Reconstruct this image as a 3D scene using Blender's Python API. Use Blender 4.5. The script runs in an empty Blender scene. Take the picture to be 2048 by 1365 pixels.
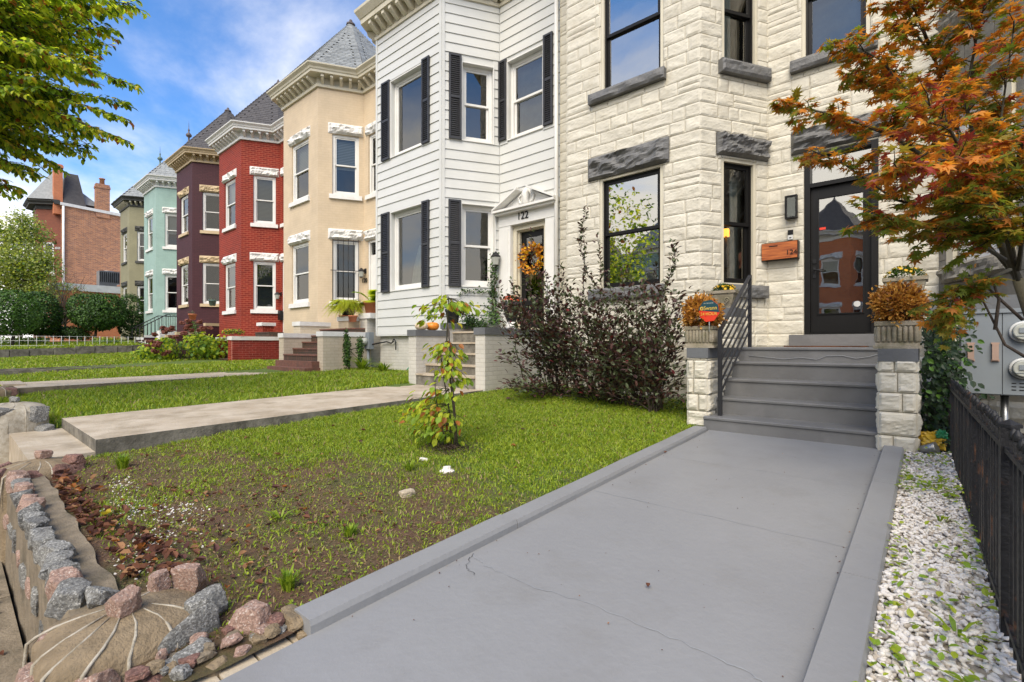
import bpy, math, random
import numpy as np
from mathutils import Vector, Matrix, noise
PI = math.pi
S = bpy.context.scene
COL = S.collection
rnd = random.Random(7)
# ------------------------------------------------------------------ camera
# world: X along the row (right), Y towards the houses, eye level is z = 0
YAW = math.atan(831/970)
cam = bpy.data.cameras.new('camera'); camo = bpy.data.objects.new('camera', cam); COL.objects.link(camo)
cam.lens = 36*970/2048; cam.sensor_width = 36; cam.shift_y = 0.0041; cam.clip_end = 2000; cam.clip_start = 0.05
camo.location = (0, 0, 0); camo.rotation_euler = (PI/2, 0, YAW)
S.camera = camo
# ------------------------------------------------------------------ sky, sun, exposure
SUN_EL, SUN_AZ = math.radians(49), math.radians(24)      # azimuth from -Y towards +X
sdir = Vector((math.cos(SUN_EL)*math.sin(SUN_AZ), -math.cos(SUN_EL)*math.cos(SUN_AZ), math.sin(SUN_EL)))
world = bpy.data.worlds.new("World"); S.world = world; world.use_nodes = True
wn = world.node_tree.nodes; wl = world.node_tree.links; wn.clear()
def wnode(t, **k):
    n = wn.new(t)
    for a, b in k.items(): setattr(n, a, b)
    return n
sky = wnode('ShaderNodeTexSky', sky_type='NISHITA'); sky.sun_disc = False
sky.sun_elevation = SUN_EL; sky.sun_rotation = math.atan2(sdir.x, sdir.y)
sky.air_density = 1.0; sky.dust_density = 0.25; sky.ozone_density = 3.0
tc = wnode('ShaderNodeTexCoord'); sep = wnode('ShaderNodeSeparateXYZ'); wl.new(tc.outputs['Generated'], sep.inputs[0])
def wmath(op, a, b=None, c=None):
    n = wnode('ShaderNodeMath', operation=op)
    for i, v in enumerate((a, b, c)):
        if v is None: continue
        if isinstance(v, (int, float)): n.inputs[i].default_value = v
        else: wl.new(v, n.inputs[i])
    return n.outputs[0]
zc = wmath('MAXIMUM', sep.outputs['Z'], 0.0)
den = wmath('ADD', zc, 0.16)
cx_ = wmath('DIVIDE', sep.outputs['X'], den); cy_ = wmath('DIVIDE', sep.outputs['Y'], den)
comb = wnode('ShaderNodeCombineXYZ'); wl.new(cx_, comb.inputs[0]); wl.new(cy_, comb.inputs[1])
mp = wnode('ShaderNodeMapping'); mp.inputs['Location'].default_value = (7.4, 4.3, 0); mp.inputs['Scale'].default_value = (0.55, 0.75, 1)
wl.new(comb.outputs[0], mp.inputs[0])
n1 = wnode('ShaderNodeTexNoise'); n1.inputs['Scale'].default_value = 0.9; n1.inputs['Detail'].default_value = 9; n1.inputs['Roughness'].default_value = .58; n1.inputs['Distortion'].default_value = .6
wl.new(mp.outputs[0], n1.inputs['Vector'])
# more cloud low down, as the photograph shows
lowm = wmath('MULTIPLY', wmath('SUBTRACT', 0.62, zc), 0.74)
dens = wmath('ADD', n1.outputs['Fac'], lowm)
ramp = wnode('ShaderNodeValToRGB'); ramp.color_ramp.elements[0].position = .53; ramp.color_ramp.elements[1].position = .86
ramp.color_ramp.interpolation = 'EASE'
wl.new(dens, ramp.inputs[0])
tint = wnode('ShaderNodeMix', data_type='RGBA', blend_type='MULTIPLY'); tint.inputs[0].default_value = 1
wl.new(sky.outputs[0], tint.inputs[6]); tint.inputs[7].default_value = (0.74, 1.12, 1.48, 1)
cl = wnode('ShaderNodeMix', data_type='RGBA'); wl.new(ramp.outputs[0], cl.inputs[0])
wl.new(tint.outputs[2], cl.inputs[6]); cl.inputs[7].default_value = (8.4, 8.1, 7.7, 1)
bg = wnode('ShaderNodeBackground'); bg.inputs[1].default_value = 0.085
wl.new(cl.outputs[2], bg.inputs[0])
wo = wnode('ShaderNodeOutputWorld'); wl.new(bg.outputs[0], wo.inputs[0])
sl = bpy.data.lights.new('sun', 'SUN'); sl.energy = 2.5; sl.angle = math.radians(45); sl.color = (1, .885, .71)
so = bpy.data.objects.new('sun', sl); COL.objects.link(so)
so.rotation_euler = sdir.to_track_quat('Z', 'Y').to_euler()
S.view_settings.view_transform = 'Standard'; S.view_settings.look = 'None'; S.view_settings.gamma = 1
S.view_settings.use_curve_mapping = False; S.view_settings.exposure = 1.06
S.render.engine = 'CYCLES'
S.cycles.max_bounces = 6; S.cycles.transparent_max_bounces = 16; S.cycles.diffuse_bounces = 3
# ------------------------------------------------------------------ helpers
def ray(px):
    a = (px-1024)/970
    return (-math.sin(YAW)+a*math.cos(YAW), math.cos(YAW)+a*math.sin(YAW))
def at(px, py, t):      # point t metres in front of the eye
    x, y = ray(px); return Vector((x*t, y*t, (691-py)/970*t))
def origin(o):
    v = Vector((0, 0, 0))
    while o: v += o.location; o = o.parent
    return v
def tag(o, label=None, cat=None, group=None, kind=None):
    if label: o['label'] = label
    if cat: o['category'] = cat
    if group: o['group'] = group
    if kind: o['kind'] = kind
    return o
def thing(name, label, cat, loc, group=None):
    o = bpy.data.objects.new(name, None); o.empty_display_size = .1; COL.objects.link(o); o.location = loc
    return tag(o, label, cat, group)
def put(me, name, parent, loc, rot=None, scale=None, kind=None):
    o = bpy.data.objects.new(name, me); COL.objects.link(o)
    if parent: o.parent = parent; loc = Vector(loc)-origin(parent)
    o.location = loc
    if rot is not None:
        o.rotation_euler = rot if not isinstance(rot, Matrix) else rot.to_euler()
    if scale is not None: o.scale = (scale,)*3 if isinstance(scale, (int, float)) else scale
    if kind: o['kind'] = kind
    return o
class Fr:           # a facade plane: s along it, n out of it
    def __init__(s, A, B):
        s.A = Vector((A[0], A[1], 0)); d = Vector((B[0]-A[0], B[1]-A[1], 0)); s.L = d.length; s.u = d/s.L
        s.n = Vector((s.u.y, -s.u.x, 0)); s.ang = math.atan2(s.u.y, s.u.x)
    def p(s, a, n, z): return s.A+s.u*a+s.n*n+Vector((0, 0, z))
class MB:
    def __init__(s): s.v = []; s.f = []; s.mi = []; s.sm = []
    def add(s, vs, fs, m=0, smooth=False):
        k = len(s.v); s.v += [tuple(v) for v in vs]
        for f in fs: s.f.append(tuple(i+k for i in f)); s.mi.append(m); s.sm.append(smooth)
        return s
    BOXF = [(0, 3, 2, 1), (4, 5, 6, 7), (0, 1, 5, 4), (1, 2, 6, 5), (2, 3, 7, 6), (3, 0, 4, 7)]
    def box(s, x0, x1, y0, y1, z0, z1, m=0):
        return s.add([(x0, y0, z0), (x1, y0, z0), (x1, y1, z0), (x0, y1, z0), (x0, y0, z1), (x1, y0, z1), (x1, y1, z1), (x0, y1, z1)], s.BOXF, m)
    def fb(s, F, s0, s1, n0, n1, z0, z1, m=0, taper=0):    # box in a facade frame, n0 inner, n1 outer
        return s.add([F.p(s0, n1, z0), F.p(s1, n1, z0), F.p(s1, n0, z0), F.p(s0, n0, z0), F.p(s0, n1-taper, z1), F.p(s1, n1-taper, z1), F.p(s1, n0, z1), F.p(s0, n0, z1)], s.BOXF, m)
    def ring(s, F, s0, s1, z0, z1, w, n0, n1, m=0, wb=None, wt=None):
        wb = w if wb is None else wb; wt = w if wt is None else wt
        s.fb(F, s0, s0+w, n0, n1, z0, z1, m); s.fb(F, s1-w, s1, n0, n1, z0, z1, m)
        s.fb(F, s0+w, s1-w, n0, n1-.002, z0, z0+wb, m); s.fb(F, s0+w, s1-w, n0, n1-.002, z1-wt, z1, m)
        return s
    def tube(s, pts, r, k=6, m=0, caps=True):
        pts = [Vector(p) for p in pts]; n = len(pts)
        rs = r if isinstance(r, (list, tuple)) else [r]*n
        base = len(s.v); prev = None
        for i, p in enumerate(pts):
            d = (pts[min(i+1, n-1)]-pts[max(i-1, 0)])
            if d.length < 1e-7: d = Vector((0, 0, 1))
            d.normalize()
            a = d.orthogonal().normalized() if prev is None else (prev-d*prev.dot(d))
            if a.length < 1e-5: a = d.orthogonal()
            a.normalize(); prev = a; b = d.cross(a)
            for j in range(k):
                t = 2*PI*j/k; s.v.append(tuple(p+(a*math.cos(t)+b*math.sin(t))*rs[i]))
        for i in range(n-1):
            for j in range(k):
                s.f.append((base+i*k+j, base+i*k+(j+1) % k, base+(i+1)*k+(j+1) % k, base+(i+1)*k+j)); s.mi.append(m); s.sm.append(True)
        if caps:
            s.f.append(tuple(base+j for j in range(k))[::-1]); s.mi.append(m); s.sm.append(False)
            s.f.append(tuple(base+(n-1)*k+j for j in range(k))); s.mi.append(m); s.sm.append(False)
        return s
    def lathe(s, c, prof, k=20, m=0, rfun=None, smooth=True):
        base = len(s.v); c = Vector(c)
        for (r, z) in prof:
            for j in range(k):
                t = 2*PI*j/k; q = r*(rfun(t, z) if rfun else 1)
                s.v.append((c.x+q*math.cos(t), c.y+q*math.sin(t), c.z+z))
        for i in range(len(prof)-1):
            for j in range(k):
                s.f.append((base+i*k+j, base+i*k+(j+1) % k, base+(i+1)*k+(j+1) % k, base+(i+1)*k+j)); s.mi.append(m); s.sm.append(smooth)
        for i in (0, len(prof)-1):
            if prof[i][0] > 1e-4:
                f = tuple(base+i*k+j for j in range(k)); s.f.append(f if i else f[::-1]); s.mi.append(m); s.sm.append(False)
        return s
    def mesh(s, name, mats, off=Vector((0, 0, 0))):
        me = bpy.data.meshes.new(name)
        me.from_pydata([(v[0]-off.x, v[1]-off.y, v[2]-off.z) for v in s.v], [], s.f)
        for m in (mats if isinstance(mats, (list, tuple)) else [mats]): me.materials.append(m)
        me.polygons.foreach_set('material_index', s.mi); me.polygons.foreach_set('use_smooth', s.sm)
        me.update(); return me
    def build(s, name, mats, parent=None, kind=None, label=None):
        if not s.v: return None
        off = origin(parent) if parent else Vector((0, 0, 0))
        if not parent:
            a = np.array(s.v); off = Vector(((a[:, 0].min()+a[:, 0].max())/2, (a[:, 1].min()+a[:, 1].max())/2, a[:, 2].min()))
        o = bpy.data.objects.new(name, s.mesh(name, mats, off)); COL.objects.link(o)
        if parent: o.parent = parent
        else: o.location = off
        if kind: o['kind'] = kind
        if label: o['label'] = label
        return o
def copy_tree(o, parent=None, skip=()):
    c = o.copy(); COL.objects.link(c)
    if parent: c.parent = parent
    for ch in list(o.children):
        if ch.name.split('.')[0] not in skip: copy_tree(ch, c, skip)
    return c
# ------------------------------------------------------------------ materials
def nt(name):
    m = bpy.data.materials.new(name); m.use_nodes = True; t = m.node_tree; t.nodes.clear()
    o = t.nodes.new('ShaderNodeOutputMaterial'); b = t.nodes.new('ShaderNodeBsdfPrincipled'); t.links.new(b.outputs[0], o.inputs[0])
    return m, t, b, o
def c4(c): return (c[0], c[1], c[2], 1)
def mathn(t, op, a, b=None):
    n = t.nodes.new('ShaderNodeMath'); n.operation = op
    for i, v in enumerate((a, b)):
        if v is None: continue
        if isinstance(v, (int, float)): n.inputs[i].default_value = v
        else: t.links.new(v, n.inputs[i])
    return n.outputs[0]
def noisen(t, vec, scale, detail=4, rough=.55):
    n = t.nodes.new('ShaderNodeTexNoise'); n.inputs['Scale'].default_value = scale; n.inputs['Detail'].default_value = detail; n.inputs['Roughness'].default_value = rough
    t.links.new(vec, n.inputs['Vector']); return n.outputs['Fac']
def rampn(t, fac, p0, p1, c0=(0, 0, 0), c1=(1, 1, 1)):
    n = t.nodes.new('ShaderNodeValToRGB'); e = n.color_ramp.elements; e[0].position = p0; e[1].position = p1; e[0].color = c4(c0); e[1].color = c4(c1)
    t.links.new(fac, n.inputs[0]); return n.outputs[0]
def mixn(t, fac, a, b, mode='MIX'):
    n = t.nodes.new('ShaderNodeMix'); n.data_type = 'RGBA'; n.blend_type = mode
    for i, v in ((0, fac), (6, a), (7, b)):
        if isinstance(v, (int, float)): n.inputs[i].default_value = v
        elif isinstance(v, tuple): n.inputs[i].default_value = c4(v)
        else: t.links.new(v, n.inputs[i])
    return n.outputs[2]
def bumpn(t, b, h, strength, dist=.01):
    n = t.nodes.new('ShaderNodeBump'); n.inputs['Strength'].default_value = strength; n.inputs['Distance'].default_value = dist
    t.links.new(h, n.inputs['Height']); t.links.new(n.outputs[0], b.inputs['Normal']); return n
def pm(name, col, col2=None, vs=3, rough=.65, bump=.3, bs=60, metal=0, orand=0, dirt=None, ds=1.2, dlo=.5, dhi=.75, spec=.5, bdist=.01):
    """plain material: two colours mixed by noise, optional dirt colour, per-object variation, fine relief"""
    m, t, b, o = nt(name); g = t.nodes.new('ShaderNodeNewGeometry').outputs['Position']
    col2 = col2 or tuple(x*.8 for x in col)
    c = mixn(t, rampn(t, noisen(t, g, vs, 6, .6), .35, .65), col, col2)
    if dirt: c = mixn(t, rampn(t, noisen(t, g, ds, 8, .65), dlo, dhi), c, dirt)
    if orand:
        r = t.nodes.new('ShaderNodeObjectInfo').outputs['Random']
        k = mathn(t, 'ADD', mathn(t, 'MULTIPLY', r, orand), 1-orand/2)
        cb = t.nodes.new('ShaderNodeCombineColor')
        for i in range(3): t.links.new(k, cb.inputs[i])
        c = mixn(t, 1.0, c, cb.outputs[0], 'MULTIPLY')
    t.links.new(c, b.inputs['Base Color']); b.inputs['Roughness'].default_value = rough; b.inputs['Metallic'].default_value = metal
    b.inputs['Specular IOR Level'].default_value = spec
    if bump: bumpn(t, b, noisen(t, g, bs, 5, .6), bump, bdist)
    return m
def brickm(name, c1, c2, mortar, bump=.6, bw=.21, rh=.075, ms=.010, rough=.7, painted=False, spec=.4, stain=None):
    m, t, b, o = nt(name); ge = t.nodes.new('ShaderNodeNewGeometry')
    cr = t.nodes.new('ShaderNodeVectorMath'); cr.operation = 'CROSS_PRODUCT'; t.links.new(ge.outputs['True Normal'], cr.inputs[0]); cr.inputs[1].default_value = (0, 0, 1)
    dt = t.nodes.new('ShaderNodeVectorMath'); dt.operation = 'DOT_PRODUCT'; t.links.new(cr.outputs[0], dt.inputs[0]); t.links.new(ge.outputs['Position'], dt.inputs[1])
    sp = t.nodes.new('ShaderNodeSeparateXYZ'); t.links.new(ge.outputs['Position'], sp.inputs[0])
    cb = t.nodes.new('ShaderNodeCombineXYZ'); t.links.new(dt.outputs['Value'], cb.inputs[0]); t.links.new(sp.outputs['Z'], cb.inputs[1])
    br = t.nodes.new('ShaderNodeTexBrick'); t.links.new(cb.outputs[0], br.inputs['Vector'])
    for k, v in (('Scale', 1), ('Mortar Size', ms), ('Mortar Smooth', .15), ('Bias', 0), ('Brick Width', bw), ('Row Height', rh)): br.inputs[k].default_value = v
    br.inputs['Color1'].default_value = c4(c1); br.inputs['Color2'].default_value = c4(c2); br.inputs['Mortar'].default_value = c4(mortar)
    g = ge.outputs['Position']
    c = mixn(t, rampn(t, noisen(t, g, 1.1, 6, .6), .3, .75, (.82, .82, .82), (1.1, 1.1, 1.1)), (0, 0, 0), br.outputs[0], 'MIX')
    k = rampn(t, noisen(t, g, 1.4, 7, .65), .3, .75, (.78, .78, .78), (1, 1, 1))
    c = mixn(t, 1.0, br.outputs[0], k, 'MULTIPLY')
    if stain: c = mixn(t, rampn(t, noisen(t, g, .6, 8, .7), .55, .8), c, stain)
    t.links.new(c, b.inputs['Base Color']); b.inputs['Roughness'].default_value = rough; b.inputs['Specular IOR Level'].default_value = spec
    h = mathn(t, 'ADD', mathn(t, 'MULTIPLY', mathn(t, 'SUBTRACT', 1, br.outputs['Fac']), 1.0), mathn(t, 'MULTIPLY', noisen(t, g, 45, 4, .6), .5))
    bumpn(t, b, h, bump, .008)
    return m
def leafm(name, col, col2, trans=.45, rough=.5, spec=.35):
    m, t, b, o = nt(name); g = t.nodes.new('ShaderNodeNewGeometry').outputs['Position']
    c = mixn(t, rampn(t, noisen(t, g, 9, 3, .6), .35, .65), col, col2)
    t.links.new(c, b.inputs['Base Color']); b.inputs['Roughness'].default_value = rough; b.inputs['Specular IOR Level'].default_value = spec
    tr = t.nodes.new('ShaderNodeBsdfTranslucent'); t.links.new(mixn(t, 1.0, c, (1.25, 1.25, .75), 'MULTIPLY'), tr.inputs[0])
    mx = t.nodes.new('ShaderNodeMixShader'); mx.inputs[0].default_value = trans
    t.links.new(b.outputs[0], mx.inputs[1]); t.links.new(tr.outputs[0], mx.inputs[2]); t.links.new(mx.outputs[0], o.inputs[0])
    return m
def glassm(name, refl=.30, tint=(.82, .88, .86)):
    m, t, b, o = nt(name); t.nodes.remove(b)
    g = t.nodes.new('ShaderNodeNewGeometry').outputs['Position']
    gl = t.nodes.new('ShaderNodeBsdfGlossy'); gl.inputs['Roughness'].default_value = .012; gl.inputs[0].default_value = (.94, .92, .86, 1)
    bn = t.nodes.new('ShaderNodeBump'); bn.inputs['Strength'].default_value = .06; bn.inputs['Distance'].default_value = .02
    t.links.new(noisen(t, g, 2.2, 2, .5), bn.inputs['Height']); t.links.new(bn.outputs[0], gl.inputs['Normal'])
    tp = t.nodes.new('ShaderNodeBsdfTransparent'); tp.inputs[0].default_value = c4(tint)
    fr = t.nodes.new('ShaderNodeFresnel'); fr.inputs[0].default_value = 1.55
    f = mathn(t, 'MINIMUM', mathn(t, 'ADD', mathn(t, 'MULTIPLY', fr.outputs[0], 1.15), refl), 1.0)
    mx = t.nodes.new('ShaderNodeMixShader'); t.links.new(f, mx.inputs[0]); t.links.new(tp.outputs[0], mx.inputs[1]); t.links.new(gl.outputs[0], mx.inputs[2])
    t.links.new(mx.outputs[0], o.inputs[0]); return m
def blindm(name, col, pitch=.05):
    m, t, b, o = nt(name); g = t.nodes.new('ShaderNodeNewGeometry').outputs['Position']
    w = t.nodes.new('ShaderNodeTexWave'); w.bands_direction = 'Z'; w.inputs['Scale'].default_value = .314/pitch; t.links.new(g, w.inputs[0])
    t.links.new(mixn(t, w.outputs['Fac'], tuple(x*.45 for x in col), col), b.inputs['Base Color']); b.inputs['Roughness'].default_value = .6
    return m
M = {}
M['white'] = pm('white_paint', (.74, .73, .69), (.68, .67, .63), rough=.5, bump=.06, dirt=(.5, .48, .42), dlo=.62, dhi=.9)
M['siding'] = pm('white_siding', (.60, .60, .565), (.56, .56, .52), vs=1.3, rough=.42, bump=.05, bs=30, dirt=(.55, .54, .48), ds=.9, dlo=.58, dhi=.95, orand=.04)
M['stone'] = pm('cream_painted_stone', (.62, .58, .475), (.57, .53, .425), vs=6, rough=.6, bump=.7, bs=30, dirt=(.42, .37, .27), ds=2.6, dlo=.52, dhi=.85, orand=.10)
M['lintel'] = pm('charcoal_painted_stone', (.145, .143, .136), (.105, .103, .099), vs=8, rough=.55, bump=.8, bs=40, dirt=(.17, .165, .15), ds=5, dlo=.55, dhi=.8)
M['black'] = pm('black_frame_paint', (.008, .0075, .007), (.010, .0095, .009), rough=.42, bump=.03, spec=.25)
M['shutter'] = pm('black_shutter_vinyl', (.022, .022, .024), (.03, .03, .032), rough=.5, bump=.05)
M['greypaint'] = pm('grey_floor_paint', (.25, .25, .246), (.232, .232, .229), vs=1.6, rough=.50, bump=.3, bs=26, dirt=(.205, .20, .188), ds=2.6, dlo=.52, dhi=.85)
M['steppaint'] = pm('grey_step_paint', (.165, .165, .162), (.135, .134, .131), vs=2.4, rough=.55, bump=.35, bs=16, dirt=(.21, .205, .20), ds=3, dlo=.55, dhi=.9)
M['capgrey'] = pm('grey_cap_paint', (.125, .13, .135), (.10, .104, .108), vs=3, rough=.6, bump=.4, bs=25)
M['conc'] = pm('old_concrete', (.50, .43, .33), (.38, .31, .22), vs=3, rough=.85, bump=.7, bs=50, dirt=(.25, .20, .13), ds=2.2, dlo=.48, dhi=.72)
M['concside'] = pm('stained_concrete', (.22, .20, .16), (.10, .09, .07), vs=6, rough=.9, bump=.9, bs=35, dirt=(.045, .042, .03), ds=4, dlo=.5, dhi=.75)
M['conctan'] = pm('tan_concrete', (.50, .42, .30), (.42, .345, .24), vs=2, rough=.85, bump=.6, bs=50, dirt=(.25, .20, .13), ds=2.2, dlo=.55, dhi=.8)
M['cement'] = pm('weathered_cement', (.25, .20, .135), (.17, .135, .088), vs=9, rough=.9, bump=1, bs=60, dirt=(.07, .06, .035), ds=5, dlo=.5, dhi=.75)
M['sand'] = pm('tan_sandy_cement', (.28, .21, .125), (.19, .14, .08), vs=11, rough=.9, bump=1.2, bs=70, dirt=(.10, .08, .05), ds=6, dlo=.52, dhi=.8)
M['mortar'] = pm('white_mortar_bead', (.44, .40, .32), (.28, .24, .17), vs=20, rough=.8, bump=.6, bs=80)
def granite(name, a, b_, c):
    m, t, b, o = nt(name); tcn = t.nodes.new('ShaderNodeNewGeometry').outputs['Position']
    v = t.nodes.new('ShaderNodeTexVoronoi'); v.inputs['Scale'].default_value = 150; t.links.new(tcn, v.inputs['Vector'])
    c1 = mixn(t, rampn(t, v.outputs['Color'], .3, .6), a, b_)
    c1 = mixn(t, rampn(t, noisen(t, tcn, 90, 3, .7), .56, .64), c1, c)
    c1 = mixn(t, rampn(t, noisen(t, tcn, 8, 6, .7), .5, .75), c1, tuple(x*.5 for x in a))
    t.links.new(c1, b.inputs['Base Color']); b.inputs['Roughness'].default_value = .75; bumpn(t, b, noisen(t, tcn, 60, 8, .7), 1, .008); return m
M['gpink'] = granite('pink_granite', (.38, .245, .185), (.24, .15, .11), (.52, .43, .36))
M['ggrey'] = granite('grey_granite', (.25, .245, .22), (.13, .125, .11), (.46, .45, .41))
M['gdark'] = granite('dark_granite', (.19, .185, .165), (.08, .078, .07), (.38, .37, .34))
M['gred'] = granite('red_brown_stone', (.23, .115, .085), (.13, .065, .05), (.32, .2, .15))
M['soil'] = pm('dark_soil', (.035, .024, .016), (.06, .042, .027), vs=25, rough=.95, bump=1, bs=90)
M['pebbleA'] = pm('white_pebble', (.74, .70, .64), (.62, .57, .50), vs=30, rough=.6, bump=.3, bs=120)
M['pebbleB'] = pm('cream_pebble', (.50, .44, .36), (.38, .32, .25), vs=30, rough=.6, bump=.3, bs=120)
M['pebbleC'] = pm('grey_pebble', (.45, .43, .42), (.34, .31, .29), vs=30, rough=.6, bump=.3, bs=120)
M['iron'] = pm('weathered_black_iron', (.010, .010, .011), (.018, .018, .019), vs=14, rough=.5, bump=.5, bs=50, dirt=(.09, .04, .02), ds=9, dlo=.58, dhi=.7, spec=.3)
M['rail'] = pm('black_rail_paint', (.018, .018, .020), (.024, .024, .027), rough=.4, bump=.05)
M['wood'] = None
M['slate'] = pm('grey_slate', (.30, .31, .295), (.21, .22, .21), vs=5, rough=.55, bump=.4, bs=30, orand=.35)
M['slated'] = pm('dark_shingle', (.085, .078, .075), (.06, .056, .055), vs=5, rough=.8, bump=.5, bs=30, orand=.3)
M['lead'] = pm('roof_metal', (.11, .085, .075), (.07, .055, .05), rough=.5, bump=.2)
M['copper'] = pm('green_copper', (.16, .28, .25), (.08, .13, .12), rough=.6, bump=.2)
M['bark'] = pm('bark', (.085, .065, .048), (.05, .038, .028), vs=12, rough=.9, bump=1, bs=45)
M['barkgreen'] = pm('green_brown_bark', (.06, .052, .026), (.035, .03, .018), vs=12, rough=.8, bump=.6, bs=45)
M['terra'] = pm('terracotta', (.46, .16, .07), (.38, .125, .055), vs=5, rough=.75, bump=.2)
M['urn'] = pm('weathered_cast_stone', (.36, .315, .24), (.26, .22, .15), vs=7, rough=.85, bump=.8, bs=60, dirt=(.15, .14, .075), ds=6, dlo=.45, dhi=.7)
M['dark'] = pm('dark_interior', (.035, .032, .028), (.02, .018, .016), rough=.9, bump=0)
M['dim'] = pm('dim_interior', (.12, .11, .09), (.07, .062, .05), rough=.9, bump=0)
M['curtain'] = pm('pale_curtain', (.42, .43, .38), (.34, .35, .31), vs=9, rough=.9, bump=.3, bs=12)
M['greycurtain'] = pm('grey_curtain', (.10, .11, .11), (.06, .066, .066), vs=4, rough=.9, bump=.3, bs=8)
M['blind'] = blindm('light_blind', (.48, .46, .40)); M['blindd'] = blindm('dim_blind', (.22, .21, .18)); M['blindk'] = blindm('dark_blind', (.07, .07, .072))
M['glass'] = glassm('window_glass', .10); M['glassd'] = glassm('door_glass', .46); M['glassl'] = glassm('far_glass', .03)
M['asphalt'] = pm('asphalt', (.055, .055, .057), (.045, .045, .046), vs=4, rough=.85, bump=.6, bs=80)
M['metalgrey'] = pm('grey_meter_enamel', (.20, .225, .24), (.18, .20, .215), vs=2, rough=.5, bump=.05, dirt=(.24, .24, .22), dlo=.6, dhi=.9)
M['metalwhite'] = pm('white_metal', (.6, .6, .57), (.5, .5, .47), rough=.5, bump=.05)
M['steel'] = pm('dull_steel', (.32, .33, .33), (.22, .22, .22), rough=.35, bump=.1, metal=.8)
M['latch'] = pm('tan_latch_enamel', (.38, .26, .2), (.3, .2, .15), rough=.5, bump=.1)
M['yellowbag'] = pm('yellow_plastic', (.62, .40, .03), (.45, .27, .02), vs=9, rough=.35, bump=.4, bs=14)
M['greenbag'] = pm('green_plastic', (.03, .25, .10), (.02, .16, .06), vs=9, rough=.35, bump=.3, bs=14)
M['signblue'] = pm('dark_teal_print', (.012, .06, .075), (.014, .066, .082), rough=.35, bump=0)
M['signred'] = pm('red_print', (.72, .05, .02), (.68, .045, .02), rough=.35, bump=0)
M['yellow'] = pm('yellow_print', (.75, .50, .08), (.72, .48, .07), rough=.4, bump=0)
M['pumpkin'] = pm('orange_pumpkin', (.75, .26, .02), (.62, .19, .015), vs=12, rough=.45, bump=.15)
M['pumpkinw'] = pm('white_pumpkin', (.68, .55, .38), (.6, .45, .28), vs=12, rough=.5, bump=.15)
M['hose'] = pm('green_hose', (.05, .30, .16), (.04, .25, .13), rough=.4, bump=0)
M['charcoalpot'] = pm('dark_pot', (.03, .034, .036), (.04, .045, .045), rough=.5, bump=.1)
M['brickred'] = brickm('red_painted_brick', (.27, .022, .010), (.185, .014, .008), (.40, .10, .055), bump=.5, spec=.25)
M['bricktan'] = brickm('tan_painted_brick', (.66, .53, .365), (.645, .515, .35), (.62, .49, .33), bump=.28, ms=.008)
M['brickmar'] = brickm('maroon_painted_brick', (.075, .018, .024), (.062, .014, .02), (.045, .011, .015), bump=.35)
M['brickmint'] = brickm('mint_painted_brick', (.33, .47, .415), (.31, .45, .395), (.30, .43, .38), bump=.25)
M['brickolive'] = brickm('olive_painted_brick', (.30, .28, .17), (.285, .265, .16), (.26, .24, .145), bump=.25)
M['brickwhite'] = brickm('white_painted_brick', (.62, .59, .52), (.58, .555, .485), (.55, .52, .45), bump=.4, stain=(.36, .32, .24))
M['brickcream'] = brickm('cream_painted_brick', (.62, .53, .40), (.59, .50, .375), (.55, .46, .34), bump=.4, stain=(.30, .25, .17))
M['brickfar'] = brickm('weathered_common_brick', (.60, .23, .09), (.27, .09, .05), (.50, .36, .25), bump=.5, bw=.24, rh=.085, ms=.012, stain=(.30, .15, .09))
M['brickdk'] = brickm('pressed_red_brick', (.26, .075, .035), (.21, .06, .03), (.15, .05, .03), bump=.3)
M['brickor'] = brickm('orange_brick', (.70, .22, .08), (.62, .18, .065), (.5, .24, .14), bump=.3)
M['brickstep'] = brickm('mossy_brick_step', (.13, .06, .04), (.08, .05, .03), (.05, .045, .03), bump=1, bw=.1, rh=.2, stain=(.045, .045, .022))
M['redtread'] = pm('red_brick_tread', (.20, .085, .055), (.13, .055, .038), vs=14, rough=.8, bump=.8, bs=40, dirt=(.09, .06, .04), ds=5)
M['brickpiece'] = pm('red_brick_piece', (.27, .026, .016), (.2, .018, .011), vs=7, rough=.6, bump=.5, bs=50, orand=.35)
M['pinkm'] = pm('pink_mortar', (.62, .30, .22), (.5, .2, .15), rough=.8, bump=.5)
M['ltan'] = pm('tan_trim_paint', (.52, .40, .24), (.47, .355, .2), rough=.6, bump=.3)
M['ldark'] = pm('dark_trim_paint', (.045, .045, .04), (.035, .035, .03), rough=.6, bump=.4)
M['cream'] = pm('cream_trim_paint', (.62, .57, .44), (.56, .51, .38), rough=.55, bump=.15, dirt=(.36, .32, .22), ds=3, dlo=.6, dhi=.9)
M['lintw'] = pm('white_rough_stone', (.72, .71, .68), (.64, .62, .58), vs=6, rough=.65, bump=.7, bs=30)
M['greystone'] = pm('grey_sandstone', (.25, .23, .19), (.18, .165, .135), vs=4, rough=.85, bump=.5, bs=40, dirt=(.11, .10, .08), ds=3, orand=.15)
M['rust'] = pm('rusty_mat', (.16, .055, .02), (.09, .035, .015), rough=.9, bump=1)
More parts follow.
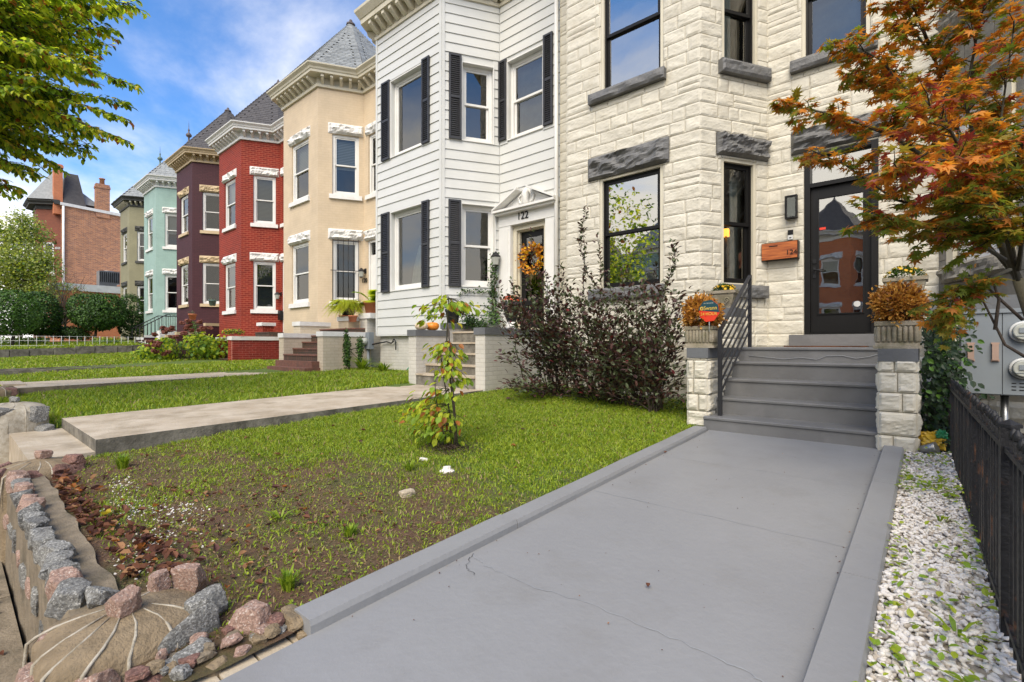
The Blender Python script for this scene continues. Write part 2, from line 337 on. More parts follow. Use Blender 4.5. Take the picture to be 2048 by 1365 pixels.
# ------------------------------------------------------------------ many alike pieces: nearest ones as objects, the rest joined
def joined(name, parent, variants, xf, kind='stuff'):
    """variants: list of (verts Nx3, faces, material); xf: list of (variant, loc, R 3x3, scale3)"""
    V, FL, FS, MI, SM = [], [], [], [], []; nv = 0; mats = []
    off = np.array(origin(parent)) if parent else np.zeros(3)
    for k, (bv, bf, mt, smooth) in enumerate(variants):
        L = [x for x in xf if x[0] == k]
        if mt not in mats: mats.append(mt)
        if not L: continue
        bv = np.asarray(bv, dtype=np.float64); n = len(L)
        loc = np.array([tuple(x[1]) for x in L]); R = np.array([x[2] for x in L]).reshape(n, 3, 3)
        sc = np.array([x[3] if isinstance(x[3], (tuple, list)) else (x[3],)*3 for x in L])
        vv = np.einsum('nij,nvj->nvi', R, bv[None]*sc[:, None, :])+loc[:, None, :]-off
        V.append(vv.reshape(-1, 3))
        fl = np.concatenate([np.array(f) for f in bf]); fs = np.array([len(f) for f in bf])
        FL.append((fl[None]+(np.arange(n)*len(bv))[:, None]+nv).ravel()); FS.append(np.tile(fs, n))
        MI.append(np.full(n*len(bf), mats.index(mt))); SM.append(np.full(n*len(bf), smooth)); nv += n*len(bv)
    if not V: return None
    V = np.concatenate(V); FL = np.concatenate(FL); FS = np.concatenate(FS)
    me = bpy.data.meshes.new(name); me.vertices.add(len(V)); me.vertices.foreach_set('co', V.astype(np.float32).ravel())
    me.loops.add(len(FL)); me.loops.foreach_set('vertex_index', FL.astype(np.int32))
    me.polygons.add(len(FS)); st = np.concatenate([[0], np.cumsum(FS)[:-1]])
    me.polygons.foreach_set('loop_start', st.astype(np.int32)); me.polygons.foreach_set('loop_total', FS.astype(np.int32))
    for m in mats: me.materials.append(m)
    me.polygons.foreach_set('material_index', np.concatenate(MI).astype(np.int32)); me.polygons.foreach_set('use_smooth', np.concatenate(SM))
    me.update(calc_edges=True)
    o = bpy.data.objects.new(name, me); COL.objects.link(o)
    if parent: o.parent = parent
    if kind: o['kind'] = kind
    return o
def rotm(rng, tilt=.6, n=None):
    """rotation whose local z leans about 'n' (default up) by up to tilt"""
    n = Vector(n) if n is not None else Vector((0, 0, 1))
    v = (n.normalized()+Vector((rng.gauss(0, tilt), rng.gauss(0, tilt), rng.gauss(0, tilt)))).normalized()
    a = v.orthogonal().normalized(); b = v.cross(a); t = rng.uniform(0, 2*PI)
    x = a*math.cos(t)+b*math.sin(t); y = v.cross(x)
    return [x.x, y.x, v.x, x.y, y.y, v.y, x.z, y.z, v.z]
def frame_from(x, z):      # local x along x, local z near z
    x = Vector(x).normalized(); z = Vector(z); y = z.cross(x)
    if y.length < 1e-5: y = x.orthogonal()
    y.normalize(); z = x.cross(y)
    return [x.x, y.x, z.x, x.y, y.y, z.y, x.z, y.z, z.z]
IDR = [1, 0, 0, 0, 1, 0, 0, 0, 1]
def inview(p):
    x = p[0]*math.cos(YAW)+p[1]*math.sin(YAW); d = -p[0]*math.sin(YAW)+p[1]*math.cos(YAW)
    return d > .2 and abs(x/d) < 1.07 and -.71 < p[2]/d < .73
def pieces(name, parent, variants, xf, nparts=300, rest='foliage'):
    vis = sorted([x for x in xf if inview(x[1])], key=lambda x: x[1][0]**2+x[1][1]**2+x[1][2]**2)[:nparts]
    ids = set(id(x) for x in vis); meshes = {}
    for x in vis:
        k = x[0]
        if k not in meshes:
            me = bpy.data.meshes.new(name); me.from_pydata([tuple(v) for v in variants[k][0]], [], [tuple(f) for f in variants[k][1]])
            me.materials.append(variants[k][2]); me.polygons.foreach_set('use_smooth', [variants[k][3]]*len(me.polygons)); me.update(); meshes[k] = me
        o = bpy.data.objects.new(name, meshes[k]); COL.objects.link(o); o.parent = parent
        r = x[2]; Rm = Matrix(((r[0], r[1], r[2]), (r[3], r[4], r[5]), (r[6], r[7], r[8])))
        o.rotation_euler = Rm.to_euler(); o.location = Vector(x[1])-origin(parent)
        o.scale = x[3] if isinstance(x[3], (tuple, list)) else (x[3],)*3
    rem = [x for x in xf if id(x) not in ids]
    if rem: joined(rest, parent, variants, rem)
# ------------------------------------------------------------------ stone blocks
def rock_block(mb, F, s0, s1, z0, z1, base, bulge, seed, m=0, cell=.035, margin=.02, back=.05):
    w, h = s1-s0, z1-z0
    nx = max(3, min(26, int(w/cell))); nz = max(3, min(12, int(h/cell)))
    vs = []; q = seed*7.13
    for j in range(nz+1):
        for i in range(nx+1):
            a, b = w*i/nx, h*j/nz
            e = min(a, w-a, b, h-b); r = max(0, min(1, e/max(margin, 1e-4)))
            x = F.A.x+F.u.x*(s0+a); y = F.A.y+F.u.y*(s0+a)
            p = Vector(((s0+a)*4+q, (z0+b)*10+.6*a, q*.7))
            n0 = noise.noise(p); st = math.floor(n0*5)/5*.45+n0*.25      # ledges left by the chisel
            d = st+abs(noise.noise(p*2.3))*.45+noise.noise(p*6)*.16
            d = max(0.02, .48+d)
            vs.append(F.p(s0+a, base+r**.5*bulge*d, z0+b))
    k = len(vs); fs = []
    for j in range(nz):
        for i in range(nx): fs.append((j*(nx+1)+i, j*(nx+1)+i+1, (j+1)*(nx+1)+i+1, (j+1)*(nx+1)+i))
    # skirt
    rim = [i for i in range(nx+1)]+[(j)*(nx+1)+nx for j in range(1, nz+1)]+[nz*(nx+1)+i for i in range(nx-1, -1, -1)]+[j*(nx+1) for j in range(nz-1, 0, -1)]
    for i in rim:
        v = vs[i]; vs.append(v-F.n*(back))
    n = len(rim)
    for i in range(n): fs.append((rim[i], k+i, k+(i+1) % n, rim[(i+1) % n]))
    mb.add(vs, fs, m, False)
def ico(sub):
    t = (1+5**.5)/2
    v = [Vector(p).normalized() for p in ((-1, t, 0), (1, t, 0), (-1, -t, 0), (1, -t, 0), (0, -1, t), (0, 1, t), (0, -1, -t), (0, 1, -t), (t, 0, -1), (t, 0, 1), (-t, 0, -1), (-t, 0, 1))]
    f = [(0, 11, 5), (0, 5, 1), (0, 1, 7), (0, 7, 10), (0, 10, 11), (1, 5, 9), (5, 11, 4), (11, 10, 2), (10, 7, 6), (7, 1, 8), (3, 9, 4), (3, 4, 2), (3, 2, 6), (3, 6, 8), (3, 8, 9), (4, 9, 5), (2, 4, 11), (6, 2, 10), (8, 6, 7), (9, 8, 1)]
    for _ in range(sub):
        c = {}; nf = []
        def mid(a, b):
            k = (min(a, b), max(a, b))
            if k not in c: c[k] = len(v); v.append((v[a]+v[b]).normalized())
            return c[k]
        for a, b, d in f:
            x, y, z = mid(a, b), mid(b, d), mid(d, a); nf += [(a, x, z), (b, y, x), (d, z, y), (x, y, z)]
        f = nf
    return v, f
ICO = {i: ico(i) for i in range(4)}
def rockv(seed, size, sub=2, cuts=9, rough=.05, rot=None):
    """angular stone: a sphere cut by random planes"""
    r = random.Random(seed); pl = []
    for ax in ((1, 0, 0), (-1, 0, 0), (0, 1, 0), (0, -1, 0), (0, 0, 1), (0, 0, -1)):
        pl.append(((Vector(ax)+Vector((r.gauss(0, .16), r.gauss(0, .16), r.gauss(0, .16)))).normalized(), r.uniform(.66, .82)))
    for i in range(cuts-3):
        n = Vector((r.gauss(0, 1), r.gauss(0, 1), r.gauss(0, 1))).normalized(); pl.append((n, r.uniform(.62, .95)))
    vs = []
    for d in ICO[sub][0]:
        t = 1.15
        for n, k in pl:
            q = d.dot(n)
            if q > 1e-3: t = min(t, k/q)
        t *= 1+rough*(noise.noise(d*3.1+Vector((seed, 0, 0)))*1.6+noise.noise(d*8+Vector((seed, 4, 0)))*1.1)
        vs.append(Vector((d.x*t*size[0], d.y*t*size[1], d.z*t*size[2])))
    return vs, ICO[sub][1]
def rock(name, parent, c, size, seed, m, rotz=0, sub=2, rough=.05, tilt=0, label=None, mb=None):
    vs, fs = rockv(seed, size, sub, rough=rough); R = Matrix.Rotation(rotz, 3, 'Z') @ Matrix.Rotation(tilt, 3, 'X')
    vs = [R @ v+Vector(c) for v in vs]
    if mb is not None: return mb.add(vs, fs, m)
    return MB().add(vs, fs).build(name, m, parent, label=label)
# ------------------------------------------------------------------ walls, windows, cornices
def wall_panel(root, F, s0, s1, z0, z1, holes, m, rev=.14, name='wall', mb=None, n=0):
    b = mb or MB()
    ss = sorted(set([s0, s1]+[h[0] for h in holes]+[h[1] for h in holes])); zs = sorted(set([z0, z1]+[h[2] for h in holes]+[h[3] for h in holes]))
    for i in range(len(ss)-1):
        for j in range(len(zs)-1):
            a, c, d, e = ss[i], ss[i+1], zs[j], zs[j+1]; ms, mz = (a+c)/2, (d+e)/2
            if any(h[0] < ms < h[1] and h[2] < mz < h[3] for h in holes): continue
            b.add([F.p(a, n, d), F.p(c, n, d), F.p(c, n, e), F.p(a, n, e)], [(0, 1, 2, 3)])
    for h in holes:
        a, c, d, e = h
        for p, q in (((a, d), (a, e)), ((a, e), (c, e)), ((c, e), (c, d)), ((c, d), (a, d))):
            b.add([F.p(p[0], n, p[1]), F.p(q[0], n, q[1]), F.p(q[0], n-rev, q[1]), F.p(p[0], n-rev, p[1])], [(0, 1, 2, 3)])
    if mb is None: return b.build(name, m, root)
def room(parent, F, s0, s1, z0, z1, n, m, depth=1.1):
    b = MB(); e = .25; A = [(s0-e, n, z0-e*.2), (s1+e, n, z0-e*.2), (s1+e, n, z1+e), (s0-e, n, z1+e)]
    f = [F.p(*a) for a in A]; k = [F.p(a[0], n-depth, a[2]) for a in A]
    b.add(f+k, [(4, 5, 6, 7), (0, 4, 7, 3), (1, 2, 6, 5), (3, 7, 6, 2), (0, 1, 5, 4)])
    return b.build('interior', m, parent)
def window(root, F, s0, s1, z0, z1, fm, fw=.08, rec=.05, sash=.042, meet=True, cover=None, cm=None, glass=None, sm=None, inside=None, name='window', bars=False):
    sm = sm or fm; glass = glass or M['glassl']
    b = MB(); b.ring(F, s0+.002, s1-.002, z0+.002, z1-.002, fw, -rec-.10, -rec, 0); w = b.build(name, fm, root)
    a, c, d, e = s0+fw, s1-fw, z0+fw, z1-fw; md = (d+e)/2
    if meet:
        x = MB(); x.ring(F, a, c, md-.02, e, sash, -rec-.055, -rec-.02); x.build('sash', sm, w)
        x = MB(); x.ring(F, a, c, d, md+.025, sash, -rec-.092, -rec-.058, wb=sash*1.4); x.build('sash', sm, w)
        MB().add([F.p(a+sash, -rec-.04, md+.02), F.p(c-sash, -rec-.04, md+.02), F.p(c-sash, -rec-.04, e-sash), F.p(a+sash, -rec-.04, e-sash)], [(0, 1, 2, 3)]).build('pane', glass, w)
        MB().add([F.p(a+sash, -rec-.075, d+sash), F.p(c-sash, -rec-.075, d+sash), F.p(c-sash, -rec-.075, md-.01), F.p(a+sash, -rec-.075, md-.01)], [(0, 1, 2, 3)]).build('pane', glass, w)
    else:
        x = MB(); x.ring(F, a, c, d, e, sash, -rec-.07, -rec-.02); x.build('sash', sm, w)
        MB().add([F.p(a+sash, -rec-.045, d+sash), F.p(c-sash, -rec-.045, d+sash), F.p(c-sash, -rec-.045, e-sash), F.p(a+sash, -rec-.045, e-sash)], [(0, 1, 2, 3)]).build('pane', glass, w)
    if cover:
        lo = e-(e-d)*cover
        MB().add([F.p(a-.02, -rec-.17, lo), F.p(c+.02, -rec-.17, lo), F.p(c+.02, -rec-.17, e), F.p(a-.02, -rec-.17, e)], [(0, 1, 2, 3)]).build('blind', cm or M['blind'], w)
    room(w, F, s0, s1, z0, z1, -rec-.12, inside or M['dark'])
    return w
def offs(pts, d):      # outward offset of a facade polyline, mitred
    P = [Vector((p[0], p[1])) for p in pts]; out = []
    for i, p in enumerate(P):
        ns = []
        if i > 0: u = (P[i]-P[i-1]).normalized(); ns.append(Vector((u.y, -u.x)))
        if i < len(P)-1: u = (P[i+1]-P[i]).normalized(); ns.append(Vector((u.y, -u.x)))
        if len(ns) == 1: out.append(p+ns[0]*d)
        else:
            n = (ns[0]+ns[1]).normalized(); out.append(p+n*d/max(.3, n.dot(ns[0])))
    return out
def sweep(pts, prof, mb=None, m=0):
    mb = mb or MB(); rows = [[(q.x, q.y, z) for q in offs(pts, d)] for d, z in prof]; n = len(pts)
    vs = [v for r in rows for v in r]
    fs = [(i*n+j, i*n+j+1, (i+1)*n+j+1, (i+1)*n+j) for i in range(len(prof)-1) for j in range(n-1)]
    fs.append(tuple(i*n for i in range(len(prof)))); fs.append(tuple(i*n+n-1 for i in range(len(prof)))[::-1])
    mb.add(vs, fs, m); return mb
def bracket_mesh(m, d=.27, h=.20, w=.085):
    pr = [(0, 0), (.04, -.03), (d*.45, .02), (d*.8, h*.42), (d, h*.62), (d, h), (0, h)]
    b = MB(); n = len(pr); vs = [(x, -a, z) for x in (-w/2, w/2) for a, z in pr]
    fs = [tuple(range(n)), tuple(range(2*n-1, n-1, -1))]+[(i, i+n, (i+1) % n+n, (i+1) % n) for i in range(n)]
    b.add(vs, fs); return b.mesh('bracket', m)
def cornice(root, pts, z, m, proj=.45, h=.5, br=True, bm=None, sp=.285, facets=None):
    k = h/.5; q = proj/.45
    prof = [(-.05, -.03), (.06*q, -.03), (.07*q, .05*k), (.03, .06*k), (.03, .26*k), (.33*q, .27*k), (.34*q, .345*k), (.36*q, .35*k), (.38*q, .40*k), (.45*q, .465*k), (.455*q, .50*k), (.1, .53*k)]
    sweep([p for p in pts], [(d, z+a) for d, a in prof]).build('cornice', m, root)
    if br:
        me = bracket_mesh(bm or m, .25*q, .19*k, .085*q)
        for i in range(len(pts)-1):
            F = Fr(pts[i], pts[i+1])
            if facets and i not in facets: continue
            n = max(1, int(round(F.L/sp))); o0 = F.L/n
            for j in range(n):
                p = F.p(o0*(j+.5), .03, z+.075*k); put(me, 'bracket', root, p, (0, 0, F.ang))
SLV = (np.array([(-.5, 0, 0), (.5, 0, 0), (.5, 1, 0), (-.5, 1, 0), (-.5, 0, .012), (.5, 0, .012), (.5, 1, .001), (-.5, 1, .001)]), [(0, 3, 2, 1), (4, 5, 6, 7), (0, 1, 5, 4), (1, 2, 6, 5), (3, 0, 4, 7), (2, 3, 7, 6)])
def turret(root, pts, z, apex, m, rows=24, wid=.2, nparts=0, d=.4, cap='lead', back=10.9):
    o = offs(pts, d); base = [(p.x, p.y, z) for p in o]
    base = base+[(o[-1].x-.1, back, z), (o[0].x+.1, back, z)]
    core = MB(); n = len(base); core.add(base+[apex], [(i, (i+1) % n, n) for i in range(n)]); core.build('roof', M['slated'] if m is M['slated'] else M['slate'], root)
    xf = []; ap = Vector(apex); hips = MB(); r = random.Random(3)
    for i in range(len(base)-1):
        A, B = Vector(base[i]), Vector(base[i+1]); mid = (A+B)/2
        xd = (B-A).normalized(); up = (ap-mid); up -= xd*up.dot(xd); nrm = xd.cross(up).normalized(); L = up.length; up.normalize(); e = L/rows
        for j in range(rows-1):
            t0 = j/rows; a = A+(ap-A)*t0; b = B+(ap-B)*t0; span = (b-a).length; c = max(1, int(round(span/wid)))
            y = up+nrm*.02; R = frame_from(xd, nrm)
            for k in range(c):
                f = (k+.5+(0.25 if j % 2 else -.25)*(1 if 0 < k < c-1 else 0))/c
                p = a+(b-a)*f+nrm*(.006+r.uniform(0, .004)+.01)
                xf.append((0, p, R, (span/c*.97, e*1.15, 1)))
        if i: hips.tube([A+nrm*.01, ap], .022, 5)
    pieces('slate', root, [(SLV[0], SLV[1], m, False)], xf, nparts, 'slates')
    hips.build('hip_ridge', M['slated'], root)
    return ap
def text(root, F, s, n, z, txt, size, m, name='house_number', ext=.008, w=None, parent_rot=None):
    cu = bpy.data.curves.new('tmp', 'FONT'); cu.body = txt; cu.size = size; cu.extrude = ext; cu.align_x = 'CENTER'; cu.align_y = 'CENTER'
    o = bpy.data.objects.new('tmp', cu); COL.objects.link(o); bpy.context.view_layer.update()
    dg = bpy.context.evaluated_depsgraph_get(); me = bpy.data.meshes.new_from_object(o.evaluated_get(dg)); bpy.data.objects.remove(o); bpy.data.curves.remove(cu)
    me.materials.clear(); me.materials.append(m)
    b = bpy.data.objects.new(name, me); COL.objects.link(b); b.parent = root
    b.location = F.p(s, n, z)-origin(root)
    b.rotation_euler = (PI/2, 0, F.ang)
    if w: b.scale = (w, 1, 1)
    return b
# ================================================================== generic painted row house
def row_house(name, label, xl, x2, x3, xr, zb, z1w, z2w, ztop, brf, bra, trim, lint, apex, roofm, covers, Yf=7.4, Yw=8.55, slates=0, rows=22, detail=True, fin=None, hood=True, doorm=None, corm=None, bm=None, group='row houses along the street', back=17):
    root = thing(name, label, 'row house', (x2, Yf, zb), group)
    P = [(xl, Yw), (x2-.69, Yw), (x2, Yf), (x3, Yf), (x3+.69, Yw), (xr, Yw)]
    FF = [Fr(P[i], P[i+1]) for i in range(5)]
    wide = FF[2].L; a = wide/2-.57; dw = FF[4].L
    win = {1: [(.25, 1.0, *z1w), (.25, 1.0, *z2w)], 2: [(a, a+1.14, *z1w), (a, a+1.14, *z2w)], 3: [(.41, 1.20, *z1w), (.41, 1.20, *z2w)],
           4: [(.22, 1.18, z1w[0]-.95, z1w[1]-.02), (.25, 1.12, *z2w)]}
    for i, F in enumerate(FF):
        wall_panel(root, F, 0, F.L, zb-.6, ztop+.2, win.get(i, []), bra if i in (3, 4) else brf)
    k = 0
    for i in (1, 2, 3, 4):
        F = FF[i]
        for j, h in enumerate(win[i]):
            if i == 4 and j == 0:
                b = MB(); b.ring(F, h[0]+.002, h[1]-.002, h[2]+.002, h[3]-.002, .07, -.14, -.03); dfr = b.build('door_frame', trim, root)
                MB().fb(F, h[0]+.07, h[1]-.07, -.13, -.08, h[2]+.03, h[3]-.45).build('door', doorm or trim, root)
                MB().add([F.p(h[0]+.07, -.1, h[3]-.4), F.p(h[1]-.07, -.1, h[3]-.4), F.p(h[1]-.07, -.1, h[3]-.07), F.p(h[0]+.07, -.1, h[3]-.07)], [(0, 1, 2, 3)]).build('transom_pane', M['glassl'], root)
                room(dfr, F, h[0], h[1], h[2], h[3], -.15, M['dark'])
            else:
                cv = covers[k % len(covers)]; k += 1
                window(root, F, *h, trim, cover=cv[0] or None, cm=M[cv[1]] if cv[0] else None)
                MB().fb(F, h[0]-.09, h[1]+.09, -.13, .07, h[2]-.14, h[2]-.002, taper=.01).build('sill', lint, root)
            b = MB(); rock_block(b, F, h[0]-.12, h[1]+.12, h[3]+.004, h[3]+.33, .012, .11, k*3.3+i+x2, cell=.05, margin=.03); b.build('lintel', lint, root)
    cornice(root, P, ztop, corm or trim, bm=bm, facets=(1, 2, 3, 4), br=True)
    turret(root, P[1:5], ztop+.5, apex, roofm, rows=rows, nparts=slates)
    b = MB(); b.add([(P[0][0], Yw, ztop+.48), (P[5][0], Yw, ztop+.48), (P[5][0], back, ztop+.3), (P[0][0], back, ztop+.3)], [(0, 1, 2, 3)]); b.build('flat_roof', M['slated'], root)
    b = MB(); b.box(P[0][0]+.01, P[5][0]-.01, Yw+1.9, back, zb-.6, ztop+.28); b.build('rear_wall', bra, root)
    if fin:
        b = MB(); ap = Vector(apex)
        if fin == 'cap':
            b.lathe(ap, [(.17, -.38), (.13, -.1), (.16, -.08), (.15, -.03), (.07, .02), (.05, .1), (.0, .14)], 8, smooth=False); b.build('roof_cap', M['lead'], root)
        elif fin == 'cone':
            b.lathe(ap, [(.26, -.5), (.02, .12), (0, .13)], 8, smooth=False); b.build('roof_cap', M['lead'], root)
        else:
            b.lathe(ap, [(.30, -.45), (.16, -.1), (.05, .12), (.045, .3), (.14, .38), (.16, .45), (.12, .53), (.04, .6), (.035, .7), (.06, .75), (.02, .82), (0, 1.35)], 10); b.build('finial', M['copper' if fin == 'copper' else 'lead'], root)
    return root, P, FF, win
H = {}
H[120], P120, F120, W120 = row_house('row_house', 'tan painted brick row house with slate turret next to the white siding house', -17.3, -16.47, -14.15, -11.72, -.72, (1.35, 3.27), (4.66, 6.53), 7.92, M['bricktan'], M['bricktan'], M['white'], M['lintw'], (-15.3, 9.2, 11.25), M['slate'],
    [(0, ''), (.5, 'blind'), (0, ''), (.45, 'blind'), (0, ''), (.55, 'blind'), (0, ''), (0, '')], slates=300, rows=34, fin='cap', corm=M['cream'])
H[118], P118, F118, W118 = row_house('row_house', 'bright red brick row house with white trim and dark shingled turret', -23.1, -22.38, -20.06, -17.3, -.66, (1.38, 3.27), (4.73, 6.6), 7.95, M['brickred'], M['brickred'], M['white'], M['lintw'], (-21.2, 9.3, 11.3), M['slated'],
    [(0, ''), (.5, 'blind'), (.9, 'blindk'), (.5, 'blind'), (1, 'blindk'), (1, 'blindd')], rows=26, fin='cone', corm=M['white'])
H[116], P116, F116, W116 = row_house('row_house', 'dark maroon row house with tan window trim and tan cornice', -28.95, -28.1, -25.78, -23.1, -.35, (1.93, 3.83), (5.33, 7.12), 8.5, M['brickmar'], M['brickmar'], M['white'], M['ltan'], (-27.0, 9.33, 11.95), M['slated'],
    [(0, ''), (0, ''), (.5, 'blindd'), (0, ''), (.0, ''), (0, '')], rows=24, fin='cap', corm=M['ltan'])
H[114], P114, F114, W114 = row_house('row_house', 'pale mint green row house with white cornice and copper finial', -34.9, -34.15, -31.75, -28.95, -.2, (1.92, 3.84), (5.37, 7.19), 8.6, M['brickmint'], M['brickmint'], M['white'], M['lintw'], (-33, 9.3, 11.9), M['slate'],
    [(0, ''), (.6, 'blind'), (.4, 'blindd'), (1, 'blind')], rows=18, fin='lead', corm=M['white'])
H[112], P112, F112, W112 = row_house('row_house', 'olive row house with black trim and dark cornice at the end of the row', -40.9, -39.95, -37.6, -34.9, -.15, (1.92, 3.7), (5.26, 7.1), 8.65, M['brickolive'], M['brickolive'], M['white'], M['ldark'], (-38.9, 9.3, 12.0), M['slate'],
    [(0, ''), (.6, 'blindd')], rows=16, fin='copper', corm=M['ldark'], bm=M['cream'])
# security bars on the ground-floor angled window of the tan house
F, h = F120[3], W120[3][0]; b = MB()
for k in range(6): s = h[0]+.02+(h[1]-h[0]-.04)*k/5; b.tube([F.p(s, .05, h[2]-.04), F.p(s, .05, h[3]+.02)], .009, 5)
for z in (h[2]+.02, h[2]+.95, h[3]-.05): b.fb(F, h[0]-.05, h[1]+.05, .045, .055, z, z+.02)
b.build('security_bars', M['iron'], H[120])
text(H[120], F120[4], .02+.06, .03, 2.02, '120', .2, M['black'])
# wall lamps
def sconce(root, F, s, n, z, m, k=1):
    b = MB(); b.fb(F, s-.05*k, s+.05*k, n, n+.02, z-.07*k, z+.07*k); b.tube([F.p(s, n+.02, z), F.p(s, n+.10*k, z+.05*k), F.p(s, n+.14*k, z+.03*k)], .012*k, 5)
    c = F.p(s, n+.14*k, z-.2*k); b.lathe(c, [(.03*k, 0), (.05*k, .02*k), (.085*k, .17*k), (.10*k, .18*k), (.04*k, .25*k), (.0, .28*k)], 6, smooth=False)
    o = b.build('wall_lamp', m, root)
    g = MB(); g.lathe(c, [(.052*k, .025*k), (.084*k, .165*k)], 6, smooth=False); g.build('lamp_glass', M['curtain'], o); return o
sconce(H[120], F120[4], .10, 0, 2.32, M['iron'], 1.1)
sconce(H[118], F118[4], .14, 0, 2.0, M['iron'], 1.1)
MB().fb(F118[4], .06, .28, .0, .1, .98, 1.35).build('mailbox', M['black'], H[118])
# ================================================================== white siding house (122)
zb = -.78; root = H[122] = thing('row_house', 'white clapboard row house with black louvred shutters and a pedimented door', 'row house', (-11.02, 7.4, zb), 'row houses along the street')
P122 = [(-11.74, 8.58), (-11.71, 8.58), (-11.02, 7.4), (-8.445, 7.4), (-7.735, 8.58), (-5.95, 8.58)]
G = [Fr(P122[i], P122[i+1]) for i in range(5)]
G[0] = None
wh = {2: [(.63, 1.87, 1.40, 3.37), (.63, 1.87, 4.80, 6.70)], 3: [(.455, 1.25, 1.39, 3.28), (.465, 1.21, 4.78, 6.56)],
      4: [(.395, 1.395, .30, 2.76), (.27, 1.30, 4.82, 6.62)], 1: [(.3, 1.0, 1.39, 3.28), (.3, 1.0, 4.78, 6.56)]}
ZT = 8.05
for i in (1, 2, 3, 4):
    F = G[i]; wall_panel(root, F, 0, F.L, .25, ZT+.3, wh[i], M['siding'], rev=.17)
cb = MB(); co = [(-11.74, 8.62), (-11.66, 8.6), (-10.96, 7.46), (-8.5, 7.46), (-7.8, 8.62), (-5.95, 8.62)]
for i in range(5):
    F = Fr(co[i], co[i+1]); hl = [(1.62, 2.36, -.52, .13)] if i == 2 else []
    wall_panel(root, F, 0, F.L, zb-.4, .26, hl, M['brickwhite'], name='foundation_wall')
F = Fr(co[2], co[3]); b = MB(); b.fb(F, 0, F.L, -.02, .10, .235, .262); b.build('drip_edge', M['siding'], root)
w = MB(); 
for k in range(6): w.tube([F.p(1.66+.66*k/5, -.02, -.53), F.p(1.66+.66*k/5, -.02, .14)], .011, 5)
for z in (-.40, -.06): w.fb(F, 1.62, 2.36, -.035, -.005, z, z+.025)
bw = w.build('basement_window_grille', M['white'], root); room(bw, F, 1.62, 2.36, -.52, .13, -.14, M['dim'], .3)
# clapboards, each board its own piece
pitch = .2235
for i in (1, 2, 3, 4):
    F = G[i]; r = 0; z = .268; e0 = .05 if i in (2,) else .03; e1 = F.L-(.07 if i == 2 else .02)
    if i == 3: e0 = .05
    if i == 4: e1 = F.L-.02
    while z < ZT+.05:
        iv = [(e0, e1)]; top = z+pitch
        blk = [(h[0]-.005, h[1]+.005, h[2]-.02, h[3]+.02) for h in wh[i]]
        if i == 4: blk.append((.02, 1.72, .0, 3.02)); blk.append((.2, 1.6, 2.9, 3.40))
        for h in blk:
            if top > h[2]+.03 and z < h[3]-.03:
                iv = [q for a, c in iv for q in ((a, min(c, h[0])), (max(a, h[1]), c)) if q[1]-q[0] > .03]
        for a, c in iv:
            b = MB(); b.fb(F, a, c, -.0, .026, z, z+pitch+.004, taper=.020); b.build('siding_board', M['siding'], root)
        z += pitch
# corner posts
b = MB(); F = G[2]; b.fb(F, F.L-.075, F.L+.012, 0, .034, .25, ZT+.05); F = G[3]; b.fb(F, -.01, .055, 0, .034, .25, ZT+.05); b.build('corner_board', M['siding'], root)
b = MB(); b.fb(G[2], -.02, .05, 0, .034, .25, ZT+.05); b.build('corner_board', M['siding'], root)
# frames and glass
win122 = []
for i, j, cv, cm, meet in ((2, 0, 0, None, False), (2, 1, 0, None, False), (3, 0, 0, None, True), (3, 1, 0, None, True), (4, 1, .95, M['greycurtain'], True), (1, 0, 0, None, True), (1, 1, 0, None, True)):
    win122.append(window(root, G[i], *wh[i][j], M['white'], fw=.075, rec=.10, sash=.05, meet=meet, cover=cv, cm=cm, glass=M['glass']))
# flat casing boards round the openings
for i in (1, 2, 3, 4):
    for j, h in enumerate(wh[i]):
        if i == 4 and j == 0: continue
        b = MB(); F = G[i]; b.ring(F, h[0]-.02, h[1]+.02, h[2]-.035, h[3]+.02, .022, -.02, .036); b.build('casing', M['white'], root)
def curtain(par, F, s0, s1, z0, z1, n, m, waves=7, amp=.03, top=None):
    b = MB(); N = waves*6; top = top or (s0, s1)
    vs = []
    for j, (z, q0, q1) in enumerate(((z0, s0, s1), ((z0+z1)/2, s0+(top[0]-s0)*.35, s1+(top[1]-s1)*.35), (z1, top[0], top[1]))):
        for i in range(N+1): vs.append(F.p(q0+(q1-q0)*i/N, n+amp*math.sin(i/6*2*PI), z))
    b.add(vs, [(j*(N+1)+i, j*(N+1)+i+1, (j+1)*(N+1)+i+1, (j+1)*(N+1)+i) for j in range(2) for i in range(N)], smooth=True)
    return b.build('curtain', m, par)
curtain(win122[0], G[2], 1.0, 1.75, 1.45, 2.5, -.34, M['curtain'], 5, .03, (1.35, 1.45))
curtain(win122[3], G[3], .52, .62, 4.85, 5.9, -.3, M['curtain'], 3, .02, (.5, .54))
# blade shutters
def shutter(root, F, s0, s1, z0, z1, cols=1):
    b = MB(); w = .045; b.ring(F, s0, s1, z0, z1, w, .03, .068); b.fb(F, s0+w, s1-w, .03, .062, (z0+z1)/2-.03, (z0+z1)/2+.03)
    o = b.build('shutter', M['shutter'], root); l = MB(); n = int((z1-z0-2*w)/.046)
    for k in range(n):
        z = z0+w+(z1-z0-2*w)*(k+.1)/n
        l.add([F.p(s0+w, .058, z), F.p(s1-w, .058, z), F.p(s1-w, .036, z+.040), F.p(s0+w, .036, z+.040), F.p(s0+w, .030, z), F.p(s1-w, .030, z)], [(0, 1, 2, 3), (4, 5, 1, 0)])
    l.build('louvres', M['shutter'], o, kind='stuff')
shutter(root, G[2], .25, .60, 1.36, 3.40); shutter(root, G[2], 1.90, 2.16, 1.37, 3.41)
shutter(root, G[2], .26, .61, 4.76, 6.77); shutter(root, G[2], 1.90, 2.17, 4.77, 6.78)
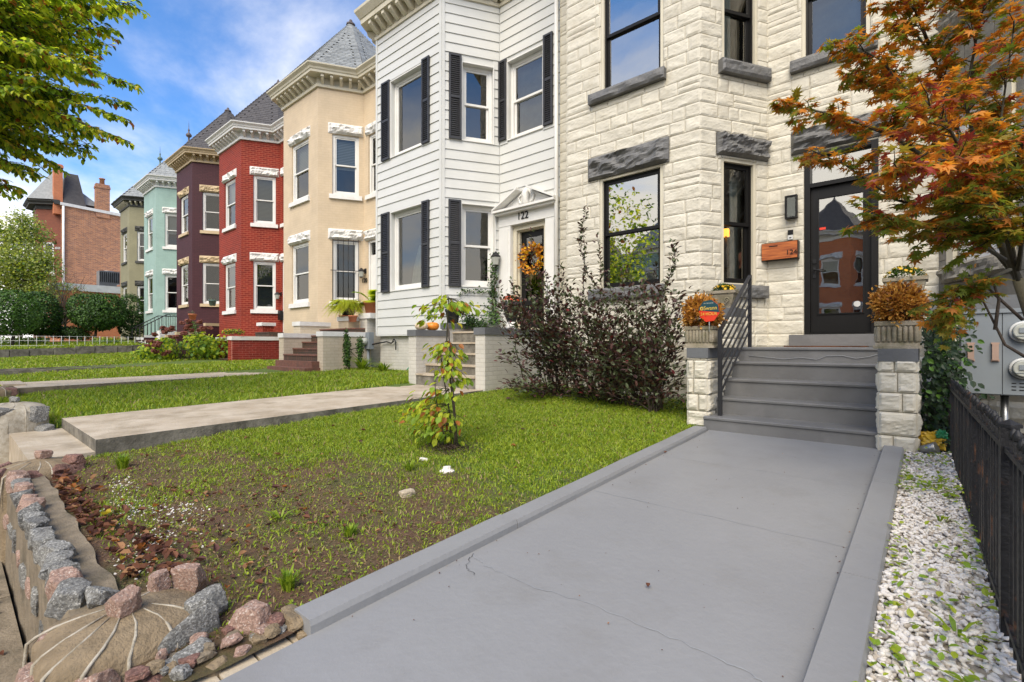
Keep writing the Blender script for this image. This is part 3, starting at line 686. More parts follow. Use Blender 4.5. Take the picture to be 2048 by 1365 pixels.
shutter(root, G[3], .135, .43, 1.355, 3.35); shutter(root, G[3], .145, .44, 4.75, 6.71)
shutter(root, G[4], -.03+.04, .25, 4.83, 6.71); shutter(root, G[4], 1.33, 1.58, 4.81, 6.79)
# cornice
prof = [(0, -.03), (.05, -.03), (.06, .04), (.03, .05), (.03, .30), (.36, .31), (.37, .42), (.39, .43), (.50, .58), (.51, .64), (.1, .68)]
sweep(P122[1:], [(d, ZT+a) for d, a in prof]).build('cornice', M['cream'], root)
me = bracket_mesh(M['cream'], .30, .23, .10)
for i in (1, 2, 3, 4):
    F = G[i]; n = int(round(F.L/.29))
    for j in range(n): put(me, 'bracket', root, F.p(F.L/n*(j+.5), .03, ZT+.075), (0, 0, F.ang))
MB().add([(-11.74, 8.5, ZT+.6), (-5.95, 8.5, ZT+.6), (-5.95, 17, ZT+.4), (-11.74, 17, ZT+.4)], [(0, 1, 2, 3)]).build('flat_roof', M['slated'], root)
MB().box(-11.73, -5.96, 10.6, 17, zb, ZT+.38).build('rear_wall', M['brickwhite'], root)
# door surround with broken pediment
F = G[4]; b = MB()
b.fb(F, .03, .395, 0, .07, .30, 2.78); b.fb(F, 1.395, 1.70, 0, .07, .30, 2.78)
b.fb(F, .10, .33, .07, .085, .40, 2.70); b.fb(F, 1.46, 1.64, .07, .085, .40, 2.70)
b.fb(F, .03, 1.70, 0, .08, 2.775, 3.08); b.build('door_surround', M['white'], root)
b = MB(); b.fb(F, -.03, 1.76, 0, .26, 3.08, 3.13); b.fb(F, .0, 1.73, 0, .20, 3.03, 3.08)
for sgn in (0, 1):
    a, c = ((-.03, .72), (1.76, 1.0))[sgn]; top = 3.50
    vs = [F.p(a, 0, 3.13), F.p(a, .26, 3.13), F.p(c, .26, top), F.p(c, 0, top), F.p(a, 0, 3.17), F.p(a, .26, 3.17), F.p(c, .26, top+.045), F.p(c, 0, top+.045)]
    b.add(vs, MB.BOXF)
b.add([F.p(.05, .05, 3.13), F.p(1.68, .05, 3.13), F.p(.87, .05, 3.55)], [(0, 1, 2)])
b.lathe(F.p(.87, .09, 3.15), [(.03, 0), (.10, .06), (.07, .16), (.11, .25), (.04, .38), (0, .40)], 8)
for q in (-1, 1): b.tube([F.p(.87+q*.05, .08, 3.2), F.p(.87+q*.18, .08, 3.24), F.p(.87+q*.22, .08, 3.36), F.p(.87+q*.14, .08, 3.42)], [.02, .03, .025, .01], 6)
b.build('pediment', M['white'], root)
text(root, F, .78, .09, 2.93, '122', .235, M['black'], w=.95)
b = MB(); b.ring(F, .40, 1.39, .30, 2.755, .10, -.16, -.03); b.ring(F, .48, 1.31, .30, 2.68, .05, -.20, -.10); dfm = b.build('door_frame', M['cream'], root)
b = MB(); b.ring(F, .53, 1.26, .33, 2.62, .13, -.21, -.17, wb=.75); b.ring(F, .70, 1.09, .47, .95, .03, -.18, -.155); dr = b.build('door', M['black'], root)
MB().add([F.p(.66, -.19, 1.05), F.p(1.13, -.19, 1.05), F.p(1.13, -.19, 2.5), F.p(.66, -.19, 2.5)], [(0, 1, 2, 3)]).build('door_pane', M['glass'], dr)
room(dfm, F, .5, 1.3, .3, 2.7, -.23, M['dark'])
sconce(root, F, -.06+.12, .03, 2.1, M['iron'], 1.25)
b = MB(); b.tube([(-5.99, 8.44, zb-.1), (-5.99, 8.44, ZT+.4)], .045, 8); b.build('downspout', M['white'], root)
# electricity meter on the side of 122
mt = thing('electricity_meter', 'grey electricity meter box with conduit on the corner of the white house foundation', 'meter box', (-11.05, 7.3, -.7))
b = MB(); b.box(-11.30, -11.02, 7.16, 7.30, -.10, .34); b.build('box', M['metalgrey'], mt)
b = MB(); b.tube([(-11.19, 7.24, -.1), (-11.19, 7.24, -.55), (-11.13, 7.22, -.74)], .042, 8); b.build('conduit', M['metalgrey'], mt)
b = MB(); b.tube([(-11.17, 7.17, .10), (-11.17, 7.03, .09)], [.10, .085], 14); b.build('glass_dial', M['curtain'], mt)
b = MB(); b.tube([(-11.03, 7.25, .02), (-10.85, 7.38, .06), (-10.6, 7.4, .09), (-10.4, 7.4, .05), (-10.3, 7.4, .10)], .018, 6); b.tube([(-10.35, 7.4, .10), (-10.25, 7.38, .16), (-10.18, 7.38, .08), (-10.18, 7.38, -.12)], .015, 6); b.build('cable', M['iron'], mt)
# ================================================================== cream stone house (124)
zb = -1.0; root = H[124] = thing('row_house', 'cream painted rough-stone row house with black windows and charcoal lintels', 'row house', (-5.0, 7.4, zb), 'row houses along the street')
P124 = [(-5.95, 8.52), (-5.66, 8.52), (-5.01, 7.4), (-2.61, 7.4), (-1.94, 8.52), (.12, 8.52)]
K = [Fr(P124[i], P124[i+1]) for i in range(5)]
kh = {1: [], 2: [(.685, 1.825, .97, 2.885), (.71, 1.83, 4.37, 6.35), (.69, 1.80, -.78, .12)], 3: [(.40, 1.07, .95, 2.88), (.41, 1.10, 4.26, 6.2)],
      4: [(.51, 1.417, .165, 2.90), (.48, 1.325, 4.35, 6.3)]}
lint = {2: [(.46, 1.93, 2.885, 3.28, 1), (.50, 1.88, 4.20, 4.37, 0), (.50, 1.86, .78, .97, 0)], 3: [(.30, 1.295, 2.92, 3.25, 1), (.34, 1.29, 4.16, 4.36, 0), (.34, 1.24, .74, .93, 0)],
        4: [(.34, 1.75, 2.93, 3.29, 1), (.335, 1.41, 4.18, 4.35, 0)]}
for i, F in enumerate(K): wall_panel(root, F, 0, F.L, zb-.2, 8.7, kh.get(i, []), M['stone'], rev=.16)
stones = []; rg = random.Random(11)
for i, F in enumerate(K):
    blk = list(kh.get(i, []))+[l[:4] for l in lint.get(i, [])]
    z = -1.06; row = 0
    while z < 8.6:
        zt = z+.206; s = 0 if i != 3 else -.01
        end = F.L+(.015 if i == 2 else 0)
        while s < end-.01:
            w = rg.choice((.2, .24, .3, .34, .42, .5, .6, .68)); 
            if end-s-w < .14: w = end-s
            # pieces left when openings are cut out
            R = [(s, s+w, z, zt)]
            for h in blk:
                nr = []
                for a, c, d, e in R:
                    if c <= h[0] or a >= h[1] or e <= h[2] or d >= h[3]: nr.append((a, c, d, e)); continue
                    if a < h[0]: nr.append((a, h[0], d, e))
                    if c > h[1]: nr.append((h[1], c, d, e))
                    m0, m1 = max(a, h[0]), min(c, h[1])
                    if d < h[2]: nr.append((m0, m1, d, h[2]))
                    if e > h[3]: nr.append((m0, m1, h[3], e))
                R = nr
            for a, c, d, e in R:
                if c-a < .035 or e-d < .03: continue
                if rg.random() < .13 and e-d > .18 and c-a > .25:
                    q = d+(e-d)*rg.uniform(.35, .6); q2 = rg.random() < .4
                    stones.append((i, a, c, d, q)); stones.append((i, a, c, q, e))
                else: stones.append((i, a, c, d, e))
            s += w
        z = zt; row += 1
vis = []
for k, (i, a, c, d, e) in enumerate(stones):
    p = K[i].p((a+c)/2, 0, (d+e)/2); vis.append((not inview(p), p.length/(((c-a)*(e-d))**.5*3+.6), k))
vis.sort(); big = set(k for v, l, k in vis[:300] if not v); rest = MB()
for k, (i, a, c, d, e) in enumerate(stones):
    ii = inview(K[i].p((a+c)/2, 0, (d+e)/2))
    b = MB() if k in big else rest
    rock_block(b, K[i], a+.005, c-.005, d+.006, e-.004, .010, .014, k*1.37, cell=.022 if k in big else (.035 if ii else .1), margin=.012)
    if k in big: b.build('stone', M['stone'], root)
rest.build('stonework', M['stone'], root, kind='stuff')
for i in lint:
    for k, (a, c, d, e, rough) in enumerate(lint[i]):
        b = MB(); F = K[i]
        if rough: rock_block(b, F, a, c, d, e, .03, .11, 50+i*3+k, cell=.028, margin=.02)
        else: rock_block(b, F, a, c, d, e, .10, .035, 70+i*3+k, cell=.035, margin=.03, back=.2)
        b.build('lintel' if rough else 'sill', M['lintel'], root)
win124 = {}
for i in (2, 3, 4):
    for j, h in enumerate(kh[i]):
        if i == 4 and j == 0: continue
        F = K[i]
        b = MB(); b.ring(F, h[0]+.003, h[1]-.003, h[2]+.003, h[3]-.003, .045, -.13, -.0, wb=.012, wt=.04); o = b.build('casing', M['cream'], root)
        win124[i, j] = window(root, F, h[0]+.045, h[1]-.045, h[2]+.01, h[3]-.04, M['black'], fw=.025, rec=.045, sash=.05, meet=(j < 2), glass=M['glassd'] if i == 2 else M['glass'], inside=M['dark' if j else 'dim'], cover=(.97 if (i, j) == (4, 1) else 0), cm=M['greycurtain'])
curtain(win124[3, 0], K[3], .86, 1.22, .95, 2.85, -.33, M['curtain'], 4, .025)
curtain(win124[3, 1], K[3], .72, .85, 4.3, 6.1, -.30, M['curtain'], 3, .025); curtain(win124[3, 1], K[3], .50, .70, 4.3, 6.1, -.32, M['greycurtain'], 3, .02)
curtain(win124[2, 0], K[2], .80, .86, 1.0, 2.8, -.33, M['curtain'], 2, .02)
# door, transom and black frame
F = K[4]; h = kh[4][0]
b = MB(); b.ring(F, h[0]+.004, h[1]-.004, h[2], h[3]-.004, .075, -.15, .015, wb=.02, wt=.05); b.fb(F, h[0]+.075, h[1]-.075, -.14, -.0, 2.385, 2.445); fr_ = b.build('door_frame', M['black'], root)
MB().add([F.p(h[0]+.075, -.09, 2.445), F.p(h[1]-.075, -.09, 2.445), F.p(h[1]-.075, -.09, 2.84), F.p(h[0]+.075, -.09, 2.84)], [(0, 1, 2, 3)]).build('transom_pane', M['glassd'], fr_)
b = MB(); b.ring(F, .59, 1.338, .19, 2.38, .095, -.12, -.06, wb=.28, wt=.165); b.ring(F, .675, 1.253, .46, 2.225, .018, -.06, -.045); dr = b.build('door', M['black'], root)
MB().add([F.p(.69, -.075, .475), F.p(1.24, -.075, .475), F.p(1.24, -.075, 2.21), F.p(.69, -.075, 2.21)], [(0, 1, 2, 3)]).build('door_pane', M['glassd'], dr)
b = MB(); b.fb(F, .615, .66, -.06, -.045, 1.24, 1.30); b.fb(F, .62, .655, -.06, -.045, 1.02, 1.18); b.tube([F.p(.638, -.045, 1.13), F.p(.638, .01, 1.13), F.p(.77, .015, 1.13)], .011, 6); b.build('door_handle', M['iron'], dr)
b = MB(); b.tube([F.p(1.165, -.073, .60), F.p(1.165, -.071, .60)], .042, 18); b.build('round_sticker', M['metalwhite'], dr)
MB().fb(F, .70, .78, -.073, -.071, 1.74, 1.775).build('red_sticker', M['signred'], dr)
room(fr_, F, .6, 1.35, .2, 2.9, -.16, M['dark'])
MB().fb(F, .335, 1.46, -.05, .16, -.02, .158).build('door_sill', M['steppaint'], root)
# lamp, bell and wooden mailbox by the door
lp = thing('wall_lantern', 'black rectangular wall lantern beside the black glazed door', 'wall light', F.p(.345, .02, 1.95))
b = MB(); b.ring(F, .27, .435, 1.945, 2.295, .022, .03, .12); b.fb(F, .28, .425, .025, .04, 1.95, 2.29); b.build('case', M['black'], lp)
MB().fb(F, .292, .413, .085, .10, 1.967, 2.273).build('glass', M['glassl'], lp)
bl = thing('doorbell', 'small black and white doorbell above the wooden mailbox', 'doorbell', F.p(.335, .03, 1.63))
b = MB(); b.fb(F, .30, .37, .03, .06, 1.70, 1.775); b.build('camera_cap', M['black'], bl)
b = MB(); b.fb(F, .30, .37, .03, .057, 1.63, 1.70); bb = b.build('body', M['metalwhite'], bl); MB().lathe(F.p(.335, .058, 1.66), [(.016, 0), (.016, .004)], 12).build('button', M['steel'], bb)
m, t, bs, o_ = nt('varnished_wood'); g = t.nodes.new('ShaderNodeNewGeometry').outputs['Position']
mpn = t.nodes.new('ShaderNodeMapping'); mpn.inputs['Scale'].default_value = (3, 3, 34); t.links.new(g, mpn.inputs[0])
t.links.new(mixn(t, rampn(t, noisen(t, mpn.outputs[0], 1.4, 5, .6), .35, .65), (.50, .15, .035), (.22, .05, .014)), bs.inputs['Base Color']); bs.inputs['Roughness'].default_value = .35; M['wood'] = m
mb_ = thing('mailbox', 'varnished wooden mailbox numbered 124 beside the door', 'mailbox', F.p(.2, .05, 1.325))
MB().fb(F, -.05+.0, .455, .02, .14, 1.325, 1.595, taper=.0).build('case', M['black'], mb_)
MB().fb(F, -.045, .445, .14, .155, 1.332, 1.588).build('wooden_front', M['wood'], mb_)
MB().fb(F, .06, .18, .155, .158, 1.53, 1.545).build('mail_slot', M['black'], mb_)
text(mb_, F, .37, .158, 1.415, '124', .105, M['black'], name='number', ext=.004)
# lit table lamp seen inside the angled window
F = K[3]; tl = thing('table_lamp', 'lit table lamp with an orange shade inside the narrow window', 'lamp', F.p(.47, -.75, 1.2))
lc = at(1452, 473, 8.0); b = MB(); b.lathe(lc, [(.085, 0), (.045, .12)], 18); m, t, bs, o_ = nt('lit_shade'); bs.inputs['Base Color'].default_value = (.8, .3, .05, 1); bs.inputs['Emission Color'].default_value = (1, .36, .05, 1); bs.inputs['Emission Strength'].default_value = 1.6; b.build('lamp_shade', m, tl)
b = MB(); b.lathe(lc-Vector((0, 0, .5)), [(.08, 0), (.03, .03), (.05, .2), (.03, .35), (.012, .52)], 12); b.build('base', M['lead'], tl)
# upper cornice of the stone house, above the picture
sweep(P124[1:], [(d, 8.2+a) for d, a in prof]).build('cornice', M['cream'], root)
MB().box(-5.94, .11, 10.6, 17, zb, 8.6).build('rear_wall', M['brickwhite'], root)
MB().add([(-5.94, 8.5, 8.8), (.11, 8.5, 8.8), (.11, 17, 8.6), (-5.94, 17, 8.6)], [(0, 1, 2, 3)]).build('flat_roof', M['slated'], root)
# ================================================================== grey sandstone house (126) at the right edge
root = H[126] = thing('row_house', 'grey sandstone row house half hidden behind the red maple', 'row house', (.8, 7.4, -.95), 'row houses along the street')
P126 = [(.12, 8.52), (.80, 7.4), (3.2, 7.4), (3.9, 8.55), (6.2, 8.55)]
Q = [Fr(P126[i], P126[i+1]) for i in range(4)]
qh = {0: [(.32, 1.06, 1.03, 2.9), (.32, 1.06, 4.2, 6.1)], 1: [(.6, 1.8, 1.0, 2.9), (.6, 1.8, 4.2, 6.1)]}
for i, F in enumerate(Q): wall_panel(root, F, 0, F.L, -1.1, 8.7, qh.get(i, []), M['greystone'], rev=.15)
rg = random.Random(5)
for i in (0, 1):
    F = Q[i]; z = -1.0
    while z < 8.5:
        zt = z+.30; s = 0
        while s < F.L-.01:
            w = rg.choice((.45, .55, .7)); 
            if F.L-s-w < .25: w = F.L-s
            R = [(s, s+w, z, zt)]
            for hh in qh[i]:
                h = (hh[0]-.13, hh[1]+.13, hh[2]-.24, hh[3]+.3); nr = []
                for a, c, d, e in R:
                    if c <= h[0] or a >= h[1] or e <= h[2] or d >= h[3]: nr.append((a, c, d, e)); continue
                    if a < h[0]: nr.append((a, h[0], d, e))
                    if c > h[1]: nr.append((h[1], c, d, e))
                    m0, m1 = max(a, h[0]), min(c, h[1])
                    if d < h[2]: nr.append((m0, m1, d, h[2]))
                    if e > h[3]: nr.append((m0, m1, h[3], e))
                R = nr
            for a, c, d, e in R:
                if c-a > .04 and e-d > .04:
                    b = MB(); rock_block(b, F, a+.005, c-.005, d+.005, e-.005, .012, .008, z*9+s, cell=.09, margin=.02); b.build('stone_block', M['greystone'], root)
            s += w
        z = zt
    for h in qh[i]:
        window(root, F, *h, M['white'], fw=.09, rec=.02, glass=M['glass'])
        b = MB(); b.fb(F, h[0]-.12, h[0]-.004, -.02, .05, h[2], h[3]+.02); b.fb(F, h[1]+.004, h[1]+.12, -.02, .05, h[2], h[3]+.02); b.build('casing', M['cream'], root)
        b = MB(); rock_block(b, F, h[0]-.2, h[1]+.16, h[2]-.235, h[2]-.006, .06, .10, 33+h[2], margin=.03, back=.2); b.build('sill', M['greystone'], root)
        b = MB(); rock_block(b, F, h[0]-.16, h[1]+.16, h[3]+.02, h[3]+.3, .03, .06, 35+h[2], margin=.03); b.build('lintel', M['greystone'], root)
sweep(P126, [(d, 8.2+a) for d, a in prof]).build('cornice', M['cream'], root)
MB().box(.14, 6.2, 10.6, 17, -1, 8.6).build('rear_wall', M['brickwhite'], root)
# ================================================================== ground
# boundaries: terrain height under the yards
XS = [-300, -36, -29.05, -28.95, -19.6, -17.7, -13.6, -11.8, -7.7, -5.6, -1.96, -.15, .3, 40]
ZS = [.0, -.02, -.22, -.56, -.70, -.76, -.83, -.86, -.95, -1.0, -1.13, -1.10, -1.08, -1.0]
def gz(x, y):
    z = float(np.interp(x, XS, ZS)); return z+.041*(min(max(y, 0), 7.5)-.9)
def relief(x, y):
    return .018*noise.noise(Vector((x*1.7, y*1.7, 0)))+.012*noise.noise(Vector((x*6, y*6, 3)))
# one sheet out to the horizon
g = MB(); g.add([(-900, -900, -1.74), (900, -900, -1.74), (900, 900, -1.74), (-900, 900, -1.74)], [(0, 1, 2, 3)]).build('ground', M['asphalt'], kind='structure')
g = MB(); g.box(-300, 60, -16, -2.6, -1.9, -1.725); g.build('road', M['asphalt'], kind='structure')
g = MB()
x = -60
while x < 12:
    g.box(x+.006, x+1.494, -2.4, .27, -1.9, -1.62); x += 1.5
g.build('sidewalk', M['cement'], kind='structure')
g = MB(); g.box(-300, 60, -2.55, -2.41, -1.9, -1.60); g.build('kerb', M['conc'], kind='structure')
# lawn soil material: grass green, bare earth patches
m, t, b, o = nt('lawn_soil'); ps = t.nodes.new('ShaderNodeNewGeometry').outputs['Position']
sp = t.nodes.new('ShaderNodeSeparateXYZ'); t.links.new(ps, sp.inputs[0])
grn = mixn(t, rampn(t, noisen(t, ps, 14, 5, .6), .35, .7), (.07, .11, .014), (.12, .17, .02))
ear = mixn(t, rampn(t, noisen(t, ps, 22, 7, .7), .35, .7), (.105, .055, .028), (.17, .10, .055))
mos = mixn(t, rampn(t, noisen(t, ps, 35, 5, .7), .4, .65), (.10, .085, .028), (.13, .10, .04))
ear = mixn(t, rampn(t, noisen(t, ps, 2.4, 6, .7), .45, .6), ear, mos)
bare = rampn(t, mathn(t, 'ADD', mathn(t, 'MULTIPLY', noisen(t, ps, 1.1, 6, .65), 1.5), mathn(t, 'MULTIPLY', mathn(t, 'SUBTRACT', sp.outputs['Y'], 2.4), -.35)), .52, .88)
nearx = rampn(t, mathn(t, 'ADD', mathn(t, 'MULTIPLY', sp.outputs['X'], .2), 2.2), .9, 1.05)
c = mixn(t, mathn(t, 'MULTIPLY', bare, nearx), grn, ear)
t.links.new(c, b.inputs['Base Color']); b.inputs['Roughness'].default_value = .95; bumpn(t, b, noisen(t, ps, 55, 8, .75), 1, .02); M['lawn'] = m
def grid(x0, x1, y0, y1, nx, ny, zf, name, mat, skirt=None):
    xs = np.linspace(x0, x1, nx+1); ys = np.linspace(y0, y1, ny+1); vs = [(x, y, zf(x, y)) for y in ys for x in xs]
    fs = [(j*(nx+1)+i, j*(nx+1)+i+1, (j+1)*(nx+1)+i+1, (j+1)*(nx+1)+i) for j in range(ny) for i in range(nx)]
    q = MB(); q.add(vs, fs, 0, True); return q.build(name, mat, kind='structure')
grid(-5.95, -1.9, .42, 7.6, 100, 180, lambda x, y: gz(x, y)+relief(x, y)-(.5 if x < -5.66 and y < .9 else 0), 'lawn', M['lawn'])
grid(-28.95, -5.95, .40, 8.8, 230, 60, lambda x, y: gz(x, y)+relief(x, y)*.7-(.5 if (-7.72 < x or -13.65 < x < -11.78) and y < .9 else 0), 'lawn', M['lawn'])
grid(-90, -28.95, .40, 30, 90, 30, lambda x, y: gz(x, y), 'lawn', M['lawn'])
grid(-.20, 12, .42, 9.2, 80, 70, lambda x, y: gz(x, y)-.035+relief(x, y)*.5, 'planting_bed', M['soil'])
M['gravelbed'] = pm('gravel_fines', (.40, .35, .28), (.24, .20, .15), vs=30, rough=.9, bump=1, bs=90)
grid(-.152, .25, 1.0, 5.5, 10, 60, lambda x, y: gz(x, y)-.022, 'gravel_bed', M['gravelbed'])
# grey painted walkway of the stone house, with its raised kerbs
zw = lambda y: -1.175+.0425*y
def crackline(pts, w, name, parent, m, zf):
    q = MB(); N = []
    r = random.Random(len(pts)); 
    for k in range(len(pts)-1):
        for j in range(8):
            f = j/8; N.append((pts[k][0]+(pts[k+1][0]-pts[k][0])*f+r.uniform(-.011, .011), pts[k][1]+(pts[k+1][1]-pts[k][1])*f+r.uniform(-.008, .008)))
    N.append(pts[-1]); vs = []
    for i, p in enumerate(N):
        a = N[max(0, i-1)]; c = N[min(len(N)-1, i+1)]; d = Vector((c[0]-a[0], c[1]-a[1])).normalized(); ww = w*r.uniform(.3, 1.2)
        vs += [(p[0]-d.y*ww, p[1]+d.x*ww, zf(p[1])), (p[0]+d.y*ww, p[1]-d.x*ww, zf(p[1]))]
    q.add(vs, [(2*i, 2*i+1, 2*i+3, 2*i+2) for i in range(len(N)-1)]); return q.build(name, m, parent, kind='structure')
def slab(x0, x1, y0, y1, zf, th, ny=24, wob=.0):
    q = MB(); vs = []
    for j in range(ny+1):
        y = y0+(y1-y0)*j/ny; z = zf(y)
        for x in (x0, x1): vs += [(x, y, z), (x, y, z-th)]
    fs = []
    for j in range(ny):
        a = 4*j; c = a+4; fs += [(a, a+2, c+2, c), (a, c, c+1, a+1), (a+2, a+3, c+3, c+2)]
    fs += [(0, 1, 3, 2), (4*ny, 4*ny+2, 4*ny+3, 4*ny+1)]
    q.add(vs, fs); return q
wk = slab(-1.84, -.30, .45, 5.52, zw, .5).build('walkway', M['greypaint'], kind='structure')
# expansion joints and the crack (dark recess lines, patched white along the old crack)
M['crack'] = pm('crack_dark', (.05, .05, .05), (.09, .09, .09), rough=.9); M['crackw'] = pm('crack_pale_filler', (.34, .35, .35), (.28, .29, .30), rough=.8)
def P2(px, py, z=-1.09): x, y = ray(px); tt = z*970/(691-py); return (x*tt, y*tt)
crackline([P2(945, 1108), P2(975, 1130), P2(1060, 1168), P2(1180, 1205), P2(1290, 1250), P2(1400, 1295), P2(1500, 1342), P2(1560, 1380)], .0022, 'crack', wk, M['crackw'], lambda y: zw(y)+.003)
crackline([P2(948, 1106), P2(930, 1128), P2(948, 1145)], .0022, 'crack', wk, M['crack'], lambda y: zw(y)+.004)
for yy in (3.03, 4.2): crackline([(-1.82, yy), (-1.0, yy+.005), (-.31, yy-.005)], .0022, 'joint', wk, M['crackw'], lambda y: zw(y)+.003)
def kerbstrip(xi, xo, y0, y1, h, name):
    q = MB(); n = 60; vs = []; r = .012
    sg = 1 if xo < xi else -1
    for j in range(n+1):
        y = y0+(y1-y0)*j/n; w = .004*noise.noise(Vector((y*2.2, xi, 0))); z = zw(y)+h+w
        for x, zz in ((xi, zw(y)-.02), (xi+w, z-.022), (xi-sg*r*.8, z), (xo+sg*r, z), (xo, z-.025), (xo, z-.4)): vs.append((x, y, zz))
    fs = [(j*6+i, j*6+i+1, (j+1)*6+i+1, (j+1)*6+i) if sg < 0 else (j*6+i, (j+1)*6+i, (j+1)*6+i+1, j*6+i+1) for j in range(n) for i in range(5)]
    fs += [tuple(range(6)), tuple(n*6+i for i in range(5, -1, -1))]
    q.add(vs, fs, 0, False); return q.build(name, M['greypaint'], kind='structure')
k1 = kerbstrip(-1.835, -1.985, .93, 2.19, .055, 'walkway_kerb'); k2 = kerbstrip(-1.835, -1.98, 2.196, 5.42, .05, 'walkway_kerb')
for a, c in ((.45, 2.6), (2.604, 4.18), (4.184, 5.46)): kerbstrip(-.302, -.152, a, c, .055, 'walkway_kerb')
MB().box(-1.83, -.16, .0, .47, -1.9, -1.40).build('walkway_step', M['greypaint'], kind='structure')
# neighbour walks
def nwalk(x0, x1, y0, y1, z0, z1, th, mt, ms):
    zf = lambda y: z0+(z1-z0)*(y-y0)/(y1-y0)
    q = slab(x0, x1, y0, y1, zf, th, 30)
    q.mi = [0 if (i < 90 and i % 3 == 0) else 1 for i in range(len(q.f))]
    o = q.build('path', [mt, ms], kind='structure'); return zf
nwalk(-7.68, -5.70, .88, 5.95, -.853, -.757, .45, M['conc'], M['concside'])
MB().box(-7.66, -5.72, .45, .9, -1.5, -.965).build('path_step', M['conc'], kind='structure')
MB().box(-7.66, -5.72, .2, .47, -1.9, -1.32).build('path_step', M['conc'], kind='structure')
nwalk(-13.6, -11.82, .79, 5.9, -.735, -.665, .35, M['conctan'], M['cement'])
MB().box(-13.6, -11.82, .3, .8, -1.6, -.92).build('path_step', M['conc'], kind='structure')
for x in (-17.75, -19.05):
    q = slab(x-.14, x, .5, 6.3, lambda y: -.665+.02*y*.8, .5, 14); q.build('path_kerb', M['concside'], kind='structure')
nwalk(-19.1, -17.8, .5, 6.3, -.72, -.63, .3, M['conc'], M['concside'])
# stone edging of the raised yard further along, laid stone by stone
ed = thing('retaining_edge', 'low grey stone edging at the raised lawn far down the row', 'edging', (-28.95, 3, -.6))
y = .45; k = 0
while y < 7.2:
    w = rnd.uniform(.55, 1.0); q = MB(); F = Fr((-28.93, y+w-.02), (-28.93, y)); 
    F = Fr((-28.93, y), (-28.93, y+w-.02)); q.fb(F, 0, w-.02, -.3, .03+rnd.uniform(0, .04), gz(-28.8, y)-.1, gz(-29.2, y)+.03+rnd.uniform(-.02, .02)); q.build('stone', M['concside'], ed); y += w
# ================================================================== stoops
def stoop(name, label, xl, xr, y0, tops, tread, zg, sm, wm, cm, wl=.23, lt=None, rt=None, back=8.4, risem=None, bottom_wide=0, cheekl=True, cheekr=True, label2=None):
    root = thing(name, label, 'front steps', ((xl+xr)/2, y0, zg))
    z = zg-.3; y = y0
    for i, zt in enumerate(tops):
        last = i == len(tops)-1; ye = back if last else y+tread+.05
        wd = bottom_wide if i == 0 else 0
        q = MB(); q.box(xl-wd+.002, xr-.002, y, ye, z-.02, zt-.035); q.box(xl-wd+.002, xr-.002, y-.02, ye, zt-.035+.001, zt, 1); q.build('landing' if last else 'step', [risem or sm, sm], root)
        z = zt-.05; y += tread
    for on, x0, x1, hs in ((cheekl, xl-wl, xl, lt), (cheekr, xr, xr+wl, rt)):
        if not on: continue
        for (ya, yb, zt) in hs:
            q = MB(); q.box(x0, x1, ya, yb, zg-.3, zt-.12); q.build('cheek_wall', wm, root)
            q = MB(); q.box(x0-.02, x1+.02, ya-.025, yb+(.02 if (ya, yb, zt) == hs[-1] else -.003), zt-.12, zt); q.build('cap', cm, root)
    return root
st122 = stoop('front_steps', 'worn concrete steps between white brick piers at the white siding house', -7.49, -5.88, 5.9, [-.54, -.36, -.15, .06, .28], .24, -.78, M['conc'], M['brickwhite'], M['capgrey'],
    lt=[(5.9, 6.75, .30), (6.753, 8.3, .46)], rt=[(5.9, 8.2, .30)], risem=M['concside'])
st120 = stoop('front_steps', 'worn brick steps with cream painted side walls at the tan house', -13.35, -11.50, 6.0, [-.24, -.08, .10, .28, .46], .26, -.70, M['redtread'], M['brickcream'], M['lintw'], wl=.28,
    lt=[(6.0, 7.9, .33), (7.2, 8.5, .9)][:1], rt=[(6.0, 7.35, .34)], risem=M['brickstep'])
q = MB(); q.box(-13.45, -11.35, 5.60, 6.0, -1, -.555); q.build('step', M['redtread'], st120)
q = MB(); q.box(-13.4, -11.40, 5.80, 6.02, -1, -.40); q.build('step', M['redtread'], st120)
q = MB(); q.box(-14.05, -13.63, 6.6, 7.5, -1, .56); q.build('side_pier', M['brickcream'], st120); q = MB(); q.box(-14.08, -13.6, 6.57, 7.52, .56, .68); q.build('cap', M['lintw'], st120)
q = MB(); q.box(-12.35, -11.85, 7.05, 7.4, .2, .66); q.build('upper_pier', M['bricktan'], st120); q = MB(); q.box(-12.38, -11.82, 7.02, 7.43, .66, .78); q.build('cap', M['lintw'], st120)
q = MB(); q.box(-11.75, -11.42, 7.35, 8.5, -1, .72); q.build('porch_wall', M['brickwhite'], st120); q = MB(); q.box(-11.78, -11.22, 7.32, 8.5, .72, .86); q.build('cap', M['lintw'], st120)
st118 = stoop('front_steps', 'brick steps with bright red brick side walls at the red house', -19.15, -17.95, 6.25, [-.46, -.28, -.1, .1, .3, .48], .26, -.68, M['brickstep'], M['brickred'], M['lintw'], wl=.27,
    lt=[(6.3, 8.3, .28)], rt=[(6.2, 8.3, .30)], risem=M['brickstep'])
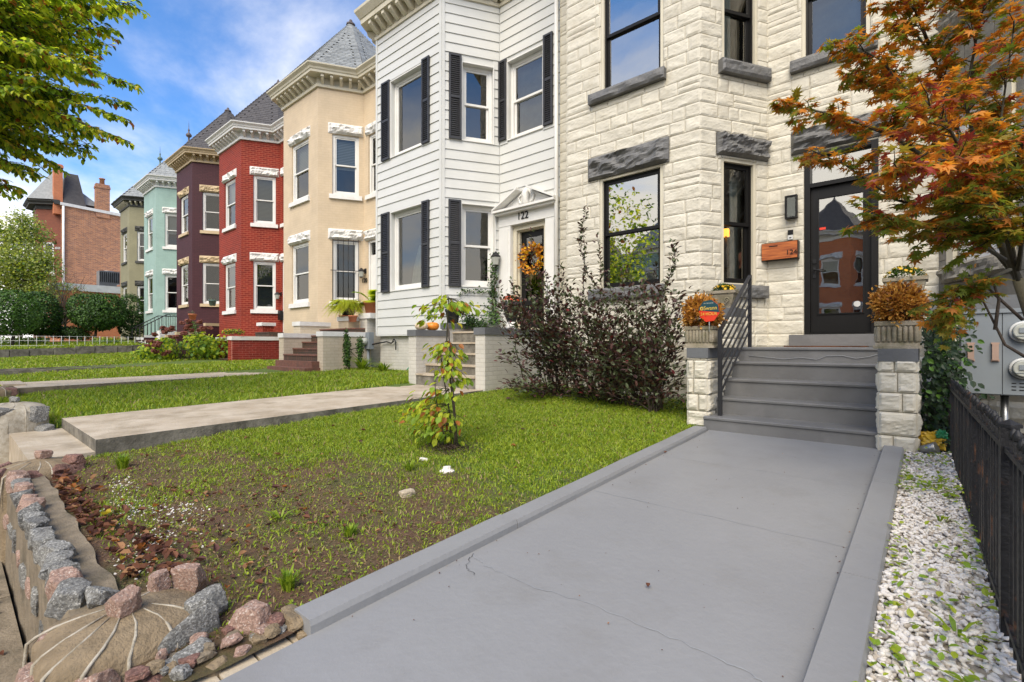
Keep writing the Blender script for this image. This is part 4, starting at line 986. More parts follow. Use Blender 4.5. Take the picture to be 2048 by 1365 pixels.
# the red side wall facing the camera, brick by brick
q = thing('brick_wall', 'bright red brick side wall with white cap beside the steps of the red house', 'brick wall', (-17.55, 6.2, -.68))
MB().box(-17.66, -17.583, 6.21, 7.94, -.9, .17).build('mortar_bed', M['pinkm'], q)
bk = MB(); bk.box(-.0, .03, 0, .205, 0, .064); bme = bk.mesh('brick', M['brickpiece']); bh = MB(); bh.box(0, .03, 0, .1, 0, .064); bmh = bh.mesh('brick', M['brickpiece'])
for r_ in range(15):
    yy = 6.2-(.108 if r_ % 2 else 0); z_ = -.93+r_*.0733
    while yy < 7.93:
        if yy < 6.2: put(bmh, 'brick', q, (-17.605, 6.205, z_))
        else: put(bme, 'brick', q, (-17.605, yy, z_))
        yy += .216
MB().box(-17.70, -17.54, 6.17, 7.97, .172, .30).build('cap', M['lintw'], q)
q = MB(); q.box(-19.0, -18.6, 7.6, 8.0, .3, .72); q.box(-19.05, -18.55, 7.55, 8.05, .72, .84, 1); q.build('upper_pier', [M['brickred'], M['lintw']], st118)
st116 = stoop('front_steps', 'maroon steps with tan caps and plant pots at the maroon house', -24.9, -23.7, 6.2, [-.1, .1, .3, .5, .7], .27, -.5, M['ltan'], M['brickmar'], M['ltan'], lt=[(6.2, 8.3, .45)], rt=[(6.2, 7.2, .55), (7.25, 8.4, .95)])
st114 = stoop('front_steps', 'white edged maroon landing steps with black iron handrail at the mint green house', -30.8, -29.5, 6.2, [-.0, .2, .4, .6, .75], .27, -.3, M['lintw'], M['brickmar'], M['lintw'], lt=[(6.4, 8.4, .4)], rt=[(6.4, 8.4, .5)])
hr = thing('handrail', 'black iron handrail on the steps of the mint green house', 'handrail', (-29.4, 6.4, -.2)); b = MB()
for x in (-29.36, -30.9):
    b.tube([(x, 6.2, .85), (x, 7.3, 1.55), (x, 8.4, 1.55)], .025, 5); b.tube([(x, 6.2, .1), (x, 7.3, .75), (x, 8.4, .75)], .018, 5); b.build('rail', M['iron'], hr); b = MB()
    for k in range(15): y = 6.2+2.2*k/14; zt = .85+.7*min(1, (y-6.2)/1.1); q = MB(); q.tube([(x, y, zt), (x, y, zt-.78)], .014, 4); q.build('baluster', M['iron'], hr)
# steps of the stone house
fs = thing('front_steps', 'grey painted concrete steps up to the black glazed door', 'front steps', (-1.1, 5.5, -.95))
tops = [(-.793, 5.50, 5.87), (-.607, 5.84, 6.17), (-.405, 6.14, 6.47), (-.207, 6.44, 6.78), (-.028, 6.74, 8.52)]; zb_ = -1.2
for i, (zt, ya, yb) in enumerate(tops):
    q = MB(); x0 = -1.885 if i else -1.90; n = 26
    pr = [(ya+.018, zb_), (ya+.012, zt-.035), (ya-.004, zt-.028), (ya-.006, zt-.008), (ya+.004, zt), (yb, zt)]
    vs = [(x0+(-.333-x0)*k/n, y+(.0015*noise.noise(Vector((k*.9, i*5, z*9))) if j < 5 else 0), z+(.0015*noise.noise(Vector((k*.7, i*3, 9))) if j else 0)) for k in range(n+1) for j, (y, z) in enumerate(pr)]
    f_ = [(k*6+j, (k+1)*6+j, (k+1)*6+j+1, k*6+j+1) for k in range(n) for j in range(5)]
    q.add(vs, f_, 0, False); q.add([(x0, p[0], p[1]) for p in pr]+[(x0, yb, zb_)], [(0, 1, 2, 3, 4, 5, 6)])
    q.build('landing' if i == 4 else 'step', M['steppaint'], fs); zb_ = zt-.05
q = MB(); r = random.Random(4)
pts = [(-1.75, -.135), (-1.55, -.15), (-1.35, -.17), (-1.15, -.15), (-1.0, -.17), (-.9, -.125), (-.75, -.12), (-.62, -.15), (-.5, -.13), (-.42, -.10), (-.40, -.06)]
q.tube([(x, 6.746, z) for x, z in pts], .003, 4); q.build('crack', M['crackw'], fs)
b = MB(); b.box(-1.62, -.62, 8.08, 8.34, -.024, -.010); tag(b.build('doormat', M['rust']), 'thin rusty brown doormat lying at the black door', 'doormat')
def stone_pier(root, x0, x1, y0, y1, zt, zb0, seed, rows):
    r = random.Random(seed); MB().box(x0+.01, x1-.01, y0+.01, y1-.01, zb0-.2, zt-.1).build('pier_core', M['stone'], root)
    FA, FB, FC = Fr((x0, y0), (x1, y0)), Fr((x1, y0), (x1, y1)), Fr((x0, y1), (x0, y0)); z = zb0; hs = rows
    for k, hh in enumerate(hs):
        for F in (FA, FB, FC):
            L = F.L; sp = r.uniform(.3, .7)*L if L < .5 else None
            cuts = [0, sp, L] if (sp and r.random() < .75) else ([0, L] if L < .5 else [0]+sorted(r.uniform(.15, L-.15) for _ in range(int(L/.35)))+[L])
            for a, c in zip(cuts, cuts[1:]):
                if c-a < .04: continue
                q = MB(); rock_block(q, F, a+.004, c-.004, z+.005, z+hh-.005, .006, .026, seed+k*3.7+a*9, cell=.018, margin=.014); q.build('stone', M['stone'], root)
        z += hh
    b = MB(); b.box(x0-.005, x1+.01, y0-.015, y1, zt-.115, zt); b.build('cap', M['capgrey'], root)
pr_ = thing('stone_pier', 'cream rough-stone pier with grey cap right of the grey steps', 'pier', (-.2, 5.5, -.93)); stone_pier(pr_, -.335, -.07, 5.46, 6.3, -.03, -.95, 3, [.15, .21, .17, .18, .11])
pl_ = thing('stone_pier', 'cream rough-stone pier with grey cap behind the black stair rail', 'pier', (-2, 5.6, -.93)); stone_pier(pl_, -2.115, -1.888, 5.6, 6.75, -.03, -.93, 8, [.18, .19, .18, .21, .02])
pd = thing('stone_pedestal', 'low stone pedestal behind the left urn against the bay of the stone house', 'pedestal', (-2.1, 7, -.93)); stone_pier(pd, -2.32, -1.93, 6.78, 7.25, .50, -.93, 15, [.2, .2, .22, .2, .2, .2, .09])
pw = thing('porch_wall', 'low wall with a dark grey cap running right from the pier behind the meter cabinet', 'low wall', (.8, 6.9, -.9)); b = MB(); b.box(-.33, 3.0, 6.90, 7.25, -1.1, .36); b.build('wall_body', M['stone'], pw); MB().box(-.36, 3.0, 6.86, 7.28, .36, .50).build('cap', M['capgrey'], pw)
F = Fr((-.33, 6.90), (3.0, 6.90)); z = -1.0; r = random.Random(2)
while z < .3:
    s = 0
    while s < 3.3: w = r.choice((.3, .4, .5)); q = MB(); rock_block(q, F, s+.005, min(3.33, s+w)-.005, z+.005, min(z+.22, .355)-.004, .004, .03, z*7+s, cell=.05); q.build('stone', M['stone'], pw); s += w
    z += .22
# stair rail
rl = thing('stair_rail', 'black steel stair rail with slanted parallel bars on the grey steps', 'stair rail', (-1.77, 5.66, -.79))
A0, A1, B0, B1 = (5.66, -.793), (5.66, .15), (6.86, -.028), (6.86, .90)
for (y, z0, z1), nm in (((5.66, -.793, .17), 'post'), ((6.86, -.028, .92), 'post')): q = MB(); q.box(-1.79, -1.75, y-.02, y+.02, z0, z1); q.build(nm, M['rail'], rl)
for k in range(7):
    za, zc = .15-.118*k, .90-.118*k; q = MB(); w = .02 if k == 0 else .008; h = .022
    q.add([(-1.77-w, 5.66, za), (-1.77+w, 5.66, za), (-1.77+w, 6.86, zc), (-1.77-w, 6.86, zc), (-1.77-w, 5.66, za+h), (-1.77+w, 5.66, za+h), (-1.77+w, 6.86, zc+h), (-1.77-w, 6.86, zc+h)], MB.BOXF); q.build('bar', M['rail'], rl)
# ================================================================== stone edging wall of the front yard
fw = thing('front_wall', 'low cement wall topped with pink and grey granite chunks along the sidewalk', 'low wall', (-4, .36, -1.62))
n = 40; vs = []
for k in range(n+1):
    x = -5.3+(2.72)*k/n; zt = gz(x, .4)+.03; w = .01*noise.noise(Vector((x*4, 0, 0)))
    vs += [(x, .285+w, -1.8), (x, .30+w, zt-.05), (x, .33+w, zt+.0), (x, .50+w*2, zt+.005+w), (x, .52+w*2, zt-.25)]
q = MB(); q.add(vs, [(5*k+j, 5*k+5+j, 5*k+6+j, 5*k+1+j) for k in range(n) for j in range(4)]); q.build('wall_body', M['cement'], fw)
r = random.Random(21); x = -5.2; k = 0; gr = [M['gpink'], M['ggrey'], M['gdark'], M['gpink'], M['ggrey']]
while x < -2.72:
    L = r.uniform(.06, .095); x += L
    rock('capping_stone', fw, (x, .345+r.uniform(-.012, .015), gz(x, .4)+.045), (L*1.2, r.uniform(.055, .07), r.uniform(.065, .085)), 100+k, gr[(k*3+r.randint(0, 1)) % 5], r.uniform(-.3, .3), 3, .03, r.uniform(-.3, .3)); x += L*.8; k += 1
for k in range(9):
    x = -5.1+k*.28; rock('face_stone', fw, (x, .31, -1.33+r.uniform(-.06, .06)), (.10, .04, .08), 140+k, gr[k % 5], 0, 2, .04)
def gatepost(name, label, c, hx, hy, top, bot, seed, stones, knob, beads, mound=.10, body=None):
    root = thing(name, label, 'stone post', (c[0], c[1], bot)); q = MB(); N = 28; rings = []
    for (f, z) in ((.02, 0), (.35, -.012), (.7, -.035), (.92, -mound*.7), (1.0, -mound), (1.02, -mound-.12), (1.04, bot-top)):
        rr = []
        for j in range(N):
            t = 2*PI*j/N; e = 4.0; s = (abs(math.cos(t))**e+abs(math.sin(t))**e)**(-1/e); w = 1+.05*noise.noise(Vector((math.cos(t)*2, math.sin(t)*2, seed)))
            rr.append((c[0]+hx*f*s*math.cos(t)*w, c[1]+hy*f*s*math.sin(t)*w, top+z+.008*noise.noise(Vector((math.cos(t)*4*f, math.sin(t)*4*f, seed+5)))))
        rings.append(rr)
    vs = [v for rr in rings for v in rr]; fs_ = [(i*N+j, i*N+(j+1) % N, (i+1)*N+(j+1) % N, (i+1)*N+j) for i in range(6) for j in range(N)]; fs_ = [f[::-1] for f in fs_]+[tuple(range(N))]
    q.add(vs, fs_, 0, True); q.build('cement_body', body or M['sand'], root)
    for i, (dx, dy, dz, sx, sy, sz, m, rz) in enumerate(stones): rock('stone', root, (c[0]+dx, c[1]+dy, top+dz), (sx, sy, sz), seed+i, m, rz, 3, .035, r.uniform(-.15, .15))
    if knob: rock('knob_stone', root, (c[0]+knob[3], c[1]+knob[4], top+.03), knob[:3], seed+50, knob[5], .4, 3, .03)
    for a in beads:
        e = 4.0; s = (abs(math.cos(a))**e+abs(math.sin(a))**e)**(-1/e); P = []
        for f, z in ((.25, .0), (.5, -.018), (.75, -.036), (.93, -mound*.68), (1.01, -mound*.9), (1.05, -mound-.1), (1.07, -mound-.22)): P.append((c[0]+hx*f*s*math.cos(a+.10*math.sin(f*4+a)), c[1]+hy*f*s*math.sin(a+.10*math.sin(f*4+a)), top+z-.0045))
        q = MB(); q.tube(P, [.002, .005, .0055, .006, .007, .0055, .004], 6); q.build('mortar_bead', M['mortar'], root)
    return root
gp, gg, gd, gb = M['gpink'], M['ggrey'], M['gdark'], M['gred']
gatepost('stone_post', 'near corner post with a pink granite knob and white mortar lines radiating over tan cement', (-2.40, .47), .25, .27, -1.03, -1.75, 300,
    [(.14, .23, -.06, .06, .09, .09, gg, .2), (.225, .15, -.20, .045, .15, .21, gg, .05), (.24, .02, -.22, .045, .06, .13, gp, 0), (.24, -.14, -.2, .05, .08, .14, gp, .2), (-.09, .24, -.01, .09, .05, .085, gp, .5), (-.22, -.05, -.03, .07, .06, .06, gg, .2), (-.14, .13, .0, .05, .045, .05, gp, .2), (.0, -.26, -.2, .1, .05, .12, gp, 0), (-.1, -.2, -.09, .06, .05, .05, gp, .4), (.2, -.27, -.3, .1, .06, .2, gg, 0)],
    (.058, .055, .062, .03, -.02, gp), [-.1, .42, .9, -.55, -1.0, -1.5, -2.2, 2.6], .09)
rock('edging_stone', None, (-2.08, .80, -1.10), (.095, .06, .065), 401, gp, .35, 3, .03); 
o = bpy.data.objects[-1] if False else None
def last(label, cat, grp=None):
    o = COL.objects[-1]; return tag(o, label, cat, grp)
last('square pink granite block beside the near corner post and the walkway', 'stone')
eb = thing('edging_rubble', 'crumbling cement edge with small stones between corner post and grey walkway', 'edging', (-2, .85, -1.3))
for i, (x, y, z, sx, sy, sz, m) in enumerate([(-1.97, .93, -1.15, .10, .05, .05, M['sand']), (-1.99, .80, -1.19, .07, .06, .06, M['cement']), (-1.94, .86, -1.22, .045, .03, .03, gp), (-1.89, .93, -1.19, .035, .03, .03, M['sand']), (-2.02, .70, -1.24, .07, .05, .05, gd), (-1.93, .74, -1.22, .04, .03, .03, gp), (-2.0, .87, -1.14, .05, .035, .03, gb), (-1.95, .62, -1.2, .07, .06, .04, M['sand']), (-2.05, .58, -1.17, .08, .06, .05, gg), (-1.93, .50, -1.22, .06, .05, .04, M['cement']), (-2.03, .46, -1.2, .07, .05, .05, gb)]): rock('stone', eb, (x, y, z+.025), (sx, sy, sz), 420+i, m, i, 2, .06)
rr_ = random.Random(91)
for i in range(22): rock('stone', eb, (rr_.uniform(-2.12, -1.93), rr_.uniform(.42, .92), -1.135+rr_.uniform(-.01, .02)), (rr_.uniform(.018, .045),)*2+(rr_.uniform(.015, .03),), 450+i, (gp, M['sand'], M['cement'], gg, gb)[i % 5], i, 2, .06)
for i in range(4): q = MB(); F = Fr((-1.885, .50+.13*i), (-1.885, .622+.13*i)); q.fb(F, 0, .12, -.07, .02, -1.25, -1.165); q.build('edge_brick', M['conctan'], eb)
q = MB(); q.box(-1.99, -1.84, .42, 1.0, -1.6, -1.23); q.build('cement_bed', M['soil'], eb)
gatepost('stone_post', 'brown stone post with white mortar beads at the far end of the near wall', (-5.50, .50), .33, .24, -.93, -1.75, 500,
    [(.27, -.1, -.13, .10, .12, .12, gb, .1), (.31, .13, -.11, .08, .13, .12, gb, .1), (.08, -.22, -.13, .13, .07, .13, gb, 0), (-.2, -.2, -.13, .13, .07, .12, gb, 0), (.17, .19, -.01, .11, .06, .06, gb, .3), (.28, .0, -.22, .06, .08, .1, gg, 0)], (.075, .055, .045, -.05, .02, gp), [-.2, .25, -.9, -1.6, 2.2, 3.0], .07)
gatepost('stone_post', 'grey stone post with thick white mortar at the start of the neighbouring yard wall', (-8.05, .52), .42, .27, -.66, -1.75, 600,
    [(.33, -.1, -.13, .10, .12, .12, gd, .2), (.36, .16, -.12, .08, .1, .12, gg, .1), (.05, -.24, -.13, .14, .06, .12, gd, 0), (-.25, -.22, -.13, .12, .06, .11, gg, 0), (.42, .2, -.3, .12, .1, .07, gg, .3), (.3, -.2, -.36, .1, .1, .08, gd, .3), (.0, -.27, -.4, .1, .05, .09, gg, 0)], (.05, .05, .04, 0, 0, gg), [-.2, .3, -.9, -1.3, -1.9, 2.2, 2.9], .08, body=M['mortar'])
gatepost('stone_post', 'small dark stone post at the start of the tan walk', (-11.75, .55), .35, .25, -.68, -1.75, 700, [(.25, -.1, -.1, .1, .1, .12, gd, .2), (.28, .15, -.1, .08, .1, .1, gb, .1), (0, -.22, -.1, .14, .06, .12, gd, 0)], None, [-.4, .4], .06)
nw = thing('front_wall', 'rough cement and stone retaining wall in front of the white siding house', 'low wall', (-9.8, .4, -1.6))
q = MB(); q.box(-11.4, -8.4, .28, .48, -1.8, -.86); q.build('wall_body', M['cement'], nw)
for k in range(14): rock('capping_stone', nw, (-8.55-k*.2, .36, -.84), (.11, .09, .07), 740+k, gr[k % 5], 0, 2, .05)
nw = thing('front_wall', 'grey concrete retaining wall in front of the tan and red houses', 'low wall', (-20, .4, -1.6))
q = MB(); q.box(-60, -13.7, .26, .50, -1.8, -.74); q.build('wall_body', M['concside'], nw)
cs = thing('paving_scrap', 'pale flat stone slab lying at the near end of the tan walk', 'stone slab', (-12.9, .8, -.72)); q = MB(); q.box(-13.65, -12.5, .66, .95, -.735, -.70); q.build('slab', M['conc'], cs)
# ================================================================== iron fence on the right
fn = thing('iron_fence', 'weathered black iron picket fence right of the white gravel strip', 'fence', (.2, 4, -1)); fx = lambda y: .245-.0205*(y-1.2)
b = MB(); b.tube([(fx(1.3), 1.3, -.365), (fx(6.1), 6.1, -.365)], .012, 4)
q = MB(); q.add([(fx(y)+dx, y, z) for y in (1.3, 6.1) for dx, z in ((-.016, -.375), (.016, -.375), (.016, -.355), (-.016, -.355))], [(0, 1, 5, 4), (1, 2, 6, 5), (2, 3, 7, 6), (3, 0, 4, 7), (0, 3, 2, 1), (4, 5, 6, 7)]); q.build('top_rail', M['iron'], fn)
q = MB(); q.add([(fx(y)+dx, y, z) for y in (1.3, 6.1) for dx, z in ((-.016, -.965), (.016, -.965), (.016, -.945), (-.016, -.945))], [(0, 1, 5, 4), (1, 2, 6, 5), (2, 3, 7, 6), (3, 0, 4, 7), (0, 3, 2, 1), (4, 5, 6, 7)]); q.build('bottom_rail', M['iron'], fn)
b = MB(); b.box(-.011, .011, -.011, .011, 0, .70); b.lathe((0, 0, .70), [(.0115, 0), (.0135, .008), (.0135, .02), (.006, .035), (0, .04)], 6); pk = b.mesh('picket', M['iron'])
y = 1.35
while y < 6.05: put(pk, 'picket', fn, (fx(y), y, -1.02), (0, 0, rnd.uniform(-.1, .1)), (1, 1, rnd.uniform(.985, 1.015))); y += .083
for y in (2.44, 6.1):
    b = MB(); b.box(fx(y)-.024, fx(y)+.024, y-.024, y+.024, -1.2, -.29); b.lathe((fx(y), y, -.29), [(.034, 0), (.034, .012), (.0, .03)], 4, smooth=False); b.build('fence_post', M['iron'], fn)
q = MB(); q.box(.27, .34, .6, 6.3, -1.6, -1.02); q.build('fence_kerb', M['capgrey'], kind='structure')
# ================================================================== electric meter cabinet
mc = thing('meter_cabinet', 'grey steel cabinet with two round electricity meters behind the iron fence', 'meter cabinet', (.7, 6.4, -.46))
b = MB(); b.box(.235, 1.15, 6.32, 6.52, -.46, .33); b.build('cabinet_body', M['metalgrey'], mc)
for x0, x1 in ((.245, .518), (.524, .83)): b = MB(); b.box(x0, x1, 6.30, 6.322, -.45, .295); b.build('cabinet_door', M['metalgrey'], mc)
b = MB(); b.box(.23, 1.16, 6.285, 6.33, .297, .335); b.build('top_flange', M['metalgrey'], mc)
for x in (.31, .474):
    b = MB(); b.box(x-.022, x+.022, 6.27, 6.30, -.14, .01); b.box(x-.028, x+.028, 6.285, 6.30, -.15, -.13); b.box(x-.028, x+.028, 6.285, 6.30, .01, .025); b.build('latch', M['latch'], mc)
for z in (.12, -.21):
    b = MB(); b.tube([(.655, 6.30, z), (.655, 6.27, z), (.655, 6.265, z)], [.095, .095, .085], 24); mtr = b.build('meter_ring', M['metalwhite'], mc)
    b = MB(); b.tube([(.655, 6.266, z), (.655, 6.22, z), (.655, 6.215, z)], [.078, .074, .065], 24); b.build('meter_glass', M['curtain'], mtr); b = MB(); b.box(.62, .69, 6.205, 6.217, z-.01, z+.035); b.box(.60, .71, 6.21, 6.218, z-.04, z-.035); b.build('dial_plate', M['metalgrey'], mtr)
for k in range(9): b = MB(); b.box(.58+(k % 3)*.05, .61+(k % 3)*.05, 6.296, 6.30, -.35-(k//3)*.03, -.342-(k//3)*.03); b.build('vent_slot', M['black'], mc)
b = MB(); b.tube([(.55, 6.45, -.46), (.55, 6.45, -1.1)], .03, 8); b.tube([(.75, 6.45, -.46), (.74, 6.44, -1.1)], .02, 8); b.build('conduit', M['steel'], mc)
# ================================================================== urns and planters
def fluted(label, c, w, d, h):
    root = thing('stone_planter', label, 'planter', c); x, y, z = c
    b = MB(); b.box(x-w*.5, x+w*.5, y-d*.5, y+d*.5, z, z+.028); b.box(x-w*.455, x+w*.455, y-d*.455, y+d*.455, z+.0285, z+.05)
    b.box(x-w*.43, x+w*.43, y-d*.43, y+d*.43, z+.05, z+h-.03); b.build('body', M['urn'], root)
    b = MB(); b.box(x-w*.475, x+w*.475, y-d*.475, y-d*.43, z+h-.04, z+h); b.box(x-w*.475, x+w*.475, y+d*.43, y+d*.475, z+h-.04, z+h); b.box(x-w*.474, x-w*.43, y-d*.43, y+d*.43, z+h-.04, z+h-.001); b.box(x+w*.43, x+w*.474, y-d*.43, y+d*.43, z+h-.04, z+h-.001); b.build('rim', M['urn'], root)
    MB().add([(x-w*.43, y-d*.43, z+h-.025), (x+w*.43, y-d*.43, z+h-.025), (x+w*.43, y+d*.43, z+h-.025), (x-w*.43, y+d*.43, z+h-.025)], [(0, 1, 2, 3)]).build('soil', M['soil'], root)
    k = 8
    for i in range(k):
        s = -w*.39+w*.78*i/(k-1); b = MB(); b.tube([(x+s, y-d*.432, z+.055), (x+s, y-d*.436, z+.07), (x+s, y-d*.436, z+h-.06), (x+s, y-d*.432, z+h-.045)], [.008, .017, .017, .008], 8); b.build('flute', M['urn'], root)
        s = -d*.39+d*.78*i/(k-1)
        for sg in (-1, 1): b = MB(); b.tube([(x+sg*w*.432, y+s, z+.055), (x+sg*w*.436, y+s, z+.07), (x+sg*w*.436, y+s, z+h-.06), (x+sg*w*.432, y+s, z+h-.045)], [.008, .017, .017, .008], 8); b.build('flute', M['urn'], root)
    return root
def scrollpot(label, c, w, d, h):
    root = thing('stone_planter', label, 'planter', c); x, y, z = c; b = MB()
    vs = []
    for zz, f in ((0, .30), (.02, .30), (h*.3, .37), (h*.7, .43), (h*.84, .44), (h*.841, .49), (h, .5), (h, .44), (h*.8, .42)): vs += [(x-w*f, y-d*f, z+zz), (x+w*f, y-d*f, z+zz), (x+w*f, y+d*f, z+zz), (x-w*f, y+d*f, z+zz)]
    b.add(vs, [(i*4+j, i*4+(j+1) % 4, (i+1)*4+(j+1) % 4, (i+1)*4+j) for i in range(8) for j in range(4)]+[(3, 2, 1, 0)]); b.build('body', M['urn'], root)
    MB().add(vs[-4:], [(0, 1, 2, 3)]).build('soil', M['soil'], root)
    for sg in (-1, 1):
        P = []
        for k in range(16): a = k*.55; rr = .035*(1-k/18); P.append((x+sg*(.075+rr*math.cos(a)), y-d*.425, z+h*.45+rr*math.sin(a)))
        b = MB(); b.tube([(x+sg*.01, y-d*.41, z+h*.2), (x+sg*.06, y-d*.415, z+h*.26)]+P, .006, 6); b.build('scroll', M['urn'], root)
    return root
u1 = fluted('weathered fluted stone planter on the right pier holding an orange bush', (-.205, 5.62, -.03), .34, .32, .245)
u2 = fluted('weathered fluted stone planter on the left pier behind the stair rail', (-2.0, 5.78, -.03), .34, .32, .25)
s1 = scrollpot('scroll-carved stone planter with yellow mums on the right low wall', (-.19, 7.0, .50), .40, .34, .25)
s2 = scrollpot('scroll-carved stone planter with yellow mums left of the stair rail', (-2.13, 6.98, .50), .38, .34, .24)
# yard sign
sg = thing('yard_sign', 'dark teal and red octagonal alarm company sign stuck in the left planter', 'sign', (-1.83, 5.56, .2))
F = Fr((-1.98, 5.60), (-1.74, 5.55)); cs_, cz = .12, .385; R_ = .128
oc = [(R_*math.cos(PI/8+k*PI/4+.12), R_*math.sin(PI/8+k*PI/4+.12)) for k in range(8)]
b = MB(); b.add([F.p(cs_+a, n, cz+z) for n in (0, .006) for a, z in oc], [tuple(range(8))[::-1], tuple(range(8, 16))]+[(i, (i+1) % 8, 8+(i+1) % 8, 8+i) for i in range(8)]); b.build('sign_plate', M['signred'], sg)
up = [(a, z) for a, z in oc if z > -.0]; up.sort(key=lambda p: -math.atan2(p[1], p[0])); 
tp = [(-.124, .012)]+sorted([p for p in oc if p[1] > .02], key=lambda p: p[0])+[(.124, -.02)]
b = MB(); b.add([F.p(cs_+a, .008, cz+z) for a, z in tp], [tuple(range(len(tp)))[::-1]]); b.build('sign_top', M['signblue'], sg)
text(sg, F, cs_+.02, .0095, cz+.03, 'Swann', .062, M['yellow'], name='lettering', ext=.0005)
text(sg, F, cs_, .0095, cz+.085, 'PROTECTED BY', .017, M['metalwhite'], name='lettering', ext=.0005)
text(sg, F, cs_, .0085, cz-.035, '24 HOUR', .048, M['yellow'], name='lettering', ext=.0005)
b = MB(); q_ = [(.022*math.cos(k*PI/8), .022*math.sin(k*PI/8)) for k in range(16)]; b.add([F.p(cs_-.085+a, .0095, cz+.03+z) for a, z in q_], [tuple(range(16))]); b.build('round_logo', M['yellow'], sg)
b = MB(); b.add([F.p(cs_-.085+a, .0105, cz+.03+z) for a, z in ((-.012, -.002), (.0, -.012), (.013, .006), (.004, .013))], [(0, 1, 2, 3)]); b.build('logo_mark', M['signblue'], sg)
b = MB(); b.tube([F.p(cs_, -.004, .15), F.p(cs_, -.004, .38)], .005, 5); b.build('stake', M['metalwhite'], sg)
# pots on the tan house and the white house
def pot(label, c, r, h, m, taper=.72):
    root = thing('plant_pot', label, 'plant pot', c); b = MB(); b.lathe(c, [(r*taper, 0), (r*.93, h*.8), (r*1.02, h*.8+.002), (r*1.05, h), (r*.95, h), (r*.9, h*.85)], 22); b.build('pot', m, root); b = MB(); b.lathe((c[0], c[1], c[2]+h*.86), [(r*.9, 0), (0, .01)], 16); b.build('soil', M['soil'], root); return root
pt_fern = pot('dark pot of bright yellow-green fern on the tan house pier', (-12.1, 7.2, .79), .20, .22, M['charcoalpot'])
b = MB(); b.lathe((-12.1, 7.2, .782), [(.24, 0), (.26, .03), (.2, .03)], 18); b.build('saucer', M['terra'], pt_fern)
pt_palm = pot('large terracotta pot with a small palm by the white siding', (-11.5, 7.55, .86), .22, .32, M['terra'])
pt_small = pot('small terracotta pot with a reddish plant next to the palm pot', (-11.62, 7.05, .62), .12, .17, M['terra'])
pt_black = pot('black pot trailing ivy behind the pumpkins', (-7.6, 6.95, .46), .16, .30, M['charcoalpot'])
pt_red = pot('dark green urn of red-orange mums on the right white brick pier', (-5.77, 6.72, .42), .18, .36, M['charcoalpot'], .45)
b = MB(); b.lathe((-5.77, 6.72, .30), [(.12, 0), (.07, .05), (.09, .12)], 16); b.build('foot', M['lintw'], pt_red)
def pumpkin(label, c, r, m):
    root = thing('pumpkin', label, 'pumpkin', c); b = MB()
    b.lathe((c[0], c[1], c[2]), [(r*.3, .0), (r*.75, r*.1), (r, r*.5), (r*.98, r*.8), (r*.7, r*1.15), (r*.25, r*1.2), (0, r*1.1)], 40, rfun=lambda t, z: .93+.08*abs(math.cos(t*4.5))**.5); b.build('pumpkin_body', m, root)
    b = MB(); b.tube([(c[0], c[1], c[2]+r*1.1), (c[0]+.01, c[1], c[2]+r*1.3), (c[0]+.03, c[1], c[2]+r*1.45)], [r*.14, r*.09, r*.11], 6); b.build('stem', M['barkgreen'], root)
pumpkin('white pumpkin on the grey capped pier of the white house', (-7.6, 6.12, .30), .13, M['pumpkinw']); pumpkin('orange pumpkin next to the white pumpkin on the grey cap', (-7.6, 6.40, .30), .135, M['pumpkin'])
# garden hose
b = MB(); b.tube([(-9.2, 7.38, .0), (-9.25, 7.25, -.35), (-9.4, 7.1, -.62), (-9.8, 6.9, -.66), (-10.3, 6.8, -.65), (-10.6, 6.6, -.66), (-10.2, 6.5, -.66), (-9.5, 6.6, -.66), (-9.3, 6.75, -.65)], .014, 6); tag(b.build('garden_hose', M['hose']), 'green garden hose lying at the foundation of the white siding house', 'hose')
# rubbish at the fence end
bg_ = thing('plastic_bag', 'crumpled yellow and green plastic bag at the far end of the gravel', 'bag', (.05, 5.55, -.93))
vs, fc = rockv(77, (.12, .10, .10), 3, 14, .22); MB().add([v+Vector((.04, 5.55, -.82)) for v in vs], fc).build('yellow_bag', M['yellowbag'], bg_)
vs, fc = rockv(78, (.05, .04, .05), 2, 12, .2); MB().add([v+Vector((.09, 5.50, -.76)) for v in vs], fc).build('green_wrapper', M['greenbag'], bg_)
b = MB(); b.tube([(-.04, 5.45, -.90), (.06, 5.42, -.86)], [.035, .05], 12); tag(b.build('tin_can', M['steel']), 'dull metal can lying in front of the yellow plastic bag', 'can')
b = MB(); b.lathe((-2.93, 2.62, gz(-2.93, 2.62)+.0), [(.055, 0), (.06, .02), (.035, .03), (.03, .05), (.0, .055)], 10, smooth=False, rfun=lambda t, z: 1+.12*math.sin(3*t+z*60)); tag(b.build('white_stone', M['pebbleA']), 'knobbly white stone beside the mulch round the sapling', 'stone')
for i, (x, y, s) in enumerate([(-3.33, 2.70, .03), (-2.76, 2.1, .05)]): rock('stone', None, (x, y, gz(x, y)+.015), (s*1.5, s*.8, s*.7), 800+i, M['pebbleA'] if i == 0 else M['conctan'], i+.4, 2); last(('small flat white stone left of the knobbly one', 'tan flat stone alone on the bare lawn')[i], 'stone')
